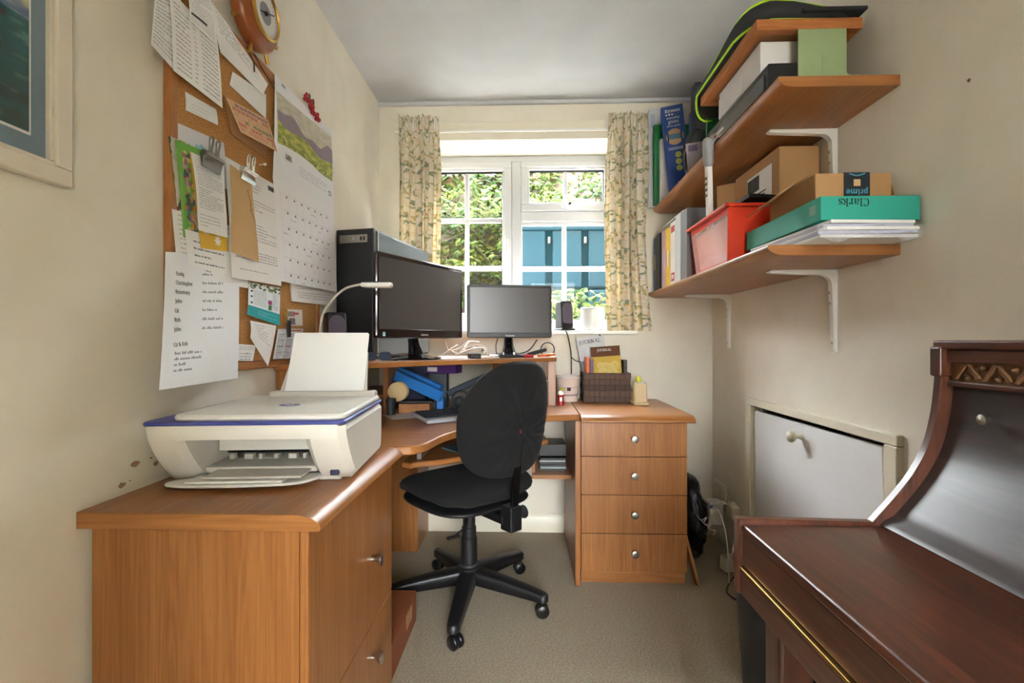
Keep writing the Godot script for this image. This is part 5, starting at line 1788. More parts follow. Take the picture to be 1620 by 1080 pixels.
	for k in 4:
		var c := fp + Vector3(0.006 * (k % 2), 0.012 - 0.012 * k, 0.03 - 0.026 * k)
		var b := MB.new()
		for j in 7:
			var a := TAU * j / 7.0
			b.ball(c + Vector3(0.004 * sin(a * 2), 0.011 * sin(a), 0.011 * cos(a)), Vector3(0.005, 0.007, 0.007), 8, 5)
		part(fl, "flower", b, rm)
	for k in 5:
		var c := fp + Vector3(-0.004, rng.randf_range(-0.01, 0.035), rng.randf_range(-0.05, 0.05))
		part(fl, "leaf", MB.new().ball(c, Vector3(0.003, 0.014, 0.008), 8, 5), mat("leaf_dark", rgb(64, 84, 48), 0.7) if k < 4 else mat("cone_brown", rgb(92, 62, 46), 0.8))

	# ship's-wheel barometer
	var bc := on_x(408, 22, XL + 0.045)
	var ba := thing("ship_wheel_barometer", "round wooden ship's-wheel barometer with brass pegs above the cork board", "barometer", Vector3(XL, bc.y - 0.11, bc.z))
	var bas := Basis(Vector3(0, 0, -1), Vector3(1, 0, 0), Vector3(0, -1, 0))
	var bm := MB.new()
	bm.xf = Transform3D(bas, Vector3(XL + 0.0215, bc.y, bc.z))
	bm.lathe([Vector2(0, 0), Vector2(0.098, 0), Vector2(0.1, 0.006), Vector2(0.1, 0.026), Vector2(0.092, 0.036), Vector2(0.082, 0.04), Vector2(0.076, 0.047), Vector2(0.07, 0.048)], 48)
	part(ba, "wheel", bm, mat("barometer_wood", rgb(142, 78, 38), 0.3))
	var rbz := MB.new()
	rbz.xf = bm.xf
	rbz.lathe([Vector2(0.073, 0.044), Vector2(0.073, 0.052), Vector2(0.066, 0.055), Vector2(0.063, 0.05)], 48)
	part(ba, "bezel", rbz, mats["brass"])
	var dial := MB.new()
	dial.xf = bm.xf
	dial.lathe([Vector2(0.068, 0.046), Vector2(0, 0.046)], 48)
	var dn := part(ba, "dial", dial, mat("dial_white", rgb(228, 226, 220), 0.5))
	var mk := MB.new()
	mk.xf = bm.xf
	for k in 36:
		var a := TAU * k / 36.0
		mk.beam(Vector3(cos(a) * 0.054, 0.0463, sin(a) * 0.054), Vector3(cos(a) * 0.061, 0.0463, sin(a) * 0.061), 0.0014, 0.0004, 0.0001)
	mk.lathe([Vector2(0.030, 0.0462), Vector2(0.030, 0.0466), Vector2(0.0, 0.0466)], 24)
	part(dn, "scale_marks", mk, mat("dial_grey", rgb(140, 140, 142), 0.6))
	var nd := MB.new()
	nd.xf = bm.xf
	nd.beam(Vector3(-0.03, 0.0485, 0.01), Vector3(0.045, 0.0485, -0.022), 0.003, 0.001, 0.0003)
	nd.xf = Transform3D(bas, Vector3(XL + 0.0215, bc.y, bc.z))
	nd.lathe([Vector2(0.005, 0.046), Vector2(0.005, 0.052), Vector2(0, 0.053)], 12)
	part(dn, "needle", nd, mats["black_plastic"])
	for k in 8:
		var a := TAU * k / 8.0 + 0.2
		var d := Vector3(0, sin(a), cos(a))
		var o := Vector3(XL + 0.036, bc.y, bc.z)
		var pg := MB.new()
		pg.tube(smooth_path([o + d * 0.096, o + d * 0.108, o + d * 0.112, o + d * 0.126], 2), 0.0042, 8, 0.0065)
		part(ba, "peg", pg, mats["brass"])
	var hang := MB.new()
	hang.tube(smooth_path([Vector3(XL + 0.022, bc.y - 0.105, bc.z - 0.02), Vector3(XL + 0.028, bc.y - 0.135, bc.z - 0.07), Vector3(XL + 0.03, bc.y - 0.155, bc.z - 0.12)]), 0.002, 6)
	hang.tube(smooth_path([Vector3(XL + 0.022, bc.y - 0.105, bc.z + 0.02), Vector3(XL + 0.032, bc.y - 0.14, bc.z + 0.0), Vector3(XL + 0.026, bc.y - 0.16, bc.z - 0.015)]), 0.002, 6)
	part(ba, "cord", hang, mat("cord_brown", rgb(84, 60, 44), 0.8))


# ---------------------------------------------------------------- things on and under the desk
func slab(called: String, c: Vector3, s: Vector3, yaw: float, m: Material, label: String, cat: String, tilt := 0.0, group := "", r := 0.002, axis := Vector3.RIGHT) -> MeshInstance3D:
	var mb := MB.new()
	mb.xf = Transform3D(Basis(Vector3.UP, yaw) * Basis(axis, tilt), c)
	mb.rb(Vector3.ZERO, s, r)
	return single(called, mb, m, label, cat, group)


# a book: cover boards round a paler block of pages; spine faces -x of its own axes
func book(called: String, at: Vector3, s: Vector3, yaw: float, cover: Material, label: String, cat: String, group := "", lean := 0.0) -> Node3D:
	var t := thing(called, label, cat, at, yaw, group, true)
	t.rotation.z = 0.0
	if lean != 0.0:
		t.rotate_object_local(Vector3.RIGHT, lean)
	part(t, "cover", MB.new().bx(-s.x / 2, s.x / 2, 0, s.y, -s.z / 2, -s.z / 2 + 0.002, 0.0008).bx(-s.x / 2, s.x / 2, 0, s.y, s.z / 2 - 0.002, s.z / 2, 0.0008).bx(-s.x / 2, -s.x / 2 + 0.003, 0, s.y, -s.z / 2, s.z / 2, 0.001), cover)
	part(t, "pages", MB.new().bx(-s.x / 2 + 0.003, s.x / 2 - 0.003, 0.002, s.y - 0.003, -s.z / 2 + 0.002, s.z / 2 - 0.002, 0.0005), mats["white_paper"])
	return t


func build_desk_things() -> void:
	var D := 0.7355
	var Y := 0.9745
	# keyboard
	var kb := thing("computer_keyboard", "silver and black computer keyboard on the corner desk", "keyboard", Vector3(-0.248, D, -2.015), deg_to_rad(33), "", true)
	var body := MB.new()
	body.xf = Transform3D(Basis(Vector3.RIGHT, 0.06), Vector3(0, 0.0135, 0))
	body.rb(Vector3.ZERO, Vector3(0.435, 0.014, 0.185), 0.005, 2)
	part(kb, "case", body, mat("keyboard_silver", rgb(176, 176, 182), 0.4))
	var well := MB.new()
	well.xf = body.xf
	well.rb(Vector3(0, 0.0066, -0.012), Vector3(0.42, 0.002, 0.125), 0.0008)
	part(kb, "key_well", well, mats["black_plastic"])
	var km := mat("key_black", rgb(52, 52, 58), 0.45)
	var kmesh := MB.new().rb(Vector3.ZERO, Vector3(0.0155, 0.006, 0.0155), 0.002).mesh()
	var smesh := MB.new().rb(Vector3.ZERO, Vector3(0.105, 0.006, 0.0155), 0.002).mesh()
	for r in 6:
		for k in 22:
			var x := -0.198 + k * 0.0189
			if k == 15 or k == 18 and r < 2 or (r == 5 and k > 3 and k < 9) or (r == 1 and k > 17) or (r == 4 and k > 14 and k < 17):
				continue
			var o := MeshInstance3D.new()
			o.name = "key"
			o.mesh = kmesh
			o.material_override = km
			kb.add_child(o, true)
			o.transform = body.xf * Transform3D(Basis.IDENTITY, Vector3(x, 0.0105, -0.064 + r * 0.0192 + (0.004 if r > 0 else 0.0)))
	var sp := MeshInstance3D.new()
	sp.name = "space_bar"
	sp.mesh = smesh
	sp.material_override = km
	kb.add_child(sp)
	sp.transform = body.xf * Transform3D(Basis.IDENTITY, Vector3(-0.08, 0.0105, 0.036))
	var rest := MB.new()
	rest.xf = body.xf
	rest.rb(Vector3(0, 0.006, 0.072), Vector3(0.41, 0.005, 0.03), 0.002)
	part(kb, "palm_edge", rest, mats["keyboard_silver"])
	# sheet under the keyboard
	var pr := page(128, 128, rgb(226, 222, 220))
	print_rows(pr, 10, 10, 118, 118, 9, 4, rgb(120, 120, 130))
	var pm := MB.new()
	pm.xf = Transform3D(Basis(Vector3.UP, 0.6), Vector3(-0.50, D + 0.0006, -2.04))
	pm.quad(Vector3(-0.1, 0, 0.075), Vector3(0.1, 0, 0.075), Vector3(0.1, 0, -0.075), Vector3(-0.1, 0, -0.075))
	single("printed_sheet", pm, paper_mat(pr), "printed sheet lying on the desk half under the keyboard", "paper")
	# under the riser
	var blue := mat("blue_plastic", rgb(46, 120, 196), 0.35)
	var bf := thing("blue_folder", "bright blue plastic folder lying aslant under the monitor shelf", "folder", Vector3(-0.48, D, -2.16))
	part(bf, "board", MB.new().beam(Vector3(-0.60, 0.895, -2.19), Vector3(-0.375, 0.81, -2.10), 0.03, 0.05, 0.004), blue)
	part(bf, "board", MB.new().beam(Vector3(-0.60, 0.925, -2.24), Vector3(-0.385, 0.845, -2.15), 0.03, 0.02, 0.004), blue)
	part(bf, "spine", MB.new().beam(Vector3(-0.60, 0.905, -2.225), Vector3(-0.385, 0.825, -2.135), 0.03, 0.02, 0.004), mat("blue_dark", rgb(24, 58, 120), 0.4))
	part(bf, "stay", MB.new().bx(-0.40, -0.37, D, 0.80, -2.16, -2.11, 0.003), blue)
	slab("navy_box_file", Vector3(-0.55, 0.845, -2.36), Vector3(0.115, 0.215, 0.10), 0.0, mat("navy_card", rgb(30, 32, 62), 0.6), "navy box file standing behind the blue folder", "file")
	var pb := slab("purple_box", Vector3(-0.40, 0.925, -2.29), Vector3(0.155, 0.048, 0.08), -0.25, mat("purple_card", rgb(84, 46, 112), 0.5), "small purple carton with white label under the monitor shelf", "box", 0.0, "", 0.002)
	var lb := MB.new()
	lb.xf = Transform3D(Basis(Vector3.UP, -0.25), Vector3(-0.40, 0.925, -2.29))
	lb.bx(-0.065, -0.015, -0.016, 0.004, 0.0395, 0.0406, 0.0002)
	part(pb, "label", lb, mats["white_paper"])
	slab("black_camera_case", Vector3(-0.42, 0.8175, -2.30), Vector3(0.075, 0.163, 0.06), 0.0, mats["charcoal"], "dark upright case supporting the purple carton", "case")
	for k in 3:
		slab("hardback_book", Vector3(-0.255, 0.802, -2.27) + Vector3(-0.408, 0.913, 0) * 0.0268 * k, Vector3(0.20, 0.026, 0.12), 0.0, [mat("book_brown", rgb(112, 90, 74), 0.7), mat("book_grey", rgb(88, 86, 84), 0.7), mat("book_ink", rgb(44, 54, 66), 0.6)][k], ["brown hardback leaning lowest under the purple carton's shelf", "grey hardback leaning between the brown and dark books", "dark blue-grey hardback leaning topmost under the monitor shelf"][k], "book", 0.42, "books leaning under the monitor shelf", 0.002, Vector3.BACK)
	slab("red_folder", Vector3(-0.045, 0.838, -2.305), Vector3(0.165, 0.035, 0.12), 0.1, mat("red_card", rgb(190, 28, 52), 0.35), "glossy red case lying on small bottles under the monitor shelf", "case", 0.03)
	slab("maroon_notebook", Vector3(-0.045, 0.876, -2.31), Vector3(0.14, 0.03, 0.10), 0.2, mat("maroon", rgb(110, 62, 60), 0.7), "dusty maroon notebook lying on the red case", "notebook", 0.05)
	var tb := thing("cardboard_tube", "short cream cardboard roll lying on its side under the monitor shelf", "tube", Vector3(-0.585, D, -2.13))
	var tm := MB.new()
	tm.xf = Transform3D(Basis(Vector3(0, 1, 0), Vector3(0, 0, 1), Vector3(1, 0, 0)), Vector3(-0.568, 0.831, -2.128))
	tm.lathe([Vector2(0.0, 0.0), Vector2(0.042, 0), Vector2(0.042, 0.042), Vector2(0.038, 0.045), Vector2(0.0, 0.045)], 26)
	part(tb, "roll", tm, mat("roll_cream", rgb(206, 176, 128), 0.8))
	slab("wooden_block", Vector3(-0.50, D + 0.021, -2.14), Vector3(0.135, 0.04, 0.07), 0.05, mats["pine_z"], "pale wooden block under the blue folder", "block")
	slab("black_pad", Vector3(-0.505, D + 0.048, -2.15), Vector3(0.165, 0.010, 0.08), 0.05, mats["black_plastic"], "thin black pad lying on the wooden block", "pad")
	var cup := MB.new()
	cup.xf = Transform3D(Basis.IDENTITY, Vector3(-0.588, D, -2.06))
	cup.lathe([Vector2(0, 0), Vector2(0.018, 0), Vector2(0.022, 0.07), Vector2(0.020, 0.07), Vector2(0.017, 0.01), Vector2(0, 0.01)], 18)
	single("black_pot", cup, mats["charcoal"], "small black pot beside the riser's support", "pot")
	# headset coil
	var hs := thing("headphones", "black headphones with curled lead beside the blue folder", "headphones", Vector3(-0.30, D, -2.18))
	var hm := MB.new()
	var hp := []
	for k in 25:
		var a := TAU * k / 12.0
		hp.append(Vector3(-0.30 + (0.045 - 0.006 * (k / 12)) * cos(a), D + 0.05 + 0.044 * sin(a), -2.19 + 0.002 * k))
	hm.tube(hp, 0.0032, 6)
	part(hs, "lead", hm, mats["black_plastic"])
	part(hs, "ear_pad", MB.new().ball(Vector3(-0.31, D + 0.035, -2.17), Vector3(0.03, 0.033, 0.02), 14, 10), mats["charcoal"])
	# little bottles and boxes
	var bx := slab("barcode_box", Vector3(-0.205, D + 0.022, -2.20), Vector3(0.036, 0.042, 0.03), 0.1, mats["white_paper"], "small white carton with a barcode beside the keyboard", "box")
	var bars := MB.new()
	for k in 9:
		bars.bx(-0.22 + 0.0036 * k, -0.2185 + 0.0036 * k, D + 0.008, D + 0.034, -2.1855, -2.1845, 0.0002)
	part(bx, "barcode", bars, mats["ink"])
	var bo := thing("glue_bottle", "small white-capped glue bottle beside the barcode carton", "bottle", Vector3(-0.16, D, -2.21))
	var bm := MB.new()
	bm.xf = Transform3D(Basis.IDENTITY, Vector3(-0.16, D, -2.21))
	bm.lathe([Vector2(0, 0), Vector2(0.017, 0), Vector2(0.017, 0.028), Vector2(0.012, 0.034)], 18)
	part(bo, "body", bm, mat("lilac_label", rgb(130, 134, 176), 0.5))
	bm = MB.new()
	bm.xf = Transform3D(Basis.IDENTITY, Vector3(-0.16, D, -2.21))
	bm.lathe([Vector2(0.0155, 0.032), Vector2(0.0155, 0.079), Vector2(0.014, 0.082), Vector2(0, 0.082)], 18)
	part(bo, "cap", bm, mats["white_plastic"])
	bm = MB.new()
	bm.xf = Transform3D(Basis.IDENTITY, Vector3(-0.118, D, -2.22))
	bm.lathe([Vector2(0, 0), Vector2(0.014, 0), Vector2(0.014, 0.05), Vector2(0.008, 0.06), Vector2(0.008, 0.082), Vector2(0, 0.082)], 16)
	single("green_bottle", bm, mat("bottle_green", rgb(96, 160, 60), 0.4), "little green bottle half behind the chair back", "bottle")
	# on the riser
	var sg := thing("sunglasses", "folded dark sunglasses lying on the monitor shelf beside the tower", "sunglasses", Vector3(-0.565, Y, -1.80))
	for k in 2:
		var m := MB.new()
		m.xf = Transform3D(Basis(Vector3.UP, 0.25) * Basis(Vector3.RIGHT, -0.35), Vector3(-0.59 + 0.052 * k, Y + 0.02, -1.795 - 0.012 * k))
		m.prism(round_poly(0.046, 0.034, 0.013, 6), -0.002, 0.002, 0.001)
		part(sg, "lens", m, mat("lens_dark", rgb(50, 60, 74), 0.1))
		part(sg, "arm", MB.new().tube(smooth_path([Vector3(-0.612 + 0.1 * k, Y + 0.024, -1.80 - 0.02 * k), Vector3(-0.57 + 0.02 * k, Y + 0.01, -1.83), Vector3(-0.50 - 0.04 * k, Y + 0.004, -1.835)], 4), 0.003, 6), mats["black_plastic"])
	var nb := MB.new().tube([Vector3(-0.572, Y + 0.03, -1.797), Vector3(-0.558, Y + 0.03, -1.80)], 0.0025, 6)
	part(sg, "bridge", nb, mats["black_plastic"])
	slab("black_disc_case", Vector3(-0.235, Y + 0.0125, -2.12), Vector3(0.05, 0.024, 0.05), 0.4, mats["charcoal"], "small black square tin between the two monitors' feet", "tin", 0.0, "", 0.005)
	var pen := thing("marker_pen", "black marker pen with red cap lying before the smaller monitor", "pen", Vector3(-0.07, Y, -2.25))
	part(pen, "barrel", MB.new().tube([Vector3(-0.13, Y + 0.007, -2.222), Vector3(-0.02, Y + 0.007, -2.262)], 0.0065, 10), mats["charcoal"])
	part(pen, "cap", MB.new().tube([Vector3(-0.02, Y + 0.007, -2.262), Vector3(0.025, Y + 0.007, -2.278)], 0.008, 10), mat("cap_red", rgb(196, 40, 48), 0.4))
	var kn := thing("craft_knife", "orange handled knife with black grip at the monitor shelf's end", "knife", Vector3(0.09, Y, -2.38))
	part(kn, "blade_guard", MB.new().beam(Vector3(0.0, Y + 0.012, -2.33), Vector3(0.09, Y + 0.036, -2.385), 0.016, 0.018, 0.004), mats["charcoal"])
	part(kn, "handle", MB.new().beam(Vector3(0.05, Y + 0.006, -2.37), Vector3(0.132, Y + 0.012, -2.40), 0.03, 0.012, 0.004), mat("orange_plastic", rgb(226, 110, 30), 0.4))
	var rp := []
	for k in 17:
		var a := TAU * k / 16.0
		rp.append(Vector3(0.098 + 0.034 * cos(a), Y + 0.036 + 0.034 * sin(a), -2.41))
	part(kn, "cord_loop", MB.new().tube(rp, 0.003, 6), mats["black_plastic"])
	# cables behind the screens
	var ends := [[-0.42, -2.30, -0.22, -2.44, 0.09], [-0.40, -2.33, -0.18, -2.50, 0.06], [-0.36, -2.26, -0.27, -2.52, 0.11], [-0.33, -2.42, -0.27, -2.60, 0.07]]
	for k in 4:
		var e: Array = ends[k]
		var q := []
		for j in 9:
			var t := j / 8.0
			q.append(Vector3(lerpf(e[0], e[2], t) + 0.035 * sin(t * 9 + k * 2), Y + 0.005 + 0.004 * k + e[4] * absf(sin(t * PI * 2 + k)) * (0.6 if k < 3 else 0.4), lerpf(e[1], e[3], t) + 0.02 * cos(t * 8 + k)))
		single("pale_cable" if k != 3 else "black_cable", MB.new().tube(smooth_path(q, 5), 0.0026, 6), mats["white_plastic"] if k != 3 else mats["black_plastic"], ["pale cable arching lowest behind the large monitor's foot", "pale cable reaching towards the smaller monitor", "pale cable looping highest behind the large monitor's foot", ""][k] if k != 3 else "black cable looping between the two monitors", "cable", "cables behind the monitors")
	single("black_cable", MB.new().tube(smooth_path([Vector3(-0.16, 1.07, -2.575), Vector3(-0.17, 1.02, -2.585), Vector3(-0.15, Y + 0.006, -2.59), Vector3(-0.01, Y + 0.02, -2.59), Vector3(0.05, 1.06, -2.575)]), 0.003, 6), mats["black_plastic"], "black cable hanging under the smaller monitor", "cable", "cables behind the monitors")
	single("black_cable", MB.new().tube(smooth_path([Vector3(0.20, 1.113, -2.668), Vector3(0.215, 1.09, -2.642), Vector3(0.235, 1.0, -2.655), Vector3(0.24, 0.90, -2.66), Vector3(0.235, 0.80, -2.67), Vector3(0.23, 0.737, -2.672)]), 0.0032, 6), mats["black_plastic"], "black speaker lead running down the wall below the sill", "cable", "leads on the back wall")
	single("black_cable", MB.new().tube(smooth_path([Vector3(0.238, 0.965, -2.656), Vector3(0.262, 0.945, -2.66), Vector3(0.30, 0.93, -2.665), Vector3(0.33, 0.89, -2.668), Vector3(0.335, 0.83, -2.67)]), 0.0028, 6), mats["black_plastic"], "black lead branching off towards the woven basket", "cable", "leads on the back wall")
	# lantern on the sill
	var ln := thing("white_lantern", "white pierced ceramic candle holder on the window sill", "lantern", Vector3(0.365, 1.1105, -2.745))
	var lr := []
	for j in 13:
		var t := j / 12.0
		var row := []
		for k in 49:
			var a := TAU * k / 48.0
			var r := 0.062 + 0.004 * sin(PI * t) + (0.0022 * signf(sin(a * 12 + t * 14) * sin(a * 12 - t * 14)))
			row.append(Vector3(0.365 + r * cos(a), 1.1185 + 0.118 * t, -2.745 - r * sin(a)))
		lr.append(row)
	part(ln, "body", MB.new().grid(lr, true, false, 1.0), mats["white_plastic"])
	var lm := MB.new()
	lm.xf = Transform3D(Basis.IDENTITY, Vector3(0.365, 1.1105, -2.745))
	lm.lathe([Vector2(0.066, 0.121), Vector2(0.068, 0.126), Vector2(0.064, 0.13), Vector2(0.058, 0.128), Vector2(0.056, 0.02), Vector2(0, 0.018)], 40)
	part(ln, "rim", lm, mats["white_plastic"])
	for k in 4:
		var a := TAU * k / 4.0 + 0.5
		part(ln, "foot", MB.new().ball(Vector3(0.365 + 0.05 * cos(a), 1.1165, -2.745 + 0.05 * sin(a)), Vector3(0.010, 0.006, 0.010), 10, 6), mats["white_plastic"])
	slab("yellow_cloth", Vector3(-0.27, 1.125, -2.72), Vector3(0.12, 0.028, 0.05), 0.1, mat("duster_yellow", rgb(226, 180, 70), 0.9), "folded yellow duster on the window sill behind the monitors", "cloth", 0.0, "", 0.01)
	# tub, bottle, basket, dispenser
	var tu := thing("plastic_tub", "round cream food tub with lid ring on the desk by the basket", "tub", Vector3(0.212, D, -2.575))
	var tl := page(256, 96, rgb(226, 204, 190))
	tl.fill_rect(Rect2i(0, 66, 256, 6), rgb(150, 140, 140))
	print_rows(tl, 8, 18, 250, 60, 9, 4, rgb(150, 130, 120), 0.6)
	tl.fill_rect(Rect2i(150, 40, 30, 10), rgb(198, 190, 90))
	tl.fill_rect(Rect2i(186, 38, 14, 14), rgb(60, 56, 54))
	tl.fill_rect(Rect2i(60, 40, 40, 8), rgb(190, 120, 90))
	var tx := MB.new()
	tx.xf = Transform3D(Basis.IDENTITY, Vector3(0.212, D, -2.575))
	tx.lathe([Vector2(0.051, 0), Vector2(0.061, 0.125)], 40)
	part(tu, "body", tx, paper_mat(tl))
	tx = MB.new()
	tx.xf = Transform3D(Basis.IDENTITY, Vector3(0.212, D, -2.575))
	tx.lathe([Vector2(0.06, 0.12), Vector2(0.066, 0.122), Vector2(0.066, 0.134), Vector2(0.063, 0.137), Vector2(0.059, 0.132), Vector2(0.05, 0.06), Vector2(0, 0.055)], 40)
	part(tu, "lid_ring", tx, mat("tub_rim", rgb(222, 212, 204), 0.5))
	var rb_ := thing("red_torch", "little red and clear bottle at the foot of the riser post", "bottle", Vector3(0.163, D, -2.40))
	var bl := MB.new()
	bl.xf = Transform3D(Basis.IDENTITY, Vector3(0.163, D, -2.40))
	bl.lathe([Vector2(0, 0), Vector2(0.017, 0), Vector2(0.018, 0.01), Vector2(0.015, 0.02), Vector2(0.014, 0.04), Vector2(0.018, 0.046), Vector2(0.017, 0.052)], 20)
	part(rb_, "body", bl, mat("bottle_red", rgb(176, 40, 44), 0.2))
	bl = MB.new()
	bl.xf = Transform3D(Basis.IDENTITY, Vector3(0.163, D, -2.40))
	bl.lathe([Vector2(0.0165, 0.05), Vector2(0.0165, 0.062), Vector2(0.010, 0.068), Vector2(0, 0.069)], 20)
	part(rb_, "cap", bl, mats["white_plastic"])
	part(rb_, "label", MB.new().bx(0.157, 0.169, D + 0.02, D + 0.04, -2.387, -2.384, 0.0006), mats["white_paper"])
	basket(D)
	var td := thing("tape_dispenser", "beige tape dispenser with yellow tape roll on the pedestal", "tape dispenser", Vector3(0.56, D, -2.46))
	var ti := MB.new()
	ti.xf = Transform3D(Basis(Vector3(0, 0, 1), Vector3.UP, Vector3(-1, 0, 0)), Vector3(0.56, D, -2.46))
	ti.prism(PackedVector2Array([Vector2(0.055, 0), Vector2(0.042, 0.105), Vector2(0.028, 0.112), Vector2(0.012, 0.075), Vector2(-0.03, 0.06), Vector2(-0.06, 0.07), Vector2(-0.07, 0.0)]), -0.031, 0.031, 0.005)
	part(td, "body", ti, mat("dispenser_beige", rgb(206, 180, 136), 0.5))
	part(td, "foot", MB.new().bx(0.523, 0.597, D, D + 0.016, -2.535, -2.40, 0.005, 2), mats["dispenser_beige"])
	var tp := MB.new()
	tp.xf = Transform3D(Basis(Vector3(0, 1, 0), Vector3(-1, 0, 0), Vector3(0, 0, 1)), Vector3(0.570, D + 0.104, -2.475))
	tp.lathe([Vector2(0.013, 0), Vector2(0.034, 0), Vector2(0.034, 0.02), Vector2(0.013, 0.02)], 28)
	part(td, "tape_roll", tp, mat("tape_yellow", rgb(206, 204, 70), 0.3))
	part(td, "cutter", MB.new().bx(0.545, 0.576, D + 0.106, D + 0.113, -2.424, -2.414, 0.001), mats["satin_steel"])
	# on the keyboard tray
	slab("teal_folder", Vector3(-0.22, 0.6225, -1.96), Vector3(0.22, 0.007, 0.14), 0.75, mat("slate_teal", rgb(70, 104, 112), 0.5), "slate teal folder lying on the keyboard tray", "folder")
	slab("black_tablet", Vector3(-0.22, 0.632, -1.98), Vector3(0.13, 0.010, 0.09), 0.75, mats["black_plastic"], "small black case lying on the teal folder", "case")
	slab("red_purse", Vector3(-0.24, 0.644, -2.06), Vector3(0.07, 0.04, 0.06), 0.5, mat("cap_red", rgb(196, 40, 48), 0.4), "small red pouch at the back of the keyboard tray", "pouch", 0.0, "", 0.01)
	# disc cases on the small shelf
	for k in 6:
		slab("disc_case", Vector3(0.118 + 0.004 * (k % 2), 0.4325 + 0.0105 * k, -2.40), Vector3(0.125, 0.0098, 0.14), 0.03 * (k % 3 - 1), [mats["black_plastic"], mat("disc_grey", rgb(150, 156, 156), 0.35), mats["charcoal"]][k % 3 if k < 5 else 0], ["black disc case lowest in the stack under the desk", "grey disc case second from the bottom of the stack under the desk", "charcoal disc case third from the bottom of the stack under the desk", "black disc case fourth from the bottom of the stack under the desk", "grey disc case fifth from the bottom of the stack under the desk", "black disc case directly under the flat black box"][k], "disc case", 0.0, "disc cases under the desk", 0.001)
	slab("black_box", Vector3(0.118, 0.525, -2.42), Vector3(0.13, 0.055, 0.16), 0.02, mats["black_plastic"], "flat black box on top of the disc cases", "box")


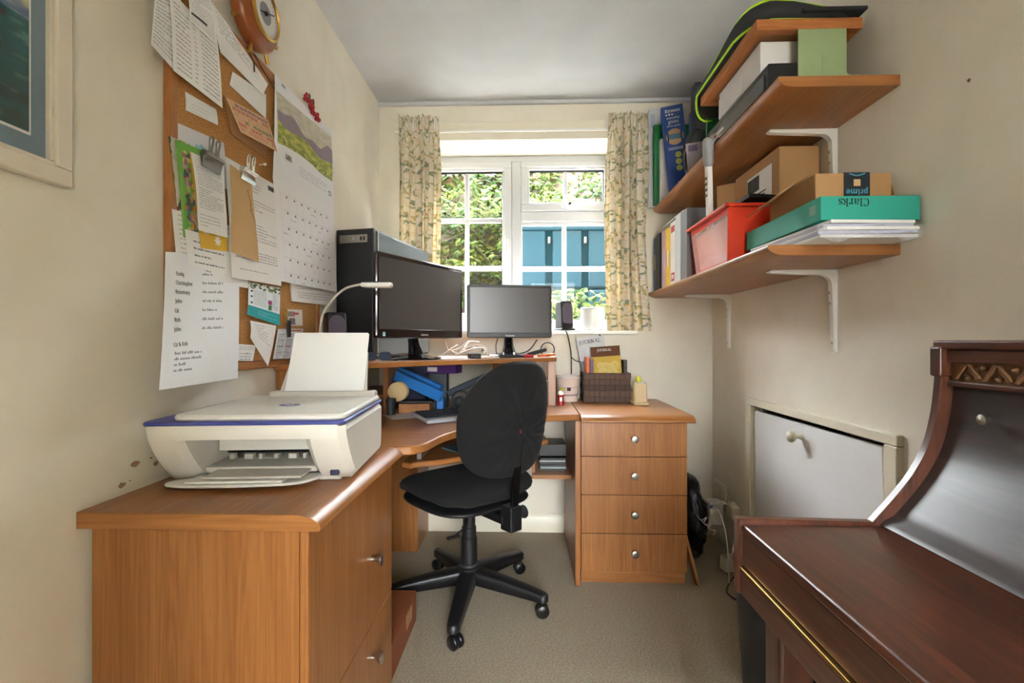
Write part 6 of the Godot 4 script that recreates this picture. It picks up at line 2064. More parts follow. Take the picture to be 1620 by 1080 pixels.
func basket(D: float) -> void:
	var b := thing("woven_basket", "dark brown woven basket of magazines on the pedestal", "basket", Vector3(0.41, D, -2.585))
	var x0 := 0.292
	var x1 := 0.528
	var z0 := -2.66
	var z1 := -2.51
	part(b, "liner", MB.new().bx(x0 + 0.003, x1 - 0.003, D, D + 0.006, z0 + 0.003, z1 - 0.003, 0.002).bx(x0 + 0.003, x0 + 0.008, D, D + 0.148, z0 + 0.003, z1 - 0.003, 0.002).bx(x1 - 0.008, x1 - 0.003, D, D + 0.148, z0 + 0.003, z1 - 0.003, 0.002).bx(x0 + 0.003, x1 - 0.003, D, D + 0.148, z1 - 0.008, z1 - 0.003, 0.002).bx(x0 + 0.003, x1 - 0.003, D, D + 0.148, z0 + 0.003, z0 + 0.008, 0.002), mat("weave_b", rgb(76, 58, 50), 0.8))
	var shades := [mat("weave_a", rgb(88, 68, 58), 0.8), mat("weave_b", rgb(76, 58, 50), 0.8), mat("weave_c", rgb(100, 78, 64), 0.8)]
	for r in 5:
		for k in 9:
			var w := (x1 - x0) / 9.0
			var pr := 0.0035 if (r + k) % 2 == 0 else 0.0
			part(b, "strap", MB.new().bx(x0 + w * k, x0 + w * (k + 1), D + 0.03 * r, D + 0.03 * (r + 1), z1 - 0.004 + pr, z1 + 0.001 + pr, 0.002), shades[(r * 5 + k * 3) % 3])
		for k in 5:
			var w := (z1 - z0) / 5.0
			var pr := 0.0035 if (r + k) % 2 == 0 else 0.0
			part(b, "strap", MB.new().bx(x1 - 0.004 + pr, x1 + 0.001 + pr, D + 0.03 * r, D + 0.03 * (r + 1), z0 + w * k, z0 + w * (k + 1), 0.002), shades[(r + k) % 3])
			part(b, "strap", MB.new().bx(x0 - 0.001 - pr, x0 + 0.004 - pr, D + 0.03 * r, D + 0.03 * (r + 1), z0 + w * k, z0 + w * (k + 1), 0.002), shades[(r + k * 2) % 3])
	part(b, "rim", MB.new().bx(x0 - 0.002, x1 + 0.002, D + 0.144, D + 0.152, z1 - 0.006, z1 + 0.003, 0.003).bx(x0 - 0.002, x0 + 0.007, D + 0.144, D + 0.152, z0, z1, 0.003).bx(x1 - 0.007, x1 + 0.002, D + 0.144, D + 0.152, z0, z1, 0.003).bx(x0, x1, D + 0.144, D + 0.152, z0 - 0.002, z0 + 0.007, 0.003), shades[1])
	# magazines standing in it
	var im := page(128, 176, rgb(206, 206, 206))
	im.fill_rect(Rect2i(0, 70, 128, 106), rgb(120, 126, 128))
	for k in 40:
		leaf_blot(im, rng.randf() * 128, 80 + rng.randf() * 96, rng.randf() * PI, 10, 5, [rgb(80, 88, 92), rgb(160, 160, 156), rgb(110, 100, 90)][k % 3])
	magazine(Vector3(0.39, D + 0.026, -2.605), 0.15, 0.325, -0.17, im, "JOURNAL", 0.019, mats["ink"], "grey journal magazine standing behind the yellow one in the basket", 0.12)
	im = page(128, 176, rgb(206, 170, 70))
	im.fill_rect(Rect2i(0, 0, 128, 34), rgb(94, 54, 24))
	for k in 30:
		leaf_blot(im, 30 + rng.randf() * 80, 58 + rng.randf() * 30, rng.randf() * 0.6, 16, 6, rgb(222, 200, 130).lerp(rgb(214, 186, 96), rng.randf()))
	for k in 60:
		leaf_blot(im, rng.randf() * 128, 112 + rng.randf() * 60, rng.randf() * PI, 7, 5, [rgb(60, 70, 34), rgb(90, 90, 80), rgb(130, 124, 110), rgb(46, 50, 44)][k % 4])
	magazine(Vector3(0.428, D + 0.016, -2.555), 0.155, 0.275, -0.07, im, "JOURNAL", 0.012, mats["white_paper"], "yellow and brown journal magazine standing foremost in the basket", 0.085)
	var oc := book("orange_paperback", Vector3(0.312, D + 0.008, -2.565), Vector3(0.09, 0.225, 0.018), PI / 2, mat("orange_card", rgb(206, 96, 44), 0.5), "orange paperback standing at the basket's edge", "book", "paperbacks standing in the basket")
	oc = book("purple_paperback", Vector3(0.3325, D + 0.008, -2.565), Vector3(0.09, 0.215, 0.018), PI / 2, mat("plum_card", rgb(92, 70, 96), 0.5), "purple paperback beside the orange one in the basket", "book", "paperbacks standing in the basket")
	oc = book("dark_paperback", Vector3(0.508, D + 0.008, -2.58), Vector3(0.09, 0.21, 0.018), PI / 2, mat("soot_card", rgb(60, 56, 54), 0.6), "dark paperback standing behind the yellow magazine in the basket", "book", "paperbacks standing in the basket")


func magazine(at: Vector3, w: float, h: float, roll: float, im: Image, word: String, cap: float, m: Material, label: String, drop: float) -> void:
	var t := thing("magazine_journal", label, "magazine", at, 0, "journals in the basket", true)
	t.rotation = Vector3(-0.1, 0.0, 0.0)
	t.rotate_object_local(Vector3.BACK, -roll * 1.0)
	t.position += Vector3(0, 0.0, 0)
	part(t, "pages", MB.new().bx(-w / 2, w / 2, 0, h, -0.004, 0.0, 0.0005), mats["white_paper"])
	var c := part(t, "cover", MB.new().quad(Vector3(-w / 2, 0, 0.0006), Vector3(w / 2, 0, 0.0006), Vector3(w / 2, h, 0.0006), Vector3(-w / 2, h, 0.0006)), paper_mat(im))
	letters(c, word, cap, Vector3(-0.005, h - cap * 1.6, 0.0012), Vector3.RIGHT, Vector3.UP, m, "Droid Serif")


# ---------------------------------------------------------------- things on the shelves
func build_shelf_things() -> void:
	var U := 1.7745
	var L := 1.3145
	# upper shelf, window end: files standing side by side, seen from their fronts
	var wf := slab("document_wallet", Vector3(0.755, U + 0.265, -2.645), Vector3(0.2, 0.53, 0.026), 0.0, mat("wallet_white", rgb(206, 208, 212), 0.35), "tall translucent white document wallet at the window end of the upper shelf", "file")
	part(wf, "label", MB.new().bx(0.662, 0.684, U + 0.43, U + 0.50, -2.6322, -2.6312, 0.0003), mat("pale_lilac", rgb(176, 180, 200), 0.6))
	slab("green_folder", Vector3(0.765, U + 0.212, -2.60), Vector3(0.19, 0.424, 0.03), 0.0, mat("folder_green", rgb(20, 112, 62), 0.45), "green lever arch folder in front of the white wallet", "folder")
	slab("white_folder", Vector3(0.785, U + 0.165, -2.553), Vector3(0.19, 0.33, 0.03), 0.0, mats["white_plastic"], "short white folder between the green folder and the blue carton", "folder")
	# blue carton of photo paper
	var px := thing("photo_paper_carton", "dark blue gloss photo paper carton leaning on the upper shelf", "carton", Vector3(0.770, U + 0.006, -2.46), -0.22, "", true)
	px.rotate_object_local(Vector3.BACK, 0.096)
	var bm := mat("carton_blue", rgb(24, 66, 140), 0.35)
	part(px, "carton", MB.new().bx(-0.053, 0.053, 0, 0.465, -0.045, 0.0, 0.002), bm)
	var wh: Material = mats["white_paper"]
	for q in [["Ryman", 0.438, 0.015, "Droid Serif"], ["everyday", 0.402, 0.011, "Droid Sans"], ["gloss", 0.382, 0.016, "Droid Sans"], ["photo paper", 0.361, 0.0085, "Droid Sans"]]:
		letters(px, q[0], q[2], Vector3(0, q[1], 0.001), Vector3.RIGHT, Vector3.UP, wh, q[3], q[0] == "Ryman")
	for k in 5:
		var s := MB.new()
		s.xf = Transform3D(Basis(Vector3.RIGHT, PI / 2), Vector3(-0.030 + 0.014 * k, 0.419, 0))
		s.lathe([Vector2(0.005, 0), Vector2(0.005, 0.0008), Vector2(0, 0.0008)], 5)
		part(px, "star", s, wh if k < 3 else mat("star_dim", rgb(70, 104, 166), 0.5))
	var di := MB.new()
	di.xf = Transform3D(Basis(Vector3.RIGHT, PI / 2), Vector3(0, 0.305, 0))
	di.lathe([Vector2(0.041, 0), Vector2(0.041, 0.0008), Vector2(0, 0.0008)], 36)
	part(px, "picture_disc", di, mat("disc_tan", rgb(206, 166, 128), 0.5))
	part(px, "picture_screen", MB.new().bx(-0.032, 0.032, 0.292, 0.32, 0.0005, 0.0016, 0.0003), mat("disc_teal", rgb(96, 142, 160), 0.5))
	part(px, "picture_post", MB.new().bx(-0.035, -0.029, 0.28, 0.33, 0.0005, 0.002, 0.0003).bx(0.029, 0.035, 0.28, 0.33, 0.0005, 0.002, 0.0003), mats["ink"])
	for k in 3:
		var yy: float = [0.213, 0.178, 0.145][k]
		var s := MB.new()
		s.xf = Transform3D(Basis(Vector3.RIGHT, PI / 2), Vector3(0.008, yy, 0))
		s.lathe([Vector2(0.0145, 0), Vector2(0.0145, 0.0008), Vector2(0, 0.0008)], 24)
		var sn := part(px, "round_mark", s, mat("mark_yellow", rgb(196, 198, 96), 0.5))
		letters(sn, ["A4", "20", "g"][k], 0.008, Vector3(0.008, yy, 0.0012), Vector3.RIGHT, Vector3.UP, mat("mark_olive", rgb(96, 110, 50), 0.6))
	for y in [0.240, 0.248]:
		part(px, "small_print", MB.new().bx(-0.035, 0.035, y, y + 0.003, 0.0003, 0.0012, 0.0002), wh)
	part(px, "small_print", MB.new().bx(-0.005, 0.035, 0.072, 0.076, 0.0003, 0.0012, 0.0002), wh)
	slab("clear_folder", Vector3(0.862, U + 0.228, -2.47), Vector3(0.05, 0.456, 0.15), 0.0, mat("slate_blue", rgb(110, 132, 170), 0.3), "pale blue plastic folder between the blue carton and the black file", "folder")
	slab("black_box_file", Vector3(0.868, U + 0.245, -2.32), Vector3(0.17, 0.49, 0.06), 0.0, mat("file_navy", rgb(28, 32, 46), 0.45), "tall navy black box file on the upper shelf", "file")
	# bag of black film with printed sleeve
	var bg := thing("plastic_packet", "clear packet of crumpled black film with a printed lilac label", "packet", Vector3(0.765, U, -2.2))
	var rows := []
	for j in 15:
		var t := j / 14.0
		var row := []
		for k in 33:
			var a := TAU * k / 32.0
			var r := pow(sin(PI * clampf(t * 0.97 + 0.03, 0, 1)), 0.45)
			row.append(Vector3(0.765 + 0.062 * r * cos(a) + 0.006 * sin(a * 5 + t * 9), U + 0.004 + 0.23 * t, -2.21 + 0.05 * r * sin(a) + 0.006 * sin(a * 7 + t * 13)))
		rows.append(row)
	part(bg, "film", MB.new().grid(rows, true, false, -1.0), mat("film_black", rgb(44, 46, 50), 0.18))
	var lb := page(128, 96, rgb(190, 174, 184))
	print_rows(lb, 6, 6, 122, 90, 7, 3, rgb(110, 100, 120))
	lb.fill_rect(Rect2i(10, 8, 40, 22), rgb(120, 112, 140))
	var lq := MB.new()
	lq.quad(Vector3(0.698, U + 0.02, -2.135), Vector3(0.805, U + 0.045, -2.13), Vector3(0.815, U + 0.155, -2.132), Vector3(0.690, U + 0.140, -2.14))
	part(bg, "label", lq, paper_mat(lb))
	slab("green_clip_box", Vector3(0.752, U + 0.107, -1.99), Vector3(0.05, 0.214, 0.028), -0.2, mat("clip_green", rgb(24, 112, 66), 0.4), "green plastic box standing beside the clear packet", "box", 0.0)
	slab("green_clip_box", Vector3(0.80, U + 0.12, -2.04), Vector3(0.09, 0.24, 0.03), -0.1, mats["clip_green"], "taller green plastic box behind the narrower one", "box", 0.0)
	# black carton, white box, wooden tray, bag
	var bc := slab("black_carton", Vector3(0.775, U + 0.038, -1.645), Vector3(0.17, 0.072, 0.47), 0.0, mats["black_plastic"], "flat black carton wrapped in film under the white box", "carton", 0.0, "", 0.004)
	part(bc, "film_wrap", MB.new().bx(0.686, 0.688, U + 0.004, U + 0.05, -1.87, -1.43, 0.0006), mat("film_black", rgb(44, 46, 50), 0.18))
	part(bc, "mark", MB.new().bx(0.6845, 0.6862, U + 0.02, U + 0.03, -1.80, -1.785, 0.0004), mats["orange_plastic"])
	part(bc, "mark", MB.new().bx(0.6845, 0.6862, U + 0.022, U + 0.030, -1.775, -1.72, 0.0004), mats["white_paper"])
	var wb := thing("white_box", "plain white cardboard box between the black carton and the wooden tray", "box", Vector3(0.775, U + 0.075, -1.6))
	part(wb, "carton", MB.new().bx(0.695, 0.85, U + 0.075, U + 0.172, -1.78, -1.47, 0.002), mat("box_white", rgb(214, 212, 210), 0.6))
	part(wb, "flap", MB.new().bx(0.693, 0.695, U + 0.08, U + 0.15, -1.78, -1.60, 0.0005), mats["box_white"])
	var tr := thing("wooden_tray", "shallow wooden tray turned over on the white box", "tray", Vector3(0.81, U + 0.173, -1.64))
	var ty := U + 0.1735
	var pale := wood("pale_ply", mats["pine_z"].albedo_texture, Vector3(4, 4, 0.5), 0.6)
	pale.albedo_color = rgb(255, 236, 214)
	part(tr, "base_board", MB.new().bx(0.665, 0.955, ty + 0.012, ty + 0.02, -1.86, -1.43, 0.001), mat("hardboard", rgb(168, 122, 84), 0.85))
	var pale_x := wood("pale_ply_x", mats["pine_z"].albedo_texture, Vector3(0.5, 4, 4), 0.6)
	pale_x.albedo_color = pale.albedo_color
	for e in [[0.66, 0.685, -1.845, -1.445], [0.935, 0.96, -1.845, -1.445], [0.66, 0.96, -1.872, -1.845], [0.66, 0.96, -1.445, -1.418]]:
		part(tr, "edge", MB.new().bx(e[0], e[1], ty, ty + 0.032, e[2], e[3], 0.002), pale_x if e[1] - e[0] > 0.1 else pale)
	bag(ty + 0.033)
	var be := thing("book_end", "sage green metal book end at the open end of the upper shelf", "book end", Vector3(0.83, U, -1.38))
	var sm := mat("sage_paint", rgb(146, 164, 118), 0.5)
	part(be, "plate", MB.new().bx(0.772, 0.908, U, U + 0.168, -1.412, -1.407, 0.002), sm)
	part(be, "foot", MB.new().bx(0.772, 0.908, U, U + 0.003, -1.407, -1.348, 0.001), sm)
	var gs := MB.new()
	gs.xf = Transform3D(Basis(Vector3.UP, -0.65), Vector3(0.838, U, -1.408))
	gs.prism(PackedVector2Array([Vector2(0, 0.003), Vector2(0.074, 0.003), Vector2(0, 0.095)]), -0.002, 0.002)
	part(be, "gusset", gs, sm)
	# lower shelf books
	var spec := [
		["box_file", 0.05, 0.29, 0.34, rgb(36, 66, 110), "navy box file against the wall at the lower shelf's window end"],
		["ring_binder", 0.072, 0.30, 0.33, rgb(46, 44, 48), "black ring binder beside the navy box file"],
		["card_folder", 0.03, 0.225, 0.30, rgb(214, 186, 160), "short buff card folder beside the black binder"],
		["pink_file", 0.072, 0.29, 0.32, rgb(206, 176, 196), "pale pink paper file on the lower shelf"],
		["yellow_ring_binder", 0.078, 0.29, 0.32, rgb(232, 190, 40), "bright yellow ring binder on the lower shelf"],
		["white_ring_binder", 0.082, 0.30, 0.33, rgb(222, 214, 204), "white ring binder with red letter block on its spine"],
		["grey_ring_binder", 0.075, 0.315, 0.33, rgb(188, 192, 190), "pale grey ring binder on the lower shelf"],
		["dark_ring_binder", 0.085, 0.31, 0.32, rgb(104, 104, 106), "dark grey ring binder next to the red bin"],
	]
	var z := -2.65
	for s in spec:
		var w: float = s[1]
		var d: float = 0.29 if s[0] == "card_folder" else 0.312
		var t := book(s[0], Vector3(XR - 0.005 - d / 2 - (0.0 if s[2] < 0.25 else 0.01), L, z + w / 2), Vector3(d, s[2], w - 0.003), 0.0, mat("cover_" + s[0], s[4], 0.45), s[5], "book", "files on the lower shelf")
		if s[0] == "yellow_ring_binder":
			part(t, "spine_label", MB.new().bx(-d / 2 - 0.001, -d / 2 + 0.001, 0.10, 0.18, -0.012, 0.012, 0.0003), mats["white_paper"])
		if s[0] == "white_ring_binder":
			part(t, "spine_label", MB.new().bx(-d / 2 - 0.001, -d / 2 + 0.001, 0.02, 0.06, -0.024, 0.024, 0.0003), mat("spine_red", rgb(176, 30, 44), 0.5))
			letters(t, "m", 0.024, Vector3(-d / 2 - 0.0012, 0.042, 0), Vector3.BACK, Vector3.UP, mats["white_paper"], "Droid Sans", true)
			part(t, "spine_band", MB.new().bx(-d / 2 - 0.001, -d / 2 + 0.001, 0.25, 0.28, -0.026, 0.026, 0.0003), mats["spine_red"])
		if s[0] == "box_file":
			part(t, "spine_label", MB.new().bx(-d / 2 - 0.001, -d / 2 + 0.001, 0.12, 0.2, -0.01, 0.01, 0.0003), mat("mustard", rgb(186, 160, 110), 0.6))
		z += w + 0.001
	# loose sheets laid over the tops of the files
	var ls := MB.new()
	ls.xf = Transform3D(Basis(Vector3.BACK, 0.0), Vector3(0.82, L + 0.318, -2.35))
	ls.rb(Vector3.ZERO, Vector3(0.26, 0.004, 0.36), 0.001)
	single("loose_papers", ls, mats["white_paper"], "loose white papers laid flat on top of the files", "paper")
	# grey wand
	var wd := thing("handheld_scanner", "grey handheld wand sticking up out of the red bin", "scanner", Vector3(0.745, L + 0.006, -1.99))
	var a := Vector3(0.745, L + 0.006, -1.99)
	var b := Vector3(0.661, 1.80, -1.80)
	part(wd, "shaft", MB.new().beam(a, a.lerp(b, 0.86), 0.034, 0.02, 0.005, Vector3.LEFT), mats["white_plastic"])
	part(wd, "grip", MB.new().beam(a.lerp(b, 0.80), b, 0.05, 0.034, 0.015, Vector3.LEFT), mat("wand_grey", rgb(150, 150, 152), 0.5))
	for k in 4:
		var c := a.lerp(b, 0.60 + 0.04 * k) + Vector3(-0.011, 0, 0)
		part(wd, "button", MB.new().rb(c, Vector3(0.003, 0.009, 0.02), 0.001), mats["black_plastic"])
	# tall open cardboard box
	var cb := thing("cardboard_box", "tall open cardboard box with a white address label behind the red bin", "box", Vector3(0.92, L, -1.86))
	var cm: Material = mats["cardboard"]
	part(cb, "side", MB.new().bx(0.868, 0.872, L, L + 0.41, -2.05, -1.70, 0.001), cm)
	part(cb, "side", MB.new().bx(1.0, 1.004, L, L + 0.41, -2.05, -1.70, 0.001), cm)
	part(cb, "side", MB.new().bx(0.872, 1.0, L, L + 0.41, -2.05, -2.046, 0.001), cm)
	part(cb, "side", MB.new().bx(0.872, 1.0, L, L + 0.41, -1.704, -1.70, 0.001), cm)
	part(cb, "base", MB.new().bx(0.872, 1.0, L, L + 0.004, -2.046, -1.704, 0.001), cm)
	part(cb, "flap", MB.new().beam(Vector3(0.87, L + 0.31, -2.054), Vector3(0.81, L + 0.31, -2.10), 0.003, 0.18, 0.001, Vector3.UP), cm)
	part(cb, "label", MB.new().bx(0.8665, 0.868, L + 0.24, L + 0.37, -1.94, -1.75, 0.0005), mats["white_paper"])
	var lbm := MB.new()
	for k in 16:
		lbm.bx(0.8655, 0.8668, L + 0.305, L + 0.36, -1.935 + 0.006 * k, -1.932 + 0.006 * k, 0.0002)
	for k in 4:
		lbm.bx(0.8655, 0.8668, L + 0.255 + 0.011 * k, L + 0.259 + 0.011 * k, -1.93, -1.80 + 0.01 * (k % 2), 0.0002)
	part(cb, "label_print", lbm, mats["ink"])
	# red storage bin
	var rb_ := thing("red_storage_bin", "glossy red plastic storage bin with a clear front on the lower shelf", "bin", Vector3(0.775, L, -1.86))
	var rm: Material = mats["red_plastic"]
	var y1 := L + 0.205
	part(rb_, "base", MB.new().bx(0.70, 0.85, L, L + 0.004, -2.03, -1.72, 0.002), rm)
	part(rb_, "wall", MB.new().beam(Vector3(0.776, L + 0.1, -1.718), Vector3(0.776, L + 0.1, -1.715), 0.15, 0.2, 0.001), rm)
	var sides := [
		[Vector3(0.70, L, -1.72), Vector3(0.85, L, -1.72), Vector3(0.864, y1, -1.685), Vector3(0.688, y1, -1.685)],
		[Vector3(0.85, L, -2.03), Vector3(0.70, L, -2.03), Vector3(0.688, y1, -2.065), Vector3(0.864, y1, -2.065)],
		[Vector3(0.85, L, -1.72), Vector3(0.85, L, -2.03), Vector3(0.864, y1, -2.065), Vector3(0.864, y1, -1.685)],
	]
	for s in sides:
		var m := MB.new()
		var n: Vector3 = (s[1] - s[0]).cross(s[3] - s[0]).normalized() * 0.003
		m.quad(s[0], s[1], s[2], s[3]).quad(s[1] - n, s[0] - n, s[3] - n, s[2] - n)
		part(rb_, "wall", m, rm)
	var fm := MB.new()
	fm.quad(Vector3(0.70, L, -2.03), Vector3(0.70, L, -1.72), Vector3(0.699, L + 0.02, -1.719), Vector3(0.699, L + 0.02, -2.031))
	fm.quad(Vector3(0.6895, y1 - 0.03, -2.06), Vector3(0.6895, y1 - 0.03, -1.69), Vector3(0.688, y1, -1.685), Vector3(0.688, y1, -2.065))
	part(rb_, "wall", fm, rm)
	part(rb_, "clear_front", MB.new().quad(Vector3(0.6985, L + 0.02, -2.03), Vector3(0.6985, L + 0.02, -1.72), Vector3(0.6885, y1 - 0.03, -1.69), Vector3(0.6885, y1 - 0.03, -2.06)), mats["clear_film"], "clear shiny window")
	part(rb_, "lining", MB.new().quad(Vector3(0.712, L + 0.02, -2.02), Vector3(0.712, L + 0.02, -1.73), Vector3(0.702, y1 - 0.03, -1.70), Vector3(0.702, y1 - 0.03, -2.05)), mat("pink_lining", rgb(236, 112, 92), 0.5))
	var rim := MB.new()
	rim.bx(0.672, 0.69, y1 - 0.008, y1 + 0.004, -2.08, -1.67, 0.004, 2).bx(0.862, 0.864, y1 - 0.008, y1 + 0.004, -2.08, -1.67, 0.001).bx(0.672, 0.864, y1 - 0.008, y1 + 0.004, -2.08, -2.062, 0.004, 2).bx(0.672, 0.864, y1 - 0.008, y1 + 0.004, -1.688, -1.67, 0.004, 2)
	part(rb_, "rim", rim, rm)
	slab("black_notebook", Vector3(0.79, y1 + 0.012, -1.73), Vector3(0.13, 0.014, 0.15), 0.2, mats["black_plastic"], "black notebook lying across the red bin's rim", "notebook", -0.12)
	# paper stack, shoe box lid, delivery box
	var ps := thing("paper_stack", "stack of loose white paper and film under the teal shoe box", "paper", Vector3(0.87, L, -1.46))
	for k in 5:
		var m := MB.new()
		m.xf = Transform3D(Basis(Vector3.UP, [0.02, -0.04, 0.03, -0.02, 0.05][k]), Vector3(0.865 + 0.004 * (k % 2), L + 0.0045 + 0.009 * k, -1.46 + 0.006 * (k % 3)))
		m.rb(Vector3.ZERO, Vector3(0.25 - 0.008 * k, 0.0088, 0.40), 0.002)
		part(ps, "ream", m, [mats["white_paper"], mat("lilac_paper", rgb(190, 188, 208), 0.7), mats["white_paper"], mats["lilac_paper"], mats["white_paper"]][k])
	var wrap := []
	for j in 9:
		var row := []
		for k in 17:
			var t := k / 16.0
			row.append(Vector3(lerpf(0.735, 1.0, t), L + 0.034 - 0.004 * j + 0.006 * sin(t * 19 + j) * (j / 8.0) - 0.012 * pow(sin(t * 5 + 0.6), 2) * (j / 8.0), -1.262 + 0.002 * j + 0.004 * sin(t * 13 + j * 0.7)))
		wrap.append(row)
	part(ps, "film_edge", MB.new().grid(wrap, false, false, -1.0), mats["clear_film"])
	part(ps, "pen", MB.new().tube([Vector3(0.722, L + 0.006, -1.66), Vector3(0.722, L + 0.006, -1.53)], 0.005, 8), mats["charcoal"])
	var P := L + 0.047
	var sb := thing("shoe_box", "teal green shoe box lying upside down on the paper stack", "box", Vector3(0.88, P, -1.48))
	part(sb, "carton", MB.new().bx(0.752, 1.002, P, P + 0.062, -1.69, -1.268, 0.002), mats["teal"])
	letters(sb, "Clarks", 0.019, Vector3(0.835, P + 0.046, -1.2672), Vector3.LEFT, Vector3.DOWN, mats["ink"], "Droid Serif")
	part(sb, "tape", MB.new().bx(0.7505, 0.752, P + 0.02, P + 0.045, -1.315, -1.29, 0.0004), mats["clear_film"])
	var Q := P + 0.0625
	var db := thing("delivery_box", "brown delivery carton with dark printed tape on the teal shoe box", "box", Vector3(0.89, Q, -1.48))
	part(db, "carton", MB.new().bx(0.787, 0.99, Q, Q + 0.086, -1.60, -1.35, 0.002), cm)
	part(db, "flap", MB.new().beam(Vector3(0.786, Q + 0.085, -1.475), Vector3(0.70, Q + 0.028, -1.485), 0.245, 0.003, 0.001, Vector3.UP), cm)
	part(db, "flap", MB.new().beam(Vector3(0.99, Q + 0.085, -1.48), Vector3(1.006, Q + 0.03, -1.48), 0.24, 0.003, 0.001, Vector3.RIGHT), cm)
	part(db, "printed_tape", MB.new().bx(0.862, 0.932, Q, Q + 0.0875, -1.3495, -1.3485, 0.0003).bx(0.862, 0.932, Q + 0.086, Q + 0.0872, -1.60, -1.349, 0.0003), mat("tape_black", rgb(36, 42, 48), 0.4))
	letters(db, "prime", 0.015, Vector3(0.897, Q + 0.034, -1.3478), Vector3.LEFT, Vector3.DOWN, mat("tape_teal", rgb(70, 160, 186), 0.5), "Droid Sans", true)
	part(db, "cube_mark", MB.new().bx(0.888, 0.906, Q + 0.050, Q + 0.068, -1.3486, -1.3478, 0.0002), mat("tape_tan", rgb(206, 170, 120), 0.5))
	var sm_ := MB.new()
	sm_.tube(smooth_path([Vector3(0.876, Q + 0.084, -1.3482), Vector3(0.897, Q + 0.078, -1.3482), Vector3(0.918, Q + 0.084, -1.3482)], 5), 0.0018, 5)
	part(db, "smile_mark", sm_, mats["tape_teal"])


func bag(y: float) -> void:
	var t := thing("laptop_bag", "black padded bag with lime green piping slumped over the wooden tray", "bag", Vector3(0.82, y, -1.66))
	# rounded slab: long axis z, drooping at its window end, humped at the open end
	var shape := func(u: float, v: float, up: float) -> Vector3:
		var z := lerpf(-1.985, -1.44, v)
		var x := lerpf(0.645, 0.985, u)
		var droop := -0.05 * smoothstep(0.19, 0.0, v) * (1.0 - 0.0 * u)
		var hump := 0.05 * exp(-pow((v - 0.88) / 0.2, 2)) * (1.0 - smoothstep(0.35, 1.0, u))
		return Vector3(x, y + 0.004 + droop + up * (0.048 + hump) + 0.004 * sin(v * 13 + u * 6) * up, z)
	var ring := round_poly(2.0, 2.0, 0.5, 6)
	var rows := []
	for j in 17:
		var ph := PI * j / 16.0
		var s := pow(sin(ph), 0.3) if j > 0 and j < 16 else 0.0
		var row := []
		for k in ring.size() * 3 + 1:
			var f := float(k) / 3.0
			var a := ring[int(f) % ring.size()].lerp(ring[(int(f) + 1) % ring.size()], f - floorf(f))
			row.append(shape.call(a.x * s * 0.5 + 0.5, -a.y * s * 0.5 + 0.5, (cos(ph) * 0.5 + 0.5) * 1.0))
		rows.append(row)
	part(t, "body", MB.new().grid(rows, true, false, -1.0), mat("bag_black", rgb(38, 38, 40), 0.8))
	for hs in [[0.1, 0.985], [0.86, 0.915]]:
		var q := []
		for k in ring.size() + 1:
			var a := ring[k % ring.size()]
			q.append(shape.call(a.x * 0.5 * hs[1] + 0.5, -a.y * 0.5 * hs[1] + 0.5, hs[0]))
		part(t, "piping", MB.new().tube(smooth_path(q, 3), 0.0042, 6), mats["lime"], "lime green piping")
	part(t, "flap", MB.new().bx(0.80, 0.985, y + 0.03, y + 0.042, -1.54, -1.43, 0.005, 2), mats["bag_black"])


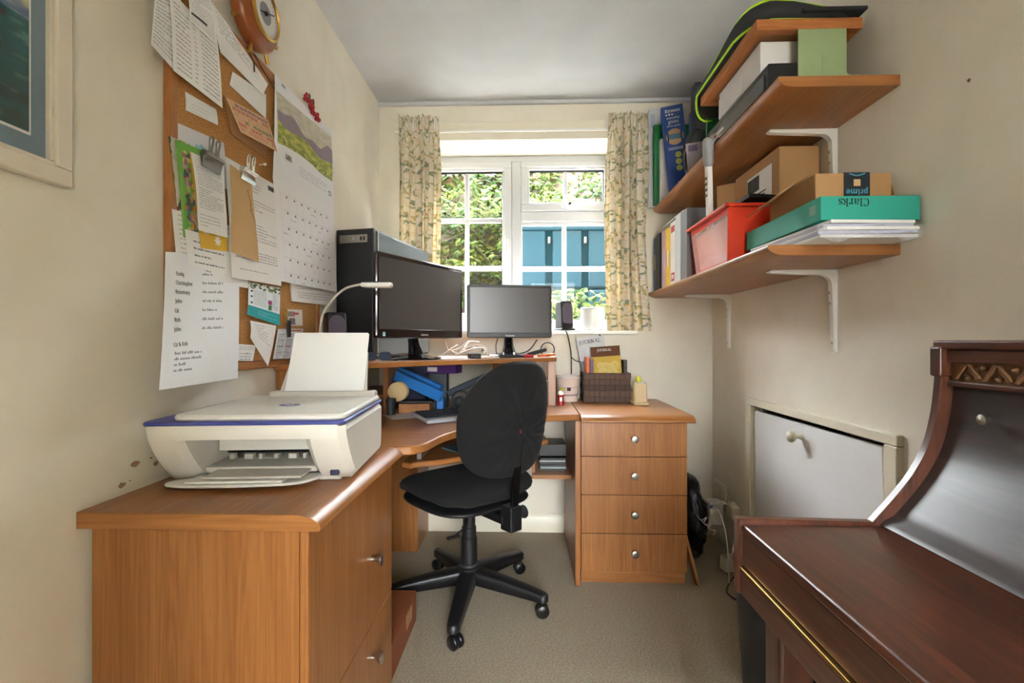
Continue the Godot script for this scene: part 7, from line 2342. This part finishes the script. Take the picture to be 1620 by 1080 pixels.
# ---------------------------------------------------------------- things on the floor
func build_floor_things() -> void:
	# carton under the desk
	var ct := thing("brown_carton", "low reddish brown carton under the desk beside the filing cabinet", "box", Vector3(-0.60, 0, -1.64))
	part(ct, "carton", MB.new().bx(-0.76, -0.42, 0, 0.113, -1.81, -1.47, 0.003), mat("carton_red", rgb(140, 78, 46), 0.7))
	part(ct, "label", MB.new().bx(-0.4202, -0.4188, 0.05, 0.10, -1.74, -1.66, 0.0004), mat("carton_label", rgb(190, 140, 100), 0.7))
	# bag of rubbish between pedestal and wall
	var bg := thing("carrier_bag", "crumpled shiny black bag stuffed between the pedestal and the wall", "bag", Vector3(0.80, 0, -2.42))
	var nz := FastNoiseLite.new()
	nz.seed = 3
	nz.frequency = 7.0
	var rows := []
	for j in 41:
		var t := j / 40.0
		var row := []
		for k in 65:
			var a := TAU * k / 64.0
			var r := pow(sin(PI * clampf(t, 0.0, 1.0)), 0.4) * (1.0 - 0.25 * t) if j > 0 and j < 40 else 0.0
			var p := Vector3(0.79 + 0.085 * r * cos(a), 0.002 + 0.40 * t, -2.42 + 0.20 * r * sin(a))
			var w := nz.get_noise_3d(p.x * 1.5, p.y * 0.7, p.z * 1.5) * 0.035 + absf(nz.get_noise_3d(p.x * 3, p.y * 1.6, p.z * 3)) * 0.02 - 0.01
			p += Vector3(cos(a), 0, sin(a)) * w * minf(1.0, r * 1.5)
			row.append(p)
		rows.append(row)
	part(bg, "film", MB.new().grid(rows, true, false, -1.0), mat("bag_shiny", rgb(22, 22, 24), 0.28))
	var pr := MB.new()
	for k in 3:
		var a := 1.7 + 0.1 * k
		pr.tube(smooth_path([Vector3(0.76 + 0.02 * k, 0.27 - 0.02 * k, -2.205), Vector3(0.775 + 0.02 * k, 0.25 - 0.02 * k, -2.19), Vector3(0.80 + 0.02 * k, 0.262 - 0.03 * k, -2.195), Vector3(0.79 + 0.02 * k, 0.24 - 0.03 * k, -2.195)], 4), 0.0022, 5)
	part(bg, "printed_swirl", pr, mats["white_paper"])
	single("wooden_offcut", MB.new().beam(Vector3(0.728, 0.004, -2.10), Vector3(0.697, 0.20, -2.19), 0.012, 0.05, 0.002, Vector3.BACK), mats["pine_y"], "thin wooden offcut leaning on the side of the pedestal", "plank")
	# waste bin
	var wb := thing("waste_bin", "black plastic waste bin standing behind the end of the piano", "bin", Vector3(0.77, 0, -1.45))
	var m := MB.new()
	m.xf = Transform3D(Basis.IDENTITY.scaled(Vector3(1, 0.88, 1)), Vector3(0.77, 0, -1.45))
	m.lathe([Vector2(0, 0.002), Vector2(0.115, 0.002), Vector2(0.125, 0.012), Vector2(0.148, 0.40), Vector2(0.15, 0.43), Vector2(0.145, 0.44), Vector2(0.14, 0.43), Vector2(0.118, 0.02), Vector2(0, 0.018)], 40)
	part(wb, "body", m, mat("bin_black", rgb(26, 27, 30), 0.35))
	m = MB.new()
	m.xf = Transform3D(Basis.IDENTITY.scaled(Vector3(1, 0.7, 1)), Vector3(0.77, 0.381, -1.45))
	m.lathe([Vector2(0.152, 0), Vector2(0.154, 0.012), Vector2(0.145, 0.05), Vector2(0.11, 0.085), Vector2(0.05, 0.1), Vector2(0, 0.102)], 40)
	part(wb, "lid", m, mats["bin_black"])
	# socket and plugs on the right wall
	var so := thing("wall_socket", "cream double wall socket low on the wall behind the chargers", "socket", Vector3(XR - 0.005, 0.22, -2.56))
	part(so, "plate", MB.new().bx(XR - 0.012, XR - 0.001, 0.225, 0.315, -2.635, -2.485, 0.004, 2), mats["cream_gloss"])
	for z in [-2.60, -2.52]:
		part(so, "switch", MB.new().bx(XR - 0.016, XR - 0.011, 0.29, 0.305, z - 0.008, z + 0.008, 0.001), mats["cream_gloss"])
	var ad := thing("usb_charger", "white block charger with blue port on the wall socket", "charger", Vector3(0.94, 0.165, -2.42))
	part(ad, "body", MB.new().bx(0.885, 0.955, 0.15, 0.265, -2.46, -2.39, 0.008, 2), mats["white_plastic"])
	part(ad, "pins", MB.new().bx(0.955, XR - 0.012, 0.20, 0.215, -2.49, -2.45, 0.002).bx(0.955, XR - 0.012, 0.22, 0.24, -2.50, -2.44, 0.003), mats["white_plastic"])
	part(ad, "port", MB.new().bx(0.888, 0.905, 0.235, 0.25, -2.3905, -2.389, 0.0005), mat("port_blue", rgb(60, 90, 220), 0.4), "blue USB port")
	var pg := thing("plug_adaptor", "cream plug with looped lead beside the block charger", "plug", Vector3(0.985, 0.2, -2.37))
	part(pg, "body", MB.new().bx(0.965, XR - 0.001, 0.20, 0.262, -2.39, -2.33, 0.008, 2).bx(0.97, XR - 0.01, 0.26, 0.275, -2.385, -2.345, 0.005, 2), mats["cream_gloss"])
	part(pg, "lead", MB.new().tube(smooth_path([Vector3(0.975, 0.272, -2.36), Vector3(0.965, 0.31, -2.38), Vector3(0.96, 0.32, -2.42), Vector3(0.96, 0.29, -2.45), Vector3(0.962, 0.262, -2.452)]), 0.003, 6), mats["cream_gloss"])
	single("white_cable", MB.new().tube(smooth_path([Vector3(0.896, 0.243, -2.386), Vector3(0.90, 0.250, -2.31), Vector3(0.885, 0.20, -2.20), Vector3(0.88, 0.08, -2.15), Vector3(0.87, 0.006, -2.12)]), 0.003, 6), mats["white_plastic"], "white charging cable drooping from the block charger", "cable", "cables by the wall socket")
	single("white_cable", MB.new().tube(smooth_path([Vector3(0.985, 0.2, -2.325), Vector3(0.965, 0.14, -2.28), Vector3(0.93, 0.08, -2.22), Vector3(0.94, 0.01, -2.12), Vector3(0.955, 0.005, -2.06)]), 0.0045, 6), mats["cream_gloss"], "thick cream flex running down from the plug to the carpet", "cable", "cables by the wall socket")
	single("black_cable", MB.new().tube(smooth_path([Vector3(0.93, 0.004, -2.20), Vector3(0.87, 0.004, -2.12), Vector3(0.83, 0.004, -2.04), Vector3(0.86, 0.004, -1.97), Vector3(0.94, 0.004, -1.98)]), 0.0032, 6), mats["charcoal"], "grey flex curling on the carpet beside the waste bin", "cable", "cables by the wall socket")
	var pk := slab("power_pack", Vector3(0.925, 0.035, -2.25), Vector3(0.07, 0.066, 0.05), 0.2, mats["cream_gloss"], "cream power pack standing on the carpet among the cables", "charger", 0.0, "", 0.006)
	single("black_cable", MB.new().tube(smooth_path([Vector3(0.08, 0.40, -2.64), Vector3(0.06, 0.36, -2.63), Vector3(-0.01, 0.28, -2.64), Vector3(-0.12, 0.22, -2.65), Vector3(-0.22, 0.16, -2.65)]), 0.004, 6), mats["black_plastic"], "black cable looping along the wall under the desk", "cable", "cables under the desk")
